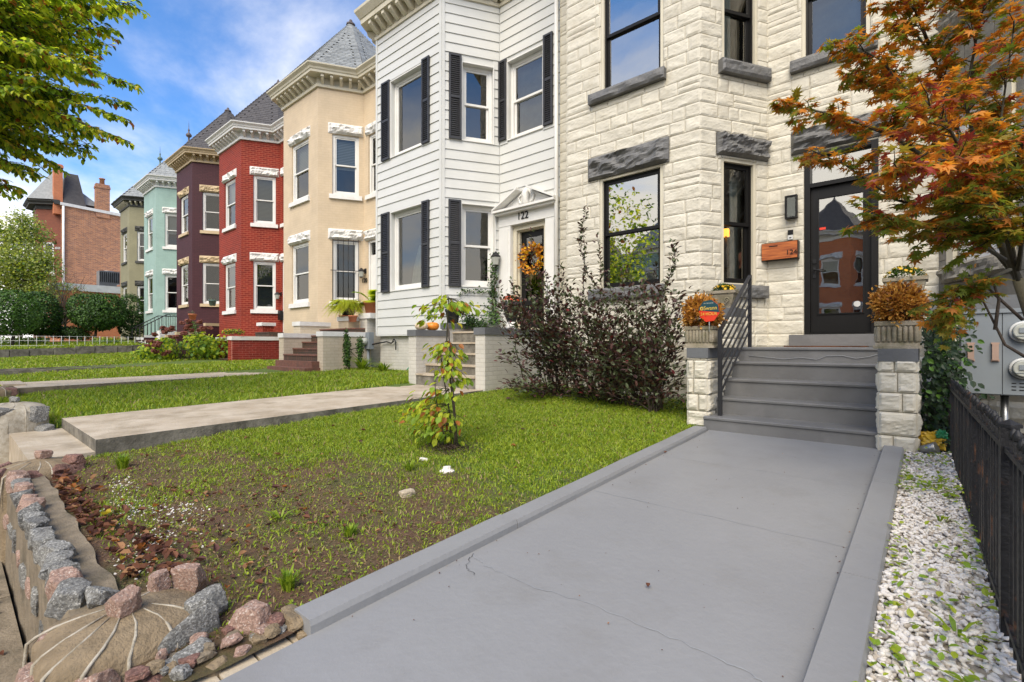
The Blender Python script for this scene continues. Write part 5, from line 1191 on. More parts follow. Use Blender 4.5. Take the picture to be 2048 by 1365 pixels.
# ================================================================== background: brick building beyond the row
bb = thing('brick_building', 'tall brick house with corner turret and bare brick side wall far down the street', 'house', (-58, 6.6, 0))
WF = Fr((-58, 6.6), (-58, 22)); MB().add([(-58, 6.6, -1), (-58, 24, -1), (-58, 24, 11.6), (-58, 6.6, 12.35)], [(0, 1, 2, 3)]).build('side_wall', M['brickfar'], bb)
tw = [(-63.4, 6.7), (-62.2, 5.2), (-59.9, 5.2), (-58.7, 6.65), (-58.0, 6.65)]
for i in range(4):
    F = Fr(tw[i], tw[i+1]); hl = [] if i == 3 else [(F.L/2-.42, F.L/2+.42, 6.4, 9.15), (F.L/2-.42, F.L/2+.42, 1.6, 4.2)]
    wall_panel(bb, F, 0, F.L, -1, 12.4, hl, M['brickdk'])
    for h in hl:
        window(bb, F, *h, M['white'], fw=.1, rec=.03); q = MB(); q.fb(F, h[0]-.15, h[1]+.15, -.1, .08, h[2]-.2, h[2]-.01); q.build('sill', M['lintw'], bb)
        q = MB(); P = []
        for k in range(9): a = PI*k/8; P.append((F.L/2+.55*math.cos(a), h[3]-.1+.5*math.sin(a)))
        q.tube([F.p(a, .03, z) for a, z in P], .11, 5); q.build('arch', M['brickdk'], bb)
        for s in (h[0]-.75, h[1]+.1):
            if s > 0 and s+.6 < F.L+.3: q = MB(); q.fb(F, max(0, s), min(F.L, s+.62), -.02, .03, 8.55, 8.75); q.build('band_stone', M['lintw'], bb)
sweep(tw, [(d*1.3, 12.1+a) for d, a in prof]).build('cornice', M['ldark'], bb)
tb = offs(tw[:4], .6); base = [(p.x, p.y, 12.85) for p in tb]+[(-58.6, 9.5, 12.85), (-63.5, 9.5, 12.85)]
MB().add(base+[(-60.9, 6.4, 16.0)], [(i, (i+1) % 6, 6) for i in range(6)]).build('turret_roof', M['slate'], bb)
MB().add([(-58.05, 6.75, 12.3), (-58.05, 8.4, 12.1), (-59.2, 7.9, 15.6), (-59.2, 7.0, 15.6), (-63, 6.75, 12), (-63, 8.4, 12)], [(0, 1, 2, 3), (3, 2, 5, 4), (0, 3, 4), (1, 5, 2)]).build('mansard', M['slated'], bb)
q = MB(); q.box(-58.9, -58.25, 6.15, 6.75, 11.6, 16.0); q.box(-58.95, -58.2, 6.1, 6.8, 15.7, 15.9); q.build('chimney', M['brickor'], bb)
q = MB(); q.box(-58.6, -57.9, 8.95, 9.95, 11.8, 14.9); q.box(-58.65, -57.85, 8.9, 10.0, 14.5, 14.7); q.lathe((-58.3, 9.45, 14.9), [(.2, 0), (.18, .5), (.24, .52), (.24, .6)], 8); q.build('chimney', M['brickfar'], bb)
q = MB(); q.add([(-58.1, 6.55, 12.35), (-57.85, 6.55, 12.35), (-57.85, 24, 11.6), (-58.1, 24, 11.6), (-58.1, 6.55, 12.6), (-57.85, 6.55, 12.6), (-57.85, 24, 11.85), (-58.1, 24, 11.85)], MB.BOXF); q.build('parapet_cap', M['lintw'], bb)
b = MB(); b.tube([(-57.9, 6.75, 12.3), (-57.9, 6.75, 3)], .09, 6); b.build('downspout', M['white'], bb)
MB().box(-70, -58.02, 6.7, 24, -1, 11.5).build('rear_wall', M['brickdk'], bb)
lb = thing('brick_extension', 'low flat-roofed brick building with white parapet in front of the tall brick side wall', 'building', (-50, 6, 0))
MB().box(-57.8, -50, 5.6, 22, -1, 4.2).build('walls', M['brickor'], lb)
q = MB(); q.box(-57.9, -49.9, 5.5, 22, 4.2, 4.35); q.box(-57.9, -49.9, 5.5, 5.7, 4.35, 4.75); q.box(-50.1, -49.9, 5.7, 22, 4.35, 4.75); q.box(-57.9, -57.6, 5.7, 22, 4.35, 5.4); q.build('parapet', M['metalwhite'], lb)
ac = thing('air_conditioner', 'dark rooftop air conditioning unit on the low white roof', 'air conditioner', (-51, 8.7, 4.4))
q = MB(); q.box(-51.5, -50.4, 8.0, 9.1, 4.75, 5.0); q.build('stand', M['steel'], ac)
q = MB(); q.box(-51.5, -50.4, 8.0, 9.3, 5.0, 6.0); q.lathe((-50.95, 8.65, 6.0), [(.4, 0), (.4, .05)], 14); q.build('casing', M['steel'], ac)
for k in range(10): q = MB(); q.box(-50.40, -50.36, 8.05+k*.125, 8.10+k*.125, 5.1, 5.9); q.build('grille_slat', M['black'], ac)
# wire fence and white planters in the raised yard
wf = thing('wire_fence', 'thin pale wire fence across the raised lawn far down the row', 'fence', (-30, 4, -.2)); b = MB()
for k in range(24): y = 1.0+k*.27; q = MB(); q.tube([(-30, y, -.25), (-30, y, .42)], .012, 4); q.build('wire_post', M['metalwhite'], wf)
for z in (-.02, .20, .40): q = MB(); q.tube([(-30, 1.0, z), (-30, 7.2, z)], .009, 4); q.build('wire', M['metalwhite'], wf)
for k, (px) in enumerate((58, 73, 88)):
    p = at(px, 690, 27); c = (p.x, p.y, .02); q = thing('planter_box', ('leftmost', 'middle', 'rightmost')[k]+' of three small white planter boxes behind the wire fence', 'planter', c, 'white planter boxes'); b = MB(); b.add([(c[0]+sx*(.2+.05*tz), c[1]+sy*(.18+.05*tz), c[2]+tz*.36) for tz in (0, 1) for sx, sy in ((-1, -1), (1, -1), (1, 1), (-1, 1))], MB.BOXF); b.build('tub', M['white'], q)
    b = MB(); b.box(c[0]-.26, c[0]+.26, c[1]-.24, c[1]+.24, c[2]+.36, c[2]+.40); b.build('rim', M['white'], q)
ch = thing('lawn_chair', 'red and white folding chair beside the maroon steps', 'chair', (-29.3, 6.2, -.2)); p = at(305, 690, 23)
b = MB(); x, y, z = p.x, p.y, -.15
b.box(x-.25, x+.25, y-.25, y+.25, z+.36, z+.40); b.build('seat', M['gpink'], ch)
b = MB(); b.box(x-.25, x+.25, y+.22, y+.26, z+.4, z+.85); b.build('backrest', M['white'], ch)
for sx in (-.23, .23):
    for sy in (-.23, .23): b = MB(); b.tube([(x+sx, y+sy, z), (x+sx, y+sy, z+.36)], .02, 5); b.build('leg', M['white'], ch)
# houses across the street, seen mirrored in the panes
for k, (src, x, lab) in enumerate(((118, -3.9, 'orange brick row house across the street reflected in the door glass'), (120, -9.9, 'tan row house across the street, second from the right'), (114, -15.9, 'mint green row house across the street reflected in the bay window'), (118, -21.9, 'orange brick row house across the street, left of the mint one'), (116, 2.1, 'maroon row house across the street behind the photographer'), (120, -27.7, 'tan row house across the street at the far end'))):
    c = copy_tree(H[src], skip=('slate', 'bracket', 'interior', 'flute')); c.location = (x, -22.5, -1.3); c.rotation_euler = (0, 0, PI); c['label'] = lab; c['group'] = 'row houses across the street'
    if src == 118:
        for ch in c.children:
            if ch.name.startswith(('wall', 'rear_wall')): ch.material_slots[0].link = 'OBJECT'; ch.material_slots[0].material = M['brickor']
# ================================================================== leaf shapes
def oval(l=1, w=.72, fold=.12, droop=.12):      # leaf along +x from its stalk, folded along the midrib
    v = [(0, 0, 0), (l*.3, w*.42, fold*w), (l*.68, w*.40, fold*w-droop*.4), (l, 0, -droop), (l*.68, -w*.40, fold*w-droop*.4), (l*.3, -w*.42, fold*w), (l*.5, 0, -droop*.15)]
    return np.array(v), [(0, 6, 1), (1, 6, 2), (2, 6, 3), (3, 6, 4), (4, 6, 5), (5, 6, 0)]
def quadleaf(l=1, w=.7): return np.array([(0, 0, 0), (l*.5, w*.5, .05), (l, 0, -.08), (l*.5, -w*.5, .05)]), [(0, 3, 2, 1)]
def mapleleaf():
    v = [(0.0, 0, 0)]; L = [(-150, .38), (-100, .62), (-55, .85), (-25, .0), (0, 1.0)]
    pts = []
    for a, r_ in ((-140, .42), (-118, .3), (-92, .74), (-68, .40), (-48, .95), (-24, .44), (0, 1.08), (24, .44), (48, .95), (68, .40), (92, .74), (118, .3), (140, .42), (180, .08)):
        t = math.radians(a); pts.append((r_*math.cos(t)*.62+.0, r_*math.sin(t)*.62, -.10*r_*r_+(.04 if r_ < .31 else 0)))
    v += pts; return np.array(v), [(0, i+1, (i+1) % 14+1) for i in range(14)]
OV, QL, ML = oval(), quadleaf(), mapleleaf()
def lv(shape, mats): return [(shape[0], shape[1], m, False) for m in mats]
LM = {}
def L_(k, a, b, tr=.4, **kw): LM[k] = leafm(k, a, b, tr, **kw); return LM[k]
L_('leaf_green', (.24, .37, .03), (.30, .42, .035), .6); L_('leaf_lime', (.50, .60, .05), (.62, .66, .06), .6); L_('leaf_yellow', (.62, .48, .05), (.5, .42, .05), .5); L_('leaf_deep', (.06, .12, .015), (.09, .16, .018)); L_('leaf_rust', (.40, .14, .03), (.28, .10, .02))
L_('maple_orange', (.72, .30, .04), (.62, .23, .03), .5); L_('maple_rust', (.50, .19, .035), (.38, .15, .03), .5); L_('maple_olive', (.27, .23, .035), (.33, .24, .035), .5); L_('maple_green', (.19, .25, .03), (.15, .20, .03), .5); L_('maple_red', (.42, .07, .05), (.34, .06, .05), .45); L_('maple_pink', (.42, .15, .13), (.34, .10, .09), .3)
L_('plum_dark', (.075, .038, .036), (.055, .03, .03), .15); L_('plum_brown', (.125, .055, .045), (.09, .045, .035), .2); L_('plum_green', (.15, .17, .09), (.11, .14, .07), .2); L_('plum_red', (.16, .02, .022), (.11, .015, .02), .25)
L_('hedge_a', (.035, .08, .015), (.05, .11, .018), .15); L_('hedge_b', (.07, .16, .022), (.10, .20, .025), .2); L_('hedge_c', (.02, .045, .012), (.03, .06, .014), .1)
L_('ivy', (.02, .055, .012), (.035, .075, .016), .15); L_('ivy_dark', (.012, .028, .010), (.02, .04, .012), .1)
L_('fern', (.40, .46, .03), (.52, .52, .04), .35); L_('dry_orange', (.72, .40, .09), (.58, .30, .06), .3); L_('dry_brown', (.40, .17, .04), (.3, .12, .03), .2)
L_('mum_yellow', (.80, .50, .015), (.72, .40, .012), .2); L_('mum_red', (.62, .09, .02), (.5, .06, .02), .2); L_('gold', (.62, .27, .02), (.5, .18, .02), .2)
L_('hyd_green', (.17, .28, .03), (.24, .36, .035), .35); L_('hyd_head', (.20, .065, .04), (.14, .045, .03), .15)
L_('dead_brown', (.19, .085, .05), (.13, .055, .035), .15, rough=.75, spec=.15); L_('dead_tan', (.36, .20, .10), (.28, .14, .07), .15, rough=.75, spec=.15); L_('dead_purple', (.12, .055, .045), (.08, .04, .035), .1, rough=.75, spec=.15)
L_('far_leaf', (.30, .34, .08), (.38, .42, .10), .35); L_('far_leaf_b', (.17, .22, .05), (.22, .27, .06), .3)
L_('grass_a', (.23, .32, .02), (.29, .38, .025), .35); L_('grass_b', (.30, .38, .03), (.38, .44, .035), .35); L_('grass_c', (.13, .22, .018), (.17, .26, .02), .3); L_('straw', (.38, .28, .13), (.26, .19, .09), .2); L_('moss', (.12, .15, .03), (.15, .15, .04), .1)
def wchoice(r, ws):
    t = r.random()*sum(ws)
    for i, w in enumerate(ws):
        t -= w
        if t <= 0: return i
    return len(ws)-1
def leaf_R(r, d, tilt=.5, up=(0, 0, 1)):      # leaf pointing along d, face near up
    d = (Vector(d).normalized()+Vector((r.gauss(0, tilt), r.gauss(0, tilt), r.gauss(0, tilt*.7)))).normalized()
    u = (Vector(up)+Vector((r.gauss(0, tilt*.8), r.gauss(0, tilt*.8), r.gauss(0, .2)))).normalized(); return frame_from(d, u)
def bend(a, b, r, k=5, sag=.0, wob=.04):
    a, b = Vector(a), Vector(b); L = (b-a).length; P = []
    for i in range(k+1):
        f = i/k; p = a.lerp(b, f)+Vector((0, 0, sag*L*4*f*(1-f))); 
        if 0 < i < k: p += Vector((r.gauss(0, 1), r.gauss(0, 1), r.gauss(0, 1)))*wob*L
        P.append(p)
    return P
def along(P, f):
    n = len(P)-1; x = min(max(f, 0), .9999)*n; i = int(x); return P[i].lerp(P[i+1], x-i), (P[i+1]-P[i]).normalized()
# ================================================================== grass, weeds
def lawn_blades(name, x0, x1, y0, y1, n, h0, h1, seed, dens, wid=.0035, label='short green grass'):
    R = np.random.default_rng(seed); X = R.uniform(x0, x1, n); Y = R.uniform(y0, y1, n); keep = []
    D = np.array([dens(a, b) for a, b in zip(X, Y)]); k = R.random(n) < D; X, Y, D = X[k], Y[k], D[k]; n = len(X)
    Z = np.array([gz(a, b)+relief(a, b) for a, b in zip(X, Y)])-.004; Hh = R.uniform(h0, h1, n)*(.6+.5*D); A = R.uniform(0, 2*np.pi, n); W = wid*(1+Y*.12)*R.uniform(.7, 1.4, n)
    B = R.uniform(0, 2*np.pi, n); Ln = Hh*R.uniform(.2, 1.1, n); dx, dy = np.cos(A), np.sin(A)
    V = np.zeros((n, 5, 3)); V[:, 0] = np.stack([X-dx*W, Y-dy*W, Z], 1); V[:, 1] = np.stack([X+dx*W, Y+dy*W, Z], 1)
    mx, my = X+np.cos(B)*Ln*.35, Y+np.sin(B)*Ln*.35; V[:, 2] = np.stack([mx+dx*W*.8, my+dy*W*.8, Z+Hh*.6], 1); V[:, 3] = np.stack([mx-dx*W*.8, my-dy*W*.8, Z+Hh*.6], 1); V[:, 4] = np.stack([X+np.cos(B)*Ln, Y+np.sin(B)*Ln, Z+Hh*.95], 1)
    me = bpy.data.meshes.new(name); me.vertices.add(n*5); me.vertices.foreach_set('co', V.astype(np.float32).ravel())
    base = (np.arange(n)*5)[:, None]; loops = np.concatenate([base+np.array([0, 1, 2, 3]), base+np.array([3, 2, 4])], 1).ravel()
    me.loops.add(n*7); me.loops.foreach_set('vertex_index', loops.astype(np.int32)); me.polygons.add(n*2)
    st = np.stack([np.arange(n)*7, np.arange(n)*7+4], 1).ravel(); me.polygons.foreach_set('loop_start', st.astype(np.int32)); me.polygons.foreach_set('loop_total', np.tile([4, 3], n).astype(np.int32))
    for m in ('grass_a', 'grass_b', 'grass_c', 'straw'): me.materials.append(LM[m])
    pr = np.stack([.42*np.ones(n), .30*np.ones(n), .2*np.ones(n)], 1); u = R.random(n); dry = np.where(D < .3, .35, .06)
    mi = np.where(u < dry, 3, np.where(u < dry+.4, 0, np.where(u < dry+.68, 1, 2))); me.polygons.foreach_set('material_index', np.repeat(mi, 2).astype(np.int32)); me.update(calc_edges=True)
    o = bpy.data.objects.new(name, me); COL.objects.link(o); o['kind'] = 'stuff'; o['label'] = label; return o
def sm(a, b, x): t = min(1, max(0, (x-a)/(b-a))); return t*t*(3-2*t)
def dens124(x, y):
    nz = noise.noise(Vector((x*1.1, y*1.1, 2)))*.5+noise.noise(Vector((x*3.3, y*3.3, 7)))*.35+noise.noise(Vector((x*9, y*9, 7)))*.25
    d = sm(1.15, 3.3, y+nz*1.7+(-(x+3.6))*.55)
    if math.hypot(x+3.42, (y-3.12)*1.0) < .30+nz*.12: d *= .05
    d *= 1-.9*sm(.12, .0, y-.5)
    return max(.16+.75*max(0, nz+.1), d)*(1-.75*sm(6.0, 6.6, y))
lawn_blades('grass', -5.68, -2.0, .55, 7.2, 170000, .018, .05, 1, dens124, .0026, 'short green grass of the front lawn, thinning to bare soil near the wall')
dn = lambda x, y: .55+.45*noise.noise(Vector((x*2, y*2, 0)))
lawn_blades('grass', -11.8, -7.7, .55, 7.2, 60000, .05, .11, 2, dn, .005, 'yellow-green grass in front of the white siding house')
lawn_blades('grass', -17.6, -13.6, .6, 7.0, 22000, .04, .09, 3, dn, .008, 'grass strip in front of the tan house')
lawn_blades('grass', -28.9, -19.2, .6, 7.0, 30000, .04, .10, 4, dn, .012, 'grass in front of the red house')
lawn_blades('grass', -38, -29.0, .5, 9, 30000, .06, .14, 5, dn, .016, 'grass of the raised yard with the wire fence')
# thatch and dry moss over the bare patches
R_ = np.random.default_rng(77); r = random.Random(78); xf = []
L_('thatch_a', (.26, .15, .075), (.17, .10, .055), .1); L_('thatch_b', (.30, .22, .11), (.2, .15, .08), .1); L_('thatch_c', (.17, .16, .05), (.2, .2, .06), .1); L_('thatch_d', (.07, .045, .03), (.1, .06, .04), 0)
for i in range(42000):
    x, y = r.uniform(-5.66, -1.99), .52+3.9*r.random()**1.25; d = dens124(x, y)
    if r.random() < d*1.1: continue
    c = noise.noise(Vector((x*2.2, y*2.2, 40)))
    xf.append((wchoice(r, (3, 2, max(.1, .9+5*c), 3-3*c)), (x, y, gz(x, y)+relief(x, y)+r.uniform(0, .008)), rotm(r, .35), (r.uniform(.008, .03), r.uniform(.004, .010), .01)))
o = joined('thatch', None, lv(QL, [LM['thatch_a'], LM['thatch_b'], LM['thatch_c'], LM['thatch_d']]), xf); o['label'] = 'dry thatch, moss and soil crumbs on the bare front of the lawn'
# clover and small weeds in the lawn
r = random.Random(31); xf = []
for i in range(46000):
    x, y = r.uniform(-5.66, -2.0), r.uniform(.55, 7.0); d = dens124(x, y)
    c = noise.noise(Vector((x*2.6, y*2.6, 20)))
    if r.random() > (.36+.64*d)*(.8+c*1.4): continue
    s = r.uniform(.010, .021); xf.append((wchoice(r, (3, 2.4, 3, 1.2+3*(d < .4))), (x, y, gz(x, y)+relief(x, y)+r.uniform(.004, .03)*(.4+d)), rotm(r, .35), s))
o = joined('clover', None, lv(OV, [LM['grass_a'], LM['grass_b'], LM['grass_c'], LM['moss']]), xf); o['label'] = 'clover and small round-leaved weeds mixed into the front lawn'
def tuft(x, y, n, h, seed, label, name='weed', mats=('grass_a', 'grass_c'), z=None, wide=.3, w=.006):
    r = random.Random(seed); t = thing(name, label, 'weed', (x, y, (gz(x, y) if z is None else z))); b = MB(); z0 = t.location.z
    for i in range(n):
        a = r.uniform(0, 2*PI); hh = h*r.uniform(.5, 1); e = wide*h*r.uniform(.4, 2.2); d = Vector((math.cos(a), math.sin(a), 0)); s = Vector((-d.y, d.x, 0))*w*r.uniform(.7, 1.3); p = Vector((x, y, z0))+d*r.uniform(0, .03)
        b.add([p-s*.6, p+s*.6, p+d*e*.4+Vector((0, 0, hh*.7))+s, p+d*e*.4+Vector((0, 0, hh*.7))-s, p+d*e+Vector((0, 0, hh*.95))], [(0, 1, 2, 3), (3, 2, 4)], r.randint(0, 1))
    b.build('leaves', [LM[m] for m in mats], t, kind='stuff'); return t
tuft(-2.22, 1.02, 60, .10, 1, 'tuft of long grass at the near end of the walkway kerb', 'grass_tuft'); tuft(-5.05, .95, 90, .13, 2, 'dark grass tuft at the near corner of the concrete path', 'grass_tuft'); tuft(-3.05, 1.35, 18, .05, 3, 'flat rosette weed on the bare lawn near the walkway', 'weed', wide=1.4, w=.006)
tuft(-3.2, 2.45, 40, .09, 4, 'grass tuft beside the mulch of the sapling', 'grass_tuft'); tuft(-2.5, 1.5, 40, .07, 5, 'small grass tuft by the middle of the walkway kerb', 'grass_tuft'); tuft(-10.6, 6.7, 90, .42, 6, 'clump of long dark strap leaves at the foundation of the white house', 'strap_plant', wide=.6, w=.012); tuft(-10.0, 6.9, 60, .28, 7, 'low weedy plant beside the strap-leaved clump', 'weed', wide=.7, w=.015)
# white pebble strip
r = random.Random(9); PV = []
for k, m in enumerate(('pebbleA', 'pebbleA', 'pebbleA', 'pebbleB', 'pebbleB', 'pebbleC')):
    v, f = rockv(900+k, (1, .72, .5), 1, 8, .05); PV.append((np.array([tuple(q) for q in v]), f, M[m], True))
xf = []; gx = .245
for i in range(8200):
    y = 1.25+4.25*r.random()**1.15; x = r.uniform(-.148, gx-.02*(y-1)); s = r.uniform(.0095, .020)*(1.12 if y < 3 else 1)
    zt = gz(x, y)-.022+.02*noise.noise(Vector((x*5, y*3, 0)))+r.uniform(0, .02); nn = noise.noise(Vector((x*9, y*3, 0)))
    if y > 4.9 and r.random() < (y-4.9)*1.4: continue
    if abs(x-gx) < .07 and r.random() < .35: continue
    xf.append((wchoice(r, (3, 3, 3, 1.3+nn, 1.2+nn, .5)), (x, y, zt), rotm(r, .45), s))
o = joined('white_gravel', None, PV, xf); o['label'] = 'strip of white pebbles between the walkway kerb and iron fence'
xf = []
for (cx0, cy0, rr, n) in ((-3.95, .78, .16, 160), (-3.25, .72, .13, 90), (-4.55, .85, .12, 70), (-3.6, .95, .2, 120), (-3.0, .62, .12, 60)):
    for i in range(n):
        x, y = r.gauss(cx0, rr), r.gauss(cy0, rr*.45); xf.append((r.randint(0, 4), (x, y, gz(x, y)+relief(x, y)+.004), rotm(r, .4), r.uniform(.005, .011)))
o = joined('scattered_pebbles', None, PV, xf); o['label'] = 'white pebbles scattered among the dead leaves along the wall'
# green weeds in the gravel
xf = []
for (cx0, cy0, sx, sy, n, h) in ((.0, 5.1, .12, .15, 90, .05), (.02, 4.35, .10, .12, 130, .04), (-.1, 4.4, .04, .2, 50, .04), (.15, 4.1, .06, .1, 60, .05), (.17, 3.2, .04, .3, 60, .05), (-.1, 3.1, .03, .3, 40, .03), (.0, 2.9, .1, .3, 40, .03), (.1, 2.2, .08, .3, 70, .04), (-.1, 1.9, .04, .3, 60, .03), (.05, 1.7, .1, .2, 60, .04)):
    for i in range(n): x, y = max(-.14, min(.24, r.gauss(cx0, sx))), r.gauss(cy0, sy); xf.append((r.randint(0, 2), (x, y, gz(x, y)+r.uniform(0, h)), leaf_R(r, (r.gauss(0, 1), r.gauss(0, 1), .3), .3), r.uniform(.018, .04)))
o = joined('gravel_weeds', None, lv(OV, [LM['grass_a'], LM['grass_b'], LM['hyd_green']]), xf); o['label'] = 'small green weeds growing through the white pebbles'
for k, (x, y) in enumerate(((.08, 2.35), (.12, 2.0), (.05, 3.6))): tuft(x, y, 7, .055, 60+k, ('dandelion rosette in the middle of the gravel near the fence', 'broad-leaved weed in the nearest gravel', 'small weed in the gravel halfway to the steps')[k], 'weed', ('grass_a', 'hyd_green'), wide=.9, w=.008)
# mulch ring, fallen leaves
xf = []
for i in range(1600):
    a, q = r.uniform(0, 2*PI), abs(r.gauss(0, .19)); x, y = -3.42+q*math.cos(a)*1.15, 3.10+q*math.sin(a)*1.1; xf.append((r.randint(0, 1), (x, y, gz(x, y)+relief(x, y)+.004+max(0, .03-.09*q)), rotm(r, .5), r.uniform(.008, .02)))
L_('mulch_a', (.045, .03, .02), (.03, .02, .014), 0); L_('mulch_b', (.075, .05, .032), (.055, .036, .022), 0)
o = joined('mulch', None, lv(OV, [LM['mulch_a'], LM['mulch_b']]), xf); o['label'] = 'dark bark mulch heaped round the foot of the sapling'
def curled(seed):
    q = random.Random(seed); v, f = oval(1, .62, .5, -.1); v = v.copy(); c = q.uniform(.2, .6)
    for i in range(len(v)): v[i][2] += c*(v[i][0]-.5)**2+.6*c*v[i][1]**2+q.uniform(-.04, .04)
    return v, f
CL = [curled(k) for k in range(5)]; DM = ['dead_brown', 'dead_tan', 'dead_purple', 'dead_brown', 'leaf_yellow']
DV = [(CL[k][0], CL[k][1], LM[DM[k]], False) for k in range(5)]+[(CL[1][0], CL[1][1], LM['leaf_rust'], False)]
xf = []
for i in range(420):
    x = -2.75-2.45*r.random()**1.3; y = .53+abs(r.gauss(0, .07))+(.16 if x > -3.5 else 0)*r.random()
    if x > -3.9 and r.random() < .2: y += r.random()*.3
    xf.append((wchoice(r, (4, 2, 3, 3, .15, .6)), (x, y, gz(x, y)+relief(x, y)+r.uniform(.004, .035)), rotm(r, .4), r.uniform(.03, .065)))
for i in range(190): x, y = r.uniform(-4.2, -2.4), r.uniform(.6, 1.9); xf.append((wchoice(r, (4, 2, 3, 3, .1, .6)), (x, y, gz(x, y)+relief(x, y)+r.uniform(.002, .015)), rotm(r, .25), r.uniform(.02, .045)))
o = joined('leaf_litter', None, DV, xf); o['label'] = 'brown dead leaves drifted against the inside of the stone wall'
DME = []
for k, (v, f, m, s_) in enumerate(DV): me = bpy.data.meshes.new('fallen_leaf'); me.from_pydata([tuple(a) for a in v], [], f); me.materials.append(m); DME.append(me)
hand = [(366, 992, 0, .085), (410, 1000, 1, .07), (205, 1034, 4, .08), (497, 1117, 1, .05), (395, 1062, 1, .05), (240, 1078, 5, .045), (350, 1095, 1, .05), (205, 1205, 1, .07), (445, 1060, 2, .05), (560, 985, 2, .06), (330, 985, 0, .05), (700, 1160, 5, .03), (588, 1135, 4, .02)]
pts = []
for px, py, k, s in hand: x, y = P2(px, py, -1.06); pts.append((x, y, k, s))
for i in range(70):
    y = .75+5.6*r.random()**1.6; x = r.uniform(-5.5, -2.1); pts.append((x, y, wchoice(r, (4, 3, 2, 2, .5, 1.2)), r.uniform(.035, .06)))
for i, (x, y, k, s) in enumerate(pts):
    R = rotm(r, .18); Rm = Matrix(((R[0], R[1], R[2]), (R[3], R[4], R[5]), (R[6], R[7], R[8]))); o = put(DME[k], 'fallen_leaf', None, (x, y, gz(x, y)+relief(x, y)+.014+s*.1), Rm, s)
    col_ = ('dry brown', 'dry tan', 'dark purplish', 'curled brown', 'bright yellow', 'rust orange')[k]
    wh_ = 'near the walkway kerb' if x > -2.55 else ('by the mulch of the sapling' if math.hypot(x+3.42, y-3.12) < .8 else ('close to the stone edging wall' if y < 1.15 else ('beside the concrete path on the left' if x < -4.9 else ('in the grass before the purple shrub' if y > 4.3 else ('on the bare earth, left half' if x < -3.7 else 'on the bare earth, right half')))))
    sz_ = 'large ' if s > .055 else ('' if s > .044 else 'small ')
    tag(o, (sz_+col_+' leaf lying '+wh_), 'leaf', 'leaves fallen on the lawn')
for i, (px, py, k) in enumerate(((1328, 920, 3), (1296, 1163, 0))):
    x, y = P2(px, py, zw(3)-.0); o = put(DME[k], 'fallen_leaf', None, (x, y, zw(y)+.01), (0, 0, i+1), .035); tag(o, ('tiny curled dead leaf on the grey walkway near the steps', 'tiny dead leaf in the middle of the grey walkway')[i], 'leaf')
x = -7; 
xf = []
for i in range(260): x = r.uniform(-6.2, -2.7); y = r.uniform(-.4, .22); xf.append((wchoice(r, (4, 1, 3, 3)), (x, y, -1.61), rotm(r, .3), r.uniform(.03, .06)))
o = joined('sidewalk_leaves', None, DV, xf); o['label'] = 'dead leaves on the sidewalk at the foot of the wall'
# ================================================================== sapling in the lawn
r = random.Random(17); sp_ = thing('sapling', 'slender staked sapling with tiers of drooping yellow-green leaves in the lawn', 'young tree', (-3.42, 3.13, gz(-3.42, 3.13)))
zg_ = sp_.location.z; T = lambda px, py, dt=0: at(px, py, 4.66+dt)
stems = [([T(908, 905), T(912, 860), T(903, 780), T(893, 690), T(897, 600)], .014), ([T(905, 905, .05), T(900, 830, .1), T(888, 760, .1), T(880, 700, .1)], .010), ([T(903, 905), T(885, 860, -.05), T(872, 800, -.1), T(868, 740, -.1)], .008)]
for P, w in stems: b = MB(); b.tube(P, [w*(1-.6*i/(len(P)-1)) for i in range(len(P))], 6); b.build('trunk', M['barkgreen'], sp_)
b = MB(); b.tube([T(916, 905, -.03), T(896, 650, -.03)], .007, 5); b.build('stake', M['bark'], sp_)
xf = []; br = MB()
for (px, py, w, h, n) in ((897, 603, 58, 16, 60), (868, 618, 22, 22, 14), (930, 612, 26, 12, 14), (845, 640, 8, 10, 6), (905, 640, 14, 12, 8), (890, 692, 34, 16, 34), (905, 712, 30, 16, 26), (870, 700, 18, 14, 10), (893, 738, 34, 16, 32), (920, 760, 18, 16, 14), (870, 785, 40, 20, 40), (850, 815, 40, 22, 46), (880, 830, 42, 26, 50), (850, 855, 36, 24, 40), (885, 868, 30, 16, 22)):
    for i in range(int(n*1.4)):
        dx, dy = r.gauss(0, .5)*w, r.gauss(0, .45)*h; p = T(px+dx, py+dy+abs(dx)*.25, r.gauss(0, w*.0024)); c = T(899, py-6)
        d = (p-c); d.z = -.55*abs(d.length)-.06
        xf.append((wchoice(r, (4, 4, 1.6, .9, 1.4)), p, leaf_R(r, d, .35), r.uniform(.055, .085)))
        if i % 5 == 0: br.tube([c, c.lerp(p, .6)+Vector((0, 0, .02)), p], [.0035, .0025, .0015], 4, caps=False)
br.build('twigs', M['barkgreen'], sp_)
pieces('leaf', sp_, lv(OV, [LM['hyd_green'], LM['leaf_lime'], LM['leaf_rust'], LM['leaf_yellow'], LM['leaf_green']]), xf, 300)
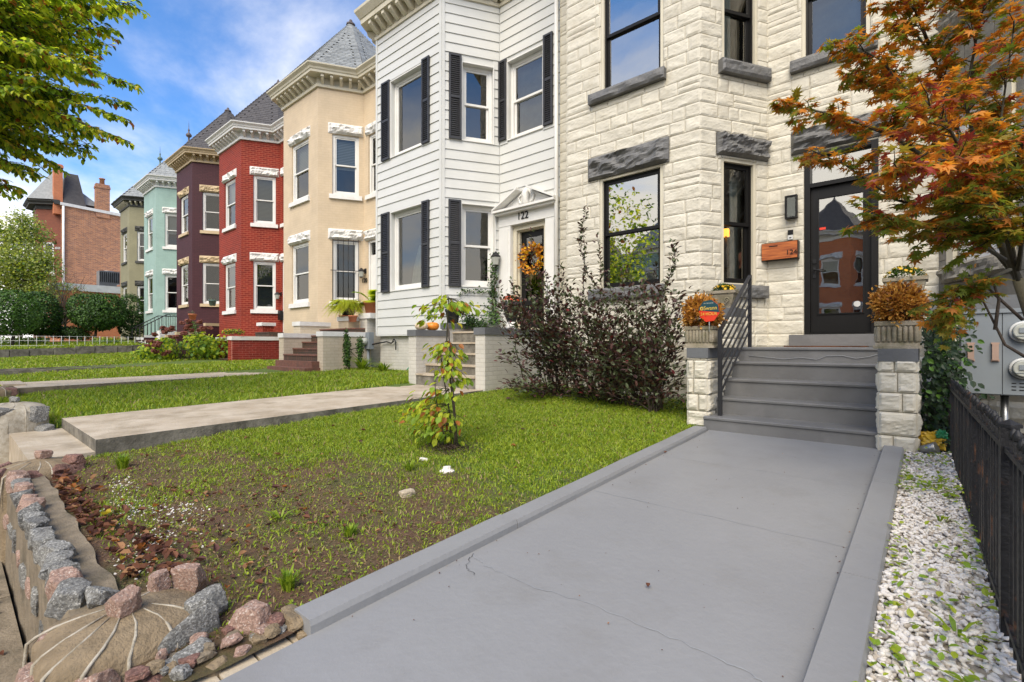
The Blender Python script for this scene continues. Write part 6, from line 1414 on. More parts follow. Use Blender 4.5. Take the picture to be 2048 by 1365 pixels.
# ================================================================== plum-coloured shrub
r = random.Random(23); sb = thing('purple_shrub', 'large dark purple-leaved shrub with long upright shoots in front of the stone house', 'shrub', (-4.3, 6.45, -.9))
xf = []; st = MB(); tips = []
for (px, py, n, t0) in ((1172, 418, 1, 7.1), (1162, 450, 1, 7.1), (1195, 470, 1, 7.1), (1040, 500, 1, 7.5), (1062, 470, 1, 7.5), (1120, 530, 1, 7.3), (1345, 480, 1, 6.5), (1352, 500, 1, 6.5), (1243, 535, 1, 6.8), (1262, 555, 1, 6.8), (1215, 545, 1, 6.8), (1285, 560, 1, 6.6), (1090, 545, 1, 7.3), (1020, 560, 1, 7.6), (1360, 600, 1, 6.4), (1310, 585, 1, 6.6)): tips.append((px, py, t0))
for i in range(60): px = r.uniform(985, 1368); tips.append((px, r.uniform(560, 660), 7.55-(px-980)/390*1.1+r.uniform(-.3, .3)))
for i in range(46): px = r.uniform(985, 1375); tips.append((px, r.uniform(650, 800), 7.35-(px-980)/390*1.1+r.uniform(-.45, .2)))
bases = [(-5.3, 6.5), (-4.9, 6.7), (-4.5, 6.5), (-4.1, 6.6), (-3.7, 6.4), (-3.4, 6.3), (-3.1, 6.3), (-2.75, 6.1)]
for k, (px, py, t) in enumerate(tips):
    p = at(px, py, t); bx = min(bases, key=lambda q: abs(q[0]-p.x)+r.uniform(0, 1.1)); a = Vector((bx[0]+r.gauss(0, .06), bx[1]+r.gauss(0, .06), gz(*bx)))
    P = bend(a, p, r, 6, .02+.02*r.random(), .025); st.tube(P, [.011, .009, .008, .006, .005, .004, .0025], 5, caps=False); L = (p-a).length
    ns = int(L/.0135); lo = .22 if k > 15 else .35
    for j in range(ns):
        f = lo+(1-lo)*j/ns; c, d = along(P, f); a_ = j*2.4; s = Vector((math.cos(a_), math.sin(a_), .25)); dense = .72 if k > 15 else .5
        if r.random() > dense: continue
        off = 0
        if k > 15 and r.random() < .75: off = r.uniform(.05, .34)*(1.15-f*.5)
        sz = r.uniform(.068, .10)*(1 if k > 15 else .85); xf.append((wchoice(r, (4, 4, 6, .3)), c+s*off+Vector((r.gauss(0, .02), r.gauss(0, .02), r.gauss(0, .04))), leaf_R(r, s+d*.7, .35), sz))
st.build('stems', M['bark'], sb)
pieces('leaf', sb, lv(oval(1, .55, .15, .15), [LM['plum_dark'], LM['plum_brown'], LM['plum_green'], LM['plum_red']]), xf, 300)
# low green cover below the shrub
xf = []
for i in range(1800): x = r.uniform(-5.4, -2.3); y = 6.5+r.gauss(0, .32)-(x+4)*-.1; xf.append((r.randint(0, 2), (x, y, gz(x, y)+r.uniform(.0, .13)), rotm(r, .5), r.uniform(.02, .045)))
o = joined('ground_cover', None, lv(OV, [LM['leaf_deep'], LM['ivy'], LM['grass_c']]), xf); o['label'] = 'low green weeds under the purple shrub along the stone house'
# ================================================================== red-orange maple on the right
r = random.Random(41); mp_ = thing('maple_tree', 'japanese maple with orange and olive leaves leaning over the fence at the right edge', 'maple tree', (.62, 4.45, -1.1))
cr = at(2036, 560, 3.15); tb_ = MB(); tb_.tube([Vector((.66, 4.35, -1.15)), Vector((.60, 4.42, -.5)), Vector((.54, 4.46, 0)), cr], [.055, .045, .036, .028], 8); tb_.build('trunk', M['barkgreen'], mp_)
limbs = [[(2036, 560, 3.15), (1985, 455, 3.1), (1900, 350, 3.1), (1790, 275, 3.1), (1680, 232, 3.15), (1560, 208, 3.2)], [(2036, 560, 3.15), (1975, 400, 3.3), (1910, 250, 3.4), (1870, 120, 3.4), (1790, 10, 3.4)], [(2036, 560, 3.15), (2012, 420, 3.0), (2000, 250, 2.9), (2030, 40, 2.8)],
    [(2000, 480, 3.1), (1900, 430, 3.2), (1790, 400, 3.3), (1690, 330, 3.4), (1620, 300, 3.4)], [(2000, 470, 3.0), (1960, 370, 2.7), (1880, 320, 2.4), (1790, 350, 2.3)], [(2010, 520, 3.1), (1930, 470, 2.9), (1840, 450, 2.7), (1740, 440, 2.6)], [(2020, 540, 3.1), (1950, 570, 3.0), (1905, 600, 2.9), (1895, 630, 2.9)],
    [(1975, 400, 3.3), (1930, 200, 3.2), (1960, 40, 3.1), (1990, -60, 3.0)], [(1900, 350, 3.1), (1840, 210, 3.2), (1760, 120, 3.3), (1690, 80, 3.4)], [(1870, 120, 3.4), (1830, 20, 3.3), (1760, -40, 3.3)], [(2000, 470, 3.0), (2030, 330, 2.7), (2070, 220, 2.5)], [(1985, 455, 3.1), (1890, 300, 3.5), (1800, 180, 3.6), (1720, 150, 3.7)], [(1960, 370, 2.7), (1900, 260, 2.5), (1850, 200, 2.5)], [(2036, 560, 3.15), (1985, 500, 3.2), (1920, 430, 3.3), (1870, 390, 3.4)], [(2036, 560, 3.0), (2010, 470, 2.7), (1960, 420, 2.6), (1900, 400, 2.5)], [(2012, 420, 3.0), (1990, 330, 3.2), (1940, 300, 3.4)], [(2036, 540, 2.9), (2050, 440, 2.6), (2080, 340, 2.5)]]
xf = []; tw_ = MB()
def mleaf(p, d, s, hot):
    ws = (5, 3, 4, 3.4, .5, .2) if hot > .5 else ((1.2, 2, 5.5, 6.5, .15, .05) if hot < .25 else (2.5, 2.6, 5, 5, .4, .1))
    if hot > 1.5: ws = (5, 3, 2, 1, 1.5, 1.2)
    xf.append((wchoice(r, ws), p, leaf_R(r, d, .42), s))
for li, Lb in enumerate(limbs):
    P = [at(*q) for q in Lb]; n = len(P); b = MB(); b.tube(P, [.013*(1-.8*i/(n-1)) if li > 1 else .022*(1-.8*i/(n-1)) for i in range(n)], 6); b.build('limb', M['barkgreen'], mp_)
    L = sum((P[i+1]-P[i]).length for i in range(n-1)); m_ = int(L/.041)
    for j in range(m_):
        f = .25+.75*j/m_; c, d = along(P, f); side = Vector((r.gauss(0, 1), r.gauss(0, 1), r.gauss(0, .38))).normalized(); dd = (d*.7+side).normalized(); ln = r.uniform(.10, .34)*(1.15-f*.55)
        e = c+dd*ln+Vector((0, 0, -.03*ln)); Q = bend(c, e, r, 3, .03, .04); tw_.tube(Q, [.0045, .0035, .0025, .0012], 4, caps=False)
        pz = e.z; hot = .6 if pz > 1.25 else (.35 if pz > .7 else .1)
        if li in (4, 12): hot = 2
        if li > 12: hot = .2
        if li in (0,) and f > .5: hot = .8
        k = int(ln/.030)+2
        for q in range(k):
            cc, d2 = along(Q, .15+.85*q/k)
            for sg in (-1, 1):
                s2 = d2.cross(Vector((0, 0, 1)))*sg; dn_ = d2*.6+s2+Vector((0, 0, -.35)); mleaf(cc+dn_*.03, dn_, r.uniform(.052, .086), hot)
        mleaf(e, dd+Vector((0, 0, -.3)), .075, hot)
tw_.build('twigs', M['barkgreen'], mp_)
b = MB(); 
for Pq in ([(2060, 720, 2.9), (2010, 690, 2.9), (1965, 600, 2.95), (1935, 545, 3.0)], [(2045, 640, 2.9), (1990, 590, 2.9), (1960, 560, 3)], [(1965, 600, 2.95), (1920, 612, 2.95), (1870, 620, 3)], [(1990, 660, 2.9), (1998, 600, 2.9), (1985, 560, 2.9)]): b.tube([at(*q) for q in Pq], [.010, .008, .005, .002], 6)
b.build('dead_branch', M['bark'], mp_)
for i in range(200):
    f = r.random(); p = at(1968-f*85+r.gauss(0, 12), 560+f*90+r.gauss(0, 26), 2.95+r.gauss(0, .08)); mleaf(p, Vector((-.3, 0, -1)), r.uniform(.04, .06), .1)
pieces('leaf', mp_, lv(ML, [LM['maple_orange'], LM['maple_rust'], LM['maple_olive'], LM['maple_green'], LM['maple_red'], LM['maple_pink']]), xf, 300)
NM = len(xf)
# ================================================================== street tree, top left
r = random.Random(53); stt = thing('street_tree', 'street tree with sunlit yellow-green leaves reaching in at the top left', 'tree', (-9.6, -1.5, -1.6))
b = MB(); b.tube([(-9.6, -1.5, -1.7), (-9.6, -1.5, .8), (-9.65, -1.45, 2.4)], [.2, .15, .12], 10); b.build('trunk', M['bark'], stt)
fork = Vector((-9.65, -1.45, 2.3)); boughs = []
for (tx, ty, tt_) in ((262, 8, 6.6), (215, 60, 6.7), (200, 92, 6.9), (185, 120, 6.5), (283, 176, 6.3), (175, 160, 7), (258, 207, 6.4), (262, 242, 6.4), (262, 285, 6.3), (190, 260, 6.9), (170, 300, 6.8), (110, 330, 7), (60, 345, 6.7), (25, 378, 6.9), (150, 30, 7.2), (90, 110, 7.4), (60, 200, 7.5), (120, 220, 7.2), (100, 290, 7.3), (40, 60, 6.8), (30, 290, 6.6), (230, 20, 7.3), (140, 190, 6.3), (10, 150, 6.6), (60, 20, 6.2), (180, -30, 7), (20, 330, 7.4), (70, 40, 6.5), (110, 60, 6.9), (30, 110, 6.5), (150, 80, 7.0), (80, 160, 6.7), (40, 240, 6.9), (140, 250, 7.1), (10, 200, 7.0), (170, 130, 7.3), (50, 310, 6.6), (100, 10, 7.1)):
    boughs.append(at(tx, ty, tt_))
xf = []; tw_ = MB()
for bi, e in enumerate(boughs):
    st0 = fork+Vector((0, 0, r.uniform(0, 1.4))); mid = at(-150+r.uniform(-60, 60), 691-(e.z/ e.length)*970*.6+r.uniform(-40, 40), 7.4) 
    mid = st0.lerp(e, .5)+Vector((0, 0, .25)); P = [st0, st0.lerp(mid, .5)+Vector((0, 0, .1)), mid, mid.lerp(e, .5)+Vector((0, 0, .03)), e]; P = [P[0]]+[p+Vector((r.gauss(0, .05), r.gauss(0, .05), r.gauss(0, .03))) for p in P[1:-1]]+[P[-1]]
    b = MB(); b.tube(P, [.05, .038, .026, .014, .004], 6); b.build('bough', M['bark'], stt)
    narrow = bi in (4, 6, 7, 8); L = (e-st0).length; m_ = int(L/.058)
    for j in range(m_):
        f = .25+.75*j/m_; c, d = along(P, f); sg = 1 if j % 2 else -1; s = (d.cross(Vector((0, 0, 1)))*sg*r.uniform(.4, 1.1)+Vector((0, 0, r.uniform(-.5, .35)))+d*.9).normalized()
        ln = r.uniform(.3, .7)*(1.1-f)*1.2+.16
        if narrow and f > .72: ln *= .35
        q0 = c+s*ln; Q = bend(c, q0, r, 3, .02, .04); tw_.tube(Q, [.006, .005, .003, .0015], 4, caps=False); k = int(ln/.038)+2
        for q in range(k):
            cc, d2 = along(Q, .1+.9*q/k); s2 = d2.cross(Vector((0, 0, 1)))*(1 if q % 2 else -1); xf.append((wchoice(r, (4, 4, 1.1, 2, .35)), cc+Vector((0, 0, -.01)), leaf_R(r, d2*.6+s2+Vector((0, 0, -.5)), .35), r.uniform(.075, .11)))
            if r.random() < .5: xf.append((wchoice(r, (4, 4, 1.1, 2, .35)), cc+s2*-.02, leaf_R(r, d2*.6-s2+Vector((0, 0, -.5)), .35), r.uniform(.06, .09)))
tw_.build('twigs', M['bark'], stt)
for i in range(2200):      # the rest of the crown, out of the picture to the left
    v = Vector((r.gauss(0, 1), r.gauss(0, 1), r.gauss(0, .8))).normalized()*r.uniform(.5, 1)**.5*r.uniform(1.6, 2.7); p = Vector((-9.9, -1.9, 4.3))+v
    x = p.x*math.cos(YAW)+p.y*math.sin(YAW); d = -p.x*math.sin(YAW)+p.y*math.cos(YAW)
    if d > 0 and x/d > -1.12: continue
    xf.append((wchoice(r, (4, 4, 1, 2, .3)), p, rotm(r, .6), r.uniform(.12, .2)))
pieces('leaf', stt, lv(oval(1, .58, .12, .2), [LM['leaf_green'], LM['leaf_lime'], LM['leaf_yellow'], LM['leaf_deep'], LM['leaf_rust']]), xf, 300)
# ================================================================== bushes and background trees
def blob_tree(name, label, cat, base, clumps, leaf, mats, ws, n, seed, trunk=None, tilt=.7, tm='bark', shape=None, shell=.55, group=None):
    r = random.Random(seed); t = thing(name, label, cat, base, group); b = MB(); bv = Vector(base)
    if trunk:
        h, rad = trunk; top = bv+Vector((r.gauss(0, .1), r.gauss(0, .1), h)); b.tube([bv-Vector((0, 0, .2)), bv.lerp(top, .5)+Vector((.03, 0, 0)), top], [rad, rad*.8, rad*.6], 8)
        for c, s in clumps: q = Vector(c); b.tube(bend(top, q, r, 3, .02, .05), [rad*.5, rad*.35, rad*.2, rad*.08], 5)
        b.build('trunk', M[tm], t)
    vol = [s[0]*s[1]*s[2] if isinstance(s, tuple) else s**3 for c, s in clumps]; xf = []
    for i in range(n):
        k = wchoice(r, vol); c, s = clumps[k]; s = s if isinstance(s, tuple) else (s, s, s)
        v = Vector((r.gauss(0, 1), r.gauss(0, 1), r.gauss(0, 1))).normalized(); q = (shell+(1-shell)*r.random())*(1+.10*noise.noise(v*3+Vector((seed, k, 0))))
        if shape: v = Vector([math.copysign(abs(a)**shape, a) for a in v]); 
        p = Vector(c)+Vector((v.x*s[0], v.y*s[1], v.z*s[2]))*q; xf.append((wchoice(r, ws), p, rotm(r, tilt, v+Vector((0, 0, .3))), leaf*r.uniform(.7, 1.3)))
    if n > 0: joined('foliage', t, lv(QL, [LM[m] for m in mats]), xf)
    return t
hm = ['hedge_a', 'hedge_b', 'hedge_c']
def bt(px, py, t): p = at(px, py, t); return (p.x, p.y, p.z)
blob_tree('clipped_shrub', 'bright green clipped bush at the left edge behind the wire fence', 'shrub', bt(22, 692, 23), [(bt(22, 626, 23), (1.1, 1.1, 1.1)), (bt(-20, 630, 23), (1.1, 1.1, 1.1))], .09, hm, (2, 5, 1), 11000, 1, (.8, .08), shell=.88)
blob_tree('clipped_shrub', 'dark green clipped bush between the bright bush and the bare tree', 'shrub', bt(80, 694, 26), [(bt(76, 628, 26), (.95, 1.0, 1.2)), (bt(88, 640, 26.3), (.7, .7, .9))], .10, hm, (4, 2, 2), 9000, 2, (.8, .08), shell=.88)
blob_tree('clipped_shrub', 'large flat-topped clipped bush on a single trunk in front of the brick extension', 'shrub', bt(187, 692, 27), [(bt(176, 620, 27), (.92, .9, .90)), (bt(212, 622, 27), (.95, .9, .95)), (bt(194, 634, 27), (1.1, .9, .80))], .10, hm, (5, 3, 2), 15000, 3, (1.0, .09), shell=.85, shape=.8)
blob_tree('clipped_shrub', 'narrow clipped bush touching the olive house', 'shrub', bt(262, 692, 28.5), [(bt(262, 626, 28.5), (.75, .75, 1.15)), (bt(262, 650, 28.5), (.7, .7, .9))], .10, hm, (4, 2, 3), 4500, 4, (.9, .08), shell=.8)
blob_tree('low_bush', 'low dark bush under the clipped bushes', 'shrub', bt(125, 690, 27), [(bt(115, 664, 27), (.7, .6, .4)), (bt(145, 666, 27), (.8, .6, .4)), (bt(165, 670, 27), (.5, .5, .35))], .09, hm, (4, 1, 4), 4000, 5, shell=.5)
blob_tree('low_bush', 'low lighter green plants at the left edge under the bright bush', 'shrub', bt(30, 690, 24.5), [(bt(10+k*22, 682, 24.5), (.4, .4, .2)) for k in range(4)]+[(bt(200+k*14, 682, 25), (.35, .4, .22)) for k in range(3)], .08, ['hyd_green', 'hedge_b', 'fern'], (3, 3, 1), 1800, 6, shell=.4)
blob_tree('leafy_tree', 'pale yellow-green tree at the left edge before the brick turret', 'tree', bt(40, 690, 36), [(bt(x, y, 36+d), s) for x, y, s, d in ((20, 470, 1.5, 0), (62, 470, 1.5, .5), (35, 520, 1.9, -.5), (80, 530, 1.5, 0), (10, 560, 1.7, 0), (60, 570, 1.7, .5), (98, 515, .8, 0), (90, 580, 1.3, 0), (-30, 520, 2, 0), (45, 440, 1.0, 0))], .17, ['far_leaf', 'far_leaf_b', 'leaf_lime', 'hedge_b'], (4, 3, 1, 1), 16000, 7, (3, .16), shell=.25)
tt = blob_tree('bare_tree', 'small sparse grey-brown tree beside the pale green tree', 'tree', bt(122, 690, 33), [(bt(x, y, 33), .55) for x, y in ((105, 560), (120, 545), (135, 575), (150, 580), (165, 590), (115, 600), (95, 580))], .10, ['far_leaf_b', 'dead_tan', 'hedge_b'], (3, 2, 1), 900, 8, (1.6, .09), shell=.1)
b = MB(); r = random.Random(3)
for k in range(60): p = Vector(bt(122+r.uniform(-8, 8), 650, 33)); q = Vector(bt(r.uniform(88, 185), r.uniform(545, 620), 33+r.uniform(-1, 1))); b.tube(bend(p, q, r, 4, .05, .06), [.03, .022, .015, .009, .004], 4, caps=False)
b.build('twigs', M['bark'], tt)
blob_tree('leafy_tree', 'broad green tree across the street reflected in the windows', 'tree', (-16.5, -15.5, -1.6), [((-16.5+x, -15.5+y, 3.6+z), s) for x, y, z, s in ((0, 0, 0, 1.5), (1.2, .4, .6, 1.2), (-1.3, 0, .5, 1.3), (.2, .3, 1.6, 1.2), (-.4, -.5, -.6, 1.2))], .22, ['leaf_green', 'leaf_lime', 'leaf_deep'], (3, 2, 2), 4200, 9, (4, .18), shell=.3)
blob_tree('leafy_tree', 'second green tree across the street, seen only mirrored in the door', 'tree', (3.0, -14.5, -1.6), [((3+x, -14.5+y, 4.0+z), s) for x, y, z, s in ((0, 0, 0, 1.5), (1.2, .4, .6, 1.2), (-1.3, 0, .5, 1.3), (.2, .3, 1.6, 1.2))], .22, ['leaf_green', 'leaf_yellow', 'leaf_deep'], (3, 2, 2), 4200, 10, (4, .18), shell=.3)
for k, (x, lab) in enumerate(((-24, 'green street tree across the road, left of the broad one'), (-32, 'green street tree across the road before the far tan house'), (-41, 'farthest green street tree across the road'))):
    o = bpy.data.objects['leafy_tree.001']; c = copy_tree(o); c.location = (x, -13.5, -1.6); c['label'] = lab
# crumbs and bits of leaf blown onto the painted walk
r = random.Random(71); xf = []
for i in range(90):
    x, y = r.uniform(-1.8, -.32), r.uniform(1.0, 5.4)
    if r.random() < .5: x = r.choice((-1.8, -.33))+r.gauss(0, .02)
    x = min(-.315, max(-1.82, x)); xf.append((wchoice(r, (4, 1, 3, 3)), (x, y, zw(y)+.003), rotm(r, .2), r.uniform(.004, .013)))
o = joined('walk_litter', None, DV, xf); o['label'] = 'tiny leaf crumbs scattered on the grey painted walkway'
hy = blob_tree('hydrangea', 'hydrangea bush with lime leaves and faded red-brown flower heads before the red house', 'shrub', (-20.2, 5.3, gz(-20, 5.3)), [((-20.4, 5.0, -.15), (.75, .6, .45)), ((-19.6, 5.9, -.05), (.8, .6, .55)), ((-20.9, 4.6, -.32), (.5, .5, .32)), ((-19.2, 6.3, -.1), (.55, .5, .45))], .15, ['hyd_green', 'leaf_lime', 'hedge_b'], (4, 3, 2), 1500, 11, shell=.45)
b = MB(); r = random.Random(8)
for k in range(40): a = Vector((-19.9+r.gauss(0, .3), 5.5+r.gauss(0, .3), gz(-20, 5.5))); b.tube([a, a+Vector((r.gauss(0, .35), r.gauss(0, .3), .6))], [.012, .006], 4)
b.build('stems', M['bark'], hy)
for k in range(34):
    px, py = r.choice(((322, 672), (310, 690), (330, 660), (345, 662), (378, 655), (395, 652), (368, 664), (352, 678), (408, 660), (318, 705)))
    p = at(px+r.gauss(0, 8), py+r.gauss(0, 5), 16.4+r.uniform(-.2, .2)); vs, fc = rockv(1000+k, (.10, .10, .075), 2, 8, .25); q = MB(); q.add([v+p for v in vs], fc); q.build('flower_head', LM['hyd_head'], hy)
# columnar shrub by the tan side wall
blob_tree('columnar_shrub', 'narrow dark two-stemmed evergreen against the white brick by the tan house', 'shrub', (-10.95, 6.55, gz(-10.95, 6.55)), [((-10.98, 6.5, -.35), (.11, .10, .25)), ((-10.98, 6.5, -.02), (.12, .10, .28)), ((-10.98, 6.48, .25), (.07, .07, .2)), ((-10.72, 6.7, -.05), (.10, .1, .3)), ((-10.72, 6.7, -.4), (.06, .06, .25))], .045, hm, (4, 2, 3), 2600, 12, (.5, .03), shell=.2)
# small pot plants
def frondplant(root, c, n, L, mats, seed, droop=1.0, leaflet=.045, nl=16, up=.8, name='frond', wl=.35):
    r = random.Random(seed)
    for k in range(n):
        a = r.uniform(0, 2*PI); e = r.uniform(.15, 1.1)*up; ln = L*r.uniform(.7, 1.1); d = Vector((math.cos(a), math.sin(a), 0)); P = []
        for i in range(nl+1): f = i/nl; P.append(Vector(c)+d*ln*f*(1-.12*f)+Vector((0, 0, ln*(e*f-droop*(.55+.45*e)*f*f))))
        q = MB()
        for i in range(1, nl):
            t = (P[i+1]-P[i-1]).normalized(); s = t.cross(Vector((0, 0, 1))).normalized(); w = leaflet*math.sin(PI*(.12+.85*i/nl))*1.3
            for sg in (-1, 1): q.add([P[i]-t*w*.16, P[i]+t*w*.16, P[i]+s*sg*w+t*w*.45+Vector((0, 0, -w*.15))], [(0, 1, 2) if sg > 0 else (0, 2, 1)])
        q.tube(P, .003, 3, caps=False); q.build(name, LM[mats[k % len(mats)]], root)
frondplant(pt_fern, (-12.1, 7.15, 1.06), 190, .66, ['fern', 'leaf_lime', 'fern'], 4, 1.05, .07, 14, 1.0)
frondplant(pt_palm, (-11.5, 7.55, 1.15), 14, .62, ['hyd_green', 'leaf_lime'], 5, .75, .17, 16, 1.5)
frondplant(pt_small, (-11.62, 7.05, .78), 16, .2, ['plum_brown', 'plum_green'], 6, .2, .04, 8, 1.6)
def moundplant(root, c, rad, seed, flower, fl=90, leaves=500, lm=('ivy', 'leaf_deep'), hz=.75, ls=.03, fs=.022):
    r = random.Random(seed); xf = []
    for i in range(leaves):
        v = Vector((r.gauss(0, 1), r.gauss(0, 1), abs(r.gauss(0, 1)))).normalized(); p = Vector(c)+Vector((v.x, v.y, v.z*hz))*rad*r.uniform(.6, .97); xf.append((r.randint(0, len(lm)-1), p, leaf_R(r, v, .4), ls*r.uniform(.7, 1.3)))
    joined('foliage', root, lv(OV, [LM[m] for m in lm]), xf)
    b = MB(); n = 10; vs = [(0, 0, .25)]; 
    for k in range(n): a = 2*PI*k/n; vs += [(math.cos(a), math.sin(a), .1), (.45*math.cos(a+PI/n), .45*math.sin(a+PI/n), .22)]
    b.add(vs, [(0, 1+2*k, 2+2*k) for k in range(n)]+[(0, 2+2*k, 1+2*((k+1) % n)) for k in range(n)]); me = b.mesh('flower', LM[flower])
    for i in range(fl):
        v = Vector((r.gauss(0, 1), r.gauss(0, 1), .35+abs(r.gauss(0, 1)))).normalized(); p = Vector(c)+Vector((v.x, v.y, v.z*hz))*rad*r.uniform(.95, 1.06); R = rotm(r, .2, v); put(me, 'flower', root, p, Matrix(((R[0], R[1], R[2]), (R[3], R[4], R[5]), (R[6], R[7], R[8]))), fs*r.uniform(.7, 1.2))
def mumplant(label, c, rad, seed, fl, n, **k): t = thing('mum_plant', label, 'flowers', c); moundplant(t, c, rad, seed, fl, n, **k); return t
mumplant('yellow mums in the scroll-carved planter right of the door', (-.19, 7.0, .74), .19, 1, 'mum_yellow', 60)
mumplant('yellow mums in the scroll-carved planter left of the stair rail', (-2.13, 6.98, .72), .16, 2, 'mum_yellow', 50)
mumplant('red-orange mums in the dark green urn on the brick pier', (-5.77, 6.72, .76), .20, 3, 'mum_red', 90)
def conifer_ball(label, c, rad, seed):
    t = thing('dried_bush', label, 'bush', (c[0], c[1], c[2]-rad)); r = random.Random(seed); xf = []
    MB().tube([(c[0], c[1], c[2]-rad*1.1), (c[0], c[1], c[2])], .012, 6).build('stem', M['bark'], t)
    for k in range(300):      # sprays
        v = Vector((r.gauss(0, 1), r.gauss(0, 1), r.gauss(.15, .9))).normalized(); rr = rad*(1+.16*noise.noise(v*4+Vector((seed, 0, 0)))); tip = Vector(c)+v*rr*Vector((1, 1, .9)).length/1.7
        base = Vector(c)+v*rad*.45
        for q in range(15):
            f = r.uniform(.55, 1.05); p = Vector(c)+v*rr*f+Vector((r.gauss(0, 1), r.gauss(0, 1), r.gauss(0, 1)))*rad*.10*(.5+f*.6); xf.append((wchoice(r, (4, 2.2, 1.0 if f < .7 else .2)), p, leaf_R(r, v+Vector((0, 0, .25)), .45), rad*r.uniform(.14, .24)))
    pieces('spray', t, lv(oval(1, .6, .3, .1), [LM['dry_orange'], LM['dry_brown'], LM['plum_brown']]), xf, 200, 'foliage')
conifer_ball('round dried orange bush in the fluted planter on the right pier', (-.205, 5.62, .345), .19, 1)
conifer_ball('dried orange bush behind the alarm sign in the left fluted planter', (-2.02, 5.80, .36), .20, 2)
blob_tree('trailing_ivy', 'dark green ivy spilling from the black pot over the grey cap', 'ivy', (-7.5, 7.1, .4), [((-7.5, 7.05, .72), (.22, .2, .14)), ((-7.3, 7.15, .5), (.20, .2, .16)), ((-7.15, 7.3, .42), (.22, .2, .14)), ((-7.7, 7.0, .85), (.12, .12, .1))], .055, ['ivy', 'ivy_dark', 'hedge_b'], (3, 3, 1), 1100, 21, shell=.2)
iv = thing('ivy_vine', 'ivy vine climbing the corner beside the white pedimented door', 'ivy', (-7.72, 8.4, .3)); r = random.Random(6); xf = []; b = MB()
P = [Vector((-7.75+.03*math.sin(k), 8.44, .3+k*.23)) for k in range(9)]; b.tube(P, .01, 5)
for i in range(620): f = r.random()**.9; c, d = along(P, f); xf.append((r.randint(0, 2), c+Vector((r.gauss(0, .07)*(1.3-f*.6), -.05+r.gauss(0, .04), r.gauss(0, .04))), leaf_R(r, (r.gauss(0, 1), -1, -.6), .4, (0, -1, .3)), r.uniform(.035, .07)))
for i in range(200): f = r.random(); p = G[3].p(.35+f*.98, .06+r.gauss(0, .02), 1.27+r.gauss(0, .03)-.08*(f < .1)); xf.append((r.randint(0, 2), p, leaf_R(r, (r.gauss(0, 1), -1, -.6), .4, (0, -1, .3)), r.uniform(.03, .055)))
for i in range(480): p = Vector((-7.62+r.gauss(0, .2), 8.15+r.gauss(0, .12), .55+r.gauss(0, .22))); xf.append((r.randint(0, 2), p, leaf_R(r, (r.gauss(0, 1), -1, -.6), .4, (0, -1, .3)), r.uniform(.035, .07)))
b.build('stem', M['bark'], iv); pieces('leaf', iv, lv(OV, [LM['ivy'], LM['ivy_dark'], LM['hedge_b']]), xf, 150)
iv = thing('ivy_vine', 'dark ivy covering the side of the right stone pier and the wall behind the fence', 'ivy', (.05, 6, -.9)); xf = []; b = MB()
for k in range(10): x = -.03+k*.03; b.tube(bend((x, 6.2+.05*k, -1), (x+r.gauss(0, .12), 6.7, .25), r, 5, 0, .05), .006, 4, caps=False)
for i in range(2600):
    y = r.uniform(5.5, 6.85); z = -1+1.3*r.random()**1.3; x = -.05+abs(r.gauss(0, .10))*(1.2-z*.5)+(.1*r.random()); xf.append((wchoice(r, (2, 4, .6)), (x, y, z), leaf_R(r, (.3, -1, -.6), .5, (.2, -1, .4)), r.uniform(.035, .07)))
b.build('stem', M['bark'], iv); pieces('leaf', iv, lv(OV, [LM['ivy'], LM['ivy_dark'], LM['hedge_b']]), xf, 150)
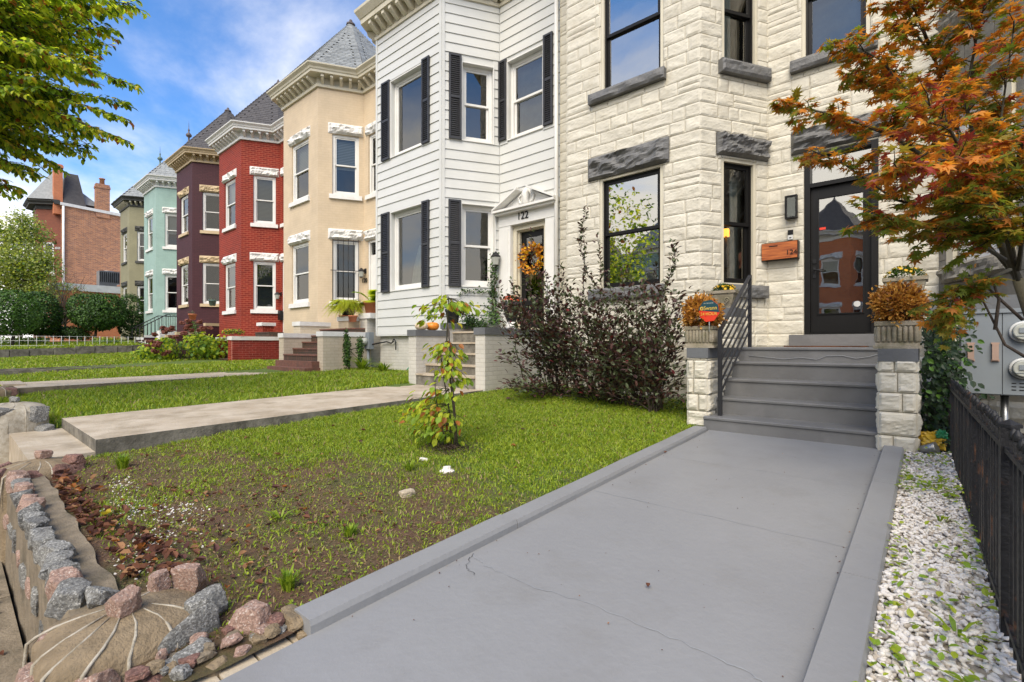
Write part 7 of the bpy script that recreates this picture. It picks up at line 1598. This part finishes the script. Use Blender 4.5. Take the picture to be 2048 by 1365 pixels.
# wreath on the white house door
wr = thing('wreath', 'golden autumn leaf wreath with hanging dried stems on the black door', 'wreath', G[4].p(.895, -.1, 1.95)); xf = []; b = MB(); Fg = G[4]
P = [Fg.p(.895+.23*math.cos(a), -.13, 1.95+.25*math.sin(a)) for a in [2*PI*k/20 for k in range(21)]]; b.tube(P, .03, 6); b.build('ring', M['bark'], wr)
for i in range(420): a = r.uniform(0, 2*PI); rr = .25+r.gauss(0, .05); v = Fg.u*math.cos(a)+Vector((0, 0, math.sin(a))); xf.append((wchoice(r, (5, 2, 1, 1)), Fg.p(.895+rr*.95*math.cos(a), -.09+r.gauss(0, .03), 1.95+rr*math.sin(a)), leaf_R(r, v+Fg.n, .5, Fg.n), r.uniform(.06, .10)))
pieces('leaf', wr, lv(OV, [LM['gold'], LM['mum_yellow'], LM['plum_brown'], LM['leaf_rust']]), xf, 200)
b = MB()
for k in range(26): p = Fg.p(.895+r.gauss(0, .06), -.1, 1.72); b.tube([p, p+Fg.u*r.gauss(0, .05)+Vector((0, -.02, -r.uniform(.15, .34)))], [.004, .002], 4)
b.build('dried_stems', LM['straw'], wr)
# plants at the maroon steps
for k, (px, py, t, lab) in enumerate(((385, 640, 21, 'terracotta pot on the upper cap of the maroon steps'), (425, 612, 21.5, 'green glazed pot on the tan cap by the maroon house'))): p = at(px, py, t); q = pot(lab, (p.x, p.y, p.z), .16, .25, M['terra'] if k == 0 else M['copper']); frondplant(q, (p.x, p.y, p.z+.22), 10, .22, ['plum_green'], 30+k, .4, .05, 6, 1.2)
blob_tree('low_bush', 'small bluish green plant on the maroon steps behind the hydrangea', 'shrub', bt(385, 668, 20), [(bt(385, 655, 20), (.25, .25, .3)), (bt(398, 665, 20), (.2, .2, .2))], .06, ['plum_green', 'hedge_b'], (2, 2), 700, 31, shell=.2)
blob_tree('flower_box', 'row of small yellow and red plants along the white cap of the red wall', 'flowers', bt(455, 672, 16.5), [(bt(452+k*7, 664, 16.3), (.14, .14, .1)) for k in range(5)], .05, ['hyd_green', 'mum_yellow', 'hyd_head'], (4, 1, 3), 700, 32, shell=.2)
# dark leafy undergrowth beyond the fence
blob_tree('undergrowth', 'dark leafy plants on the ground under the meter cabinet', 'shrub', (.9, 5.6, -1), [((.45+k*.25, 5.9-.15*k, -.88), (.2, .25, .14)) for k in range(5)], .06, ['ivy_dark', 'ivy', 'hedge_b'], (4, 2, 1), 1500, 33, shell=.1)
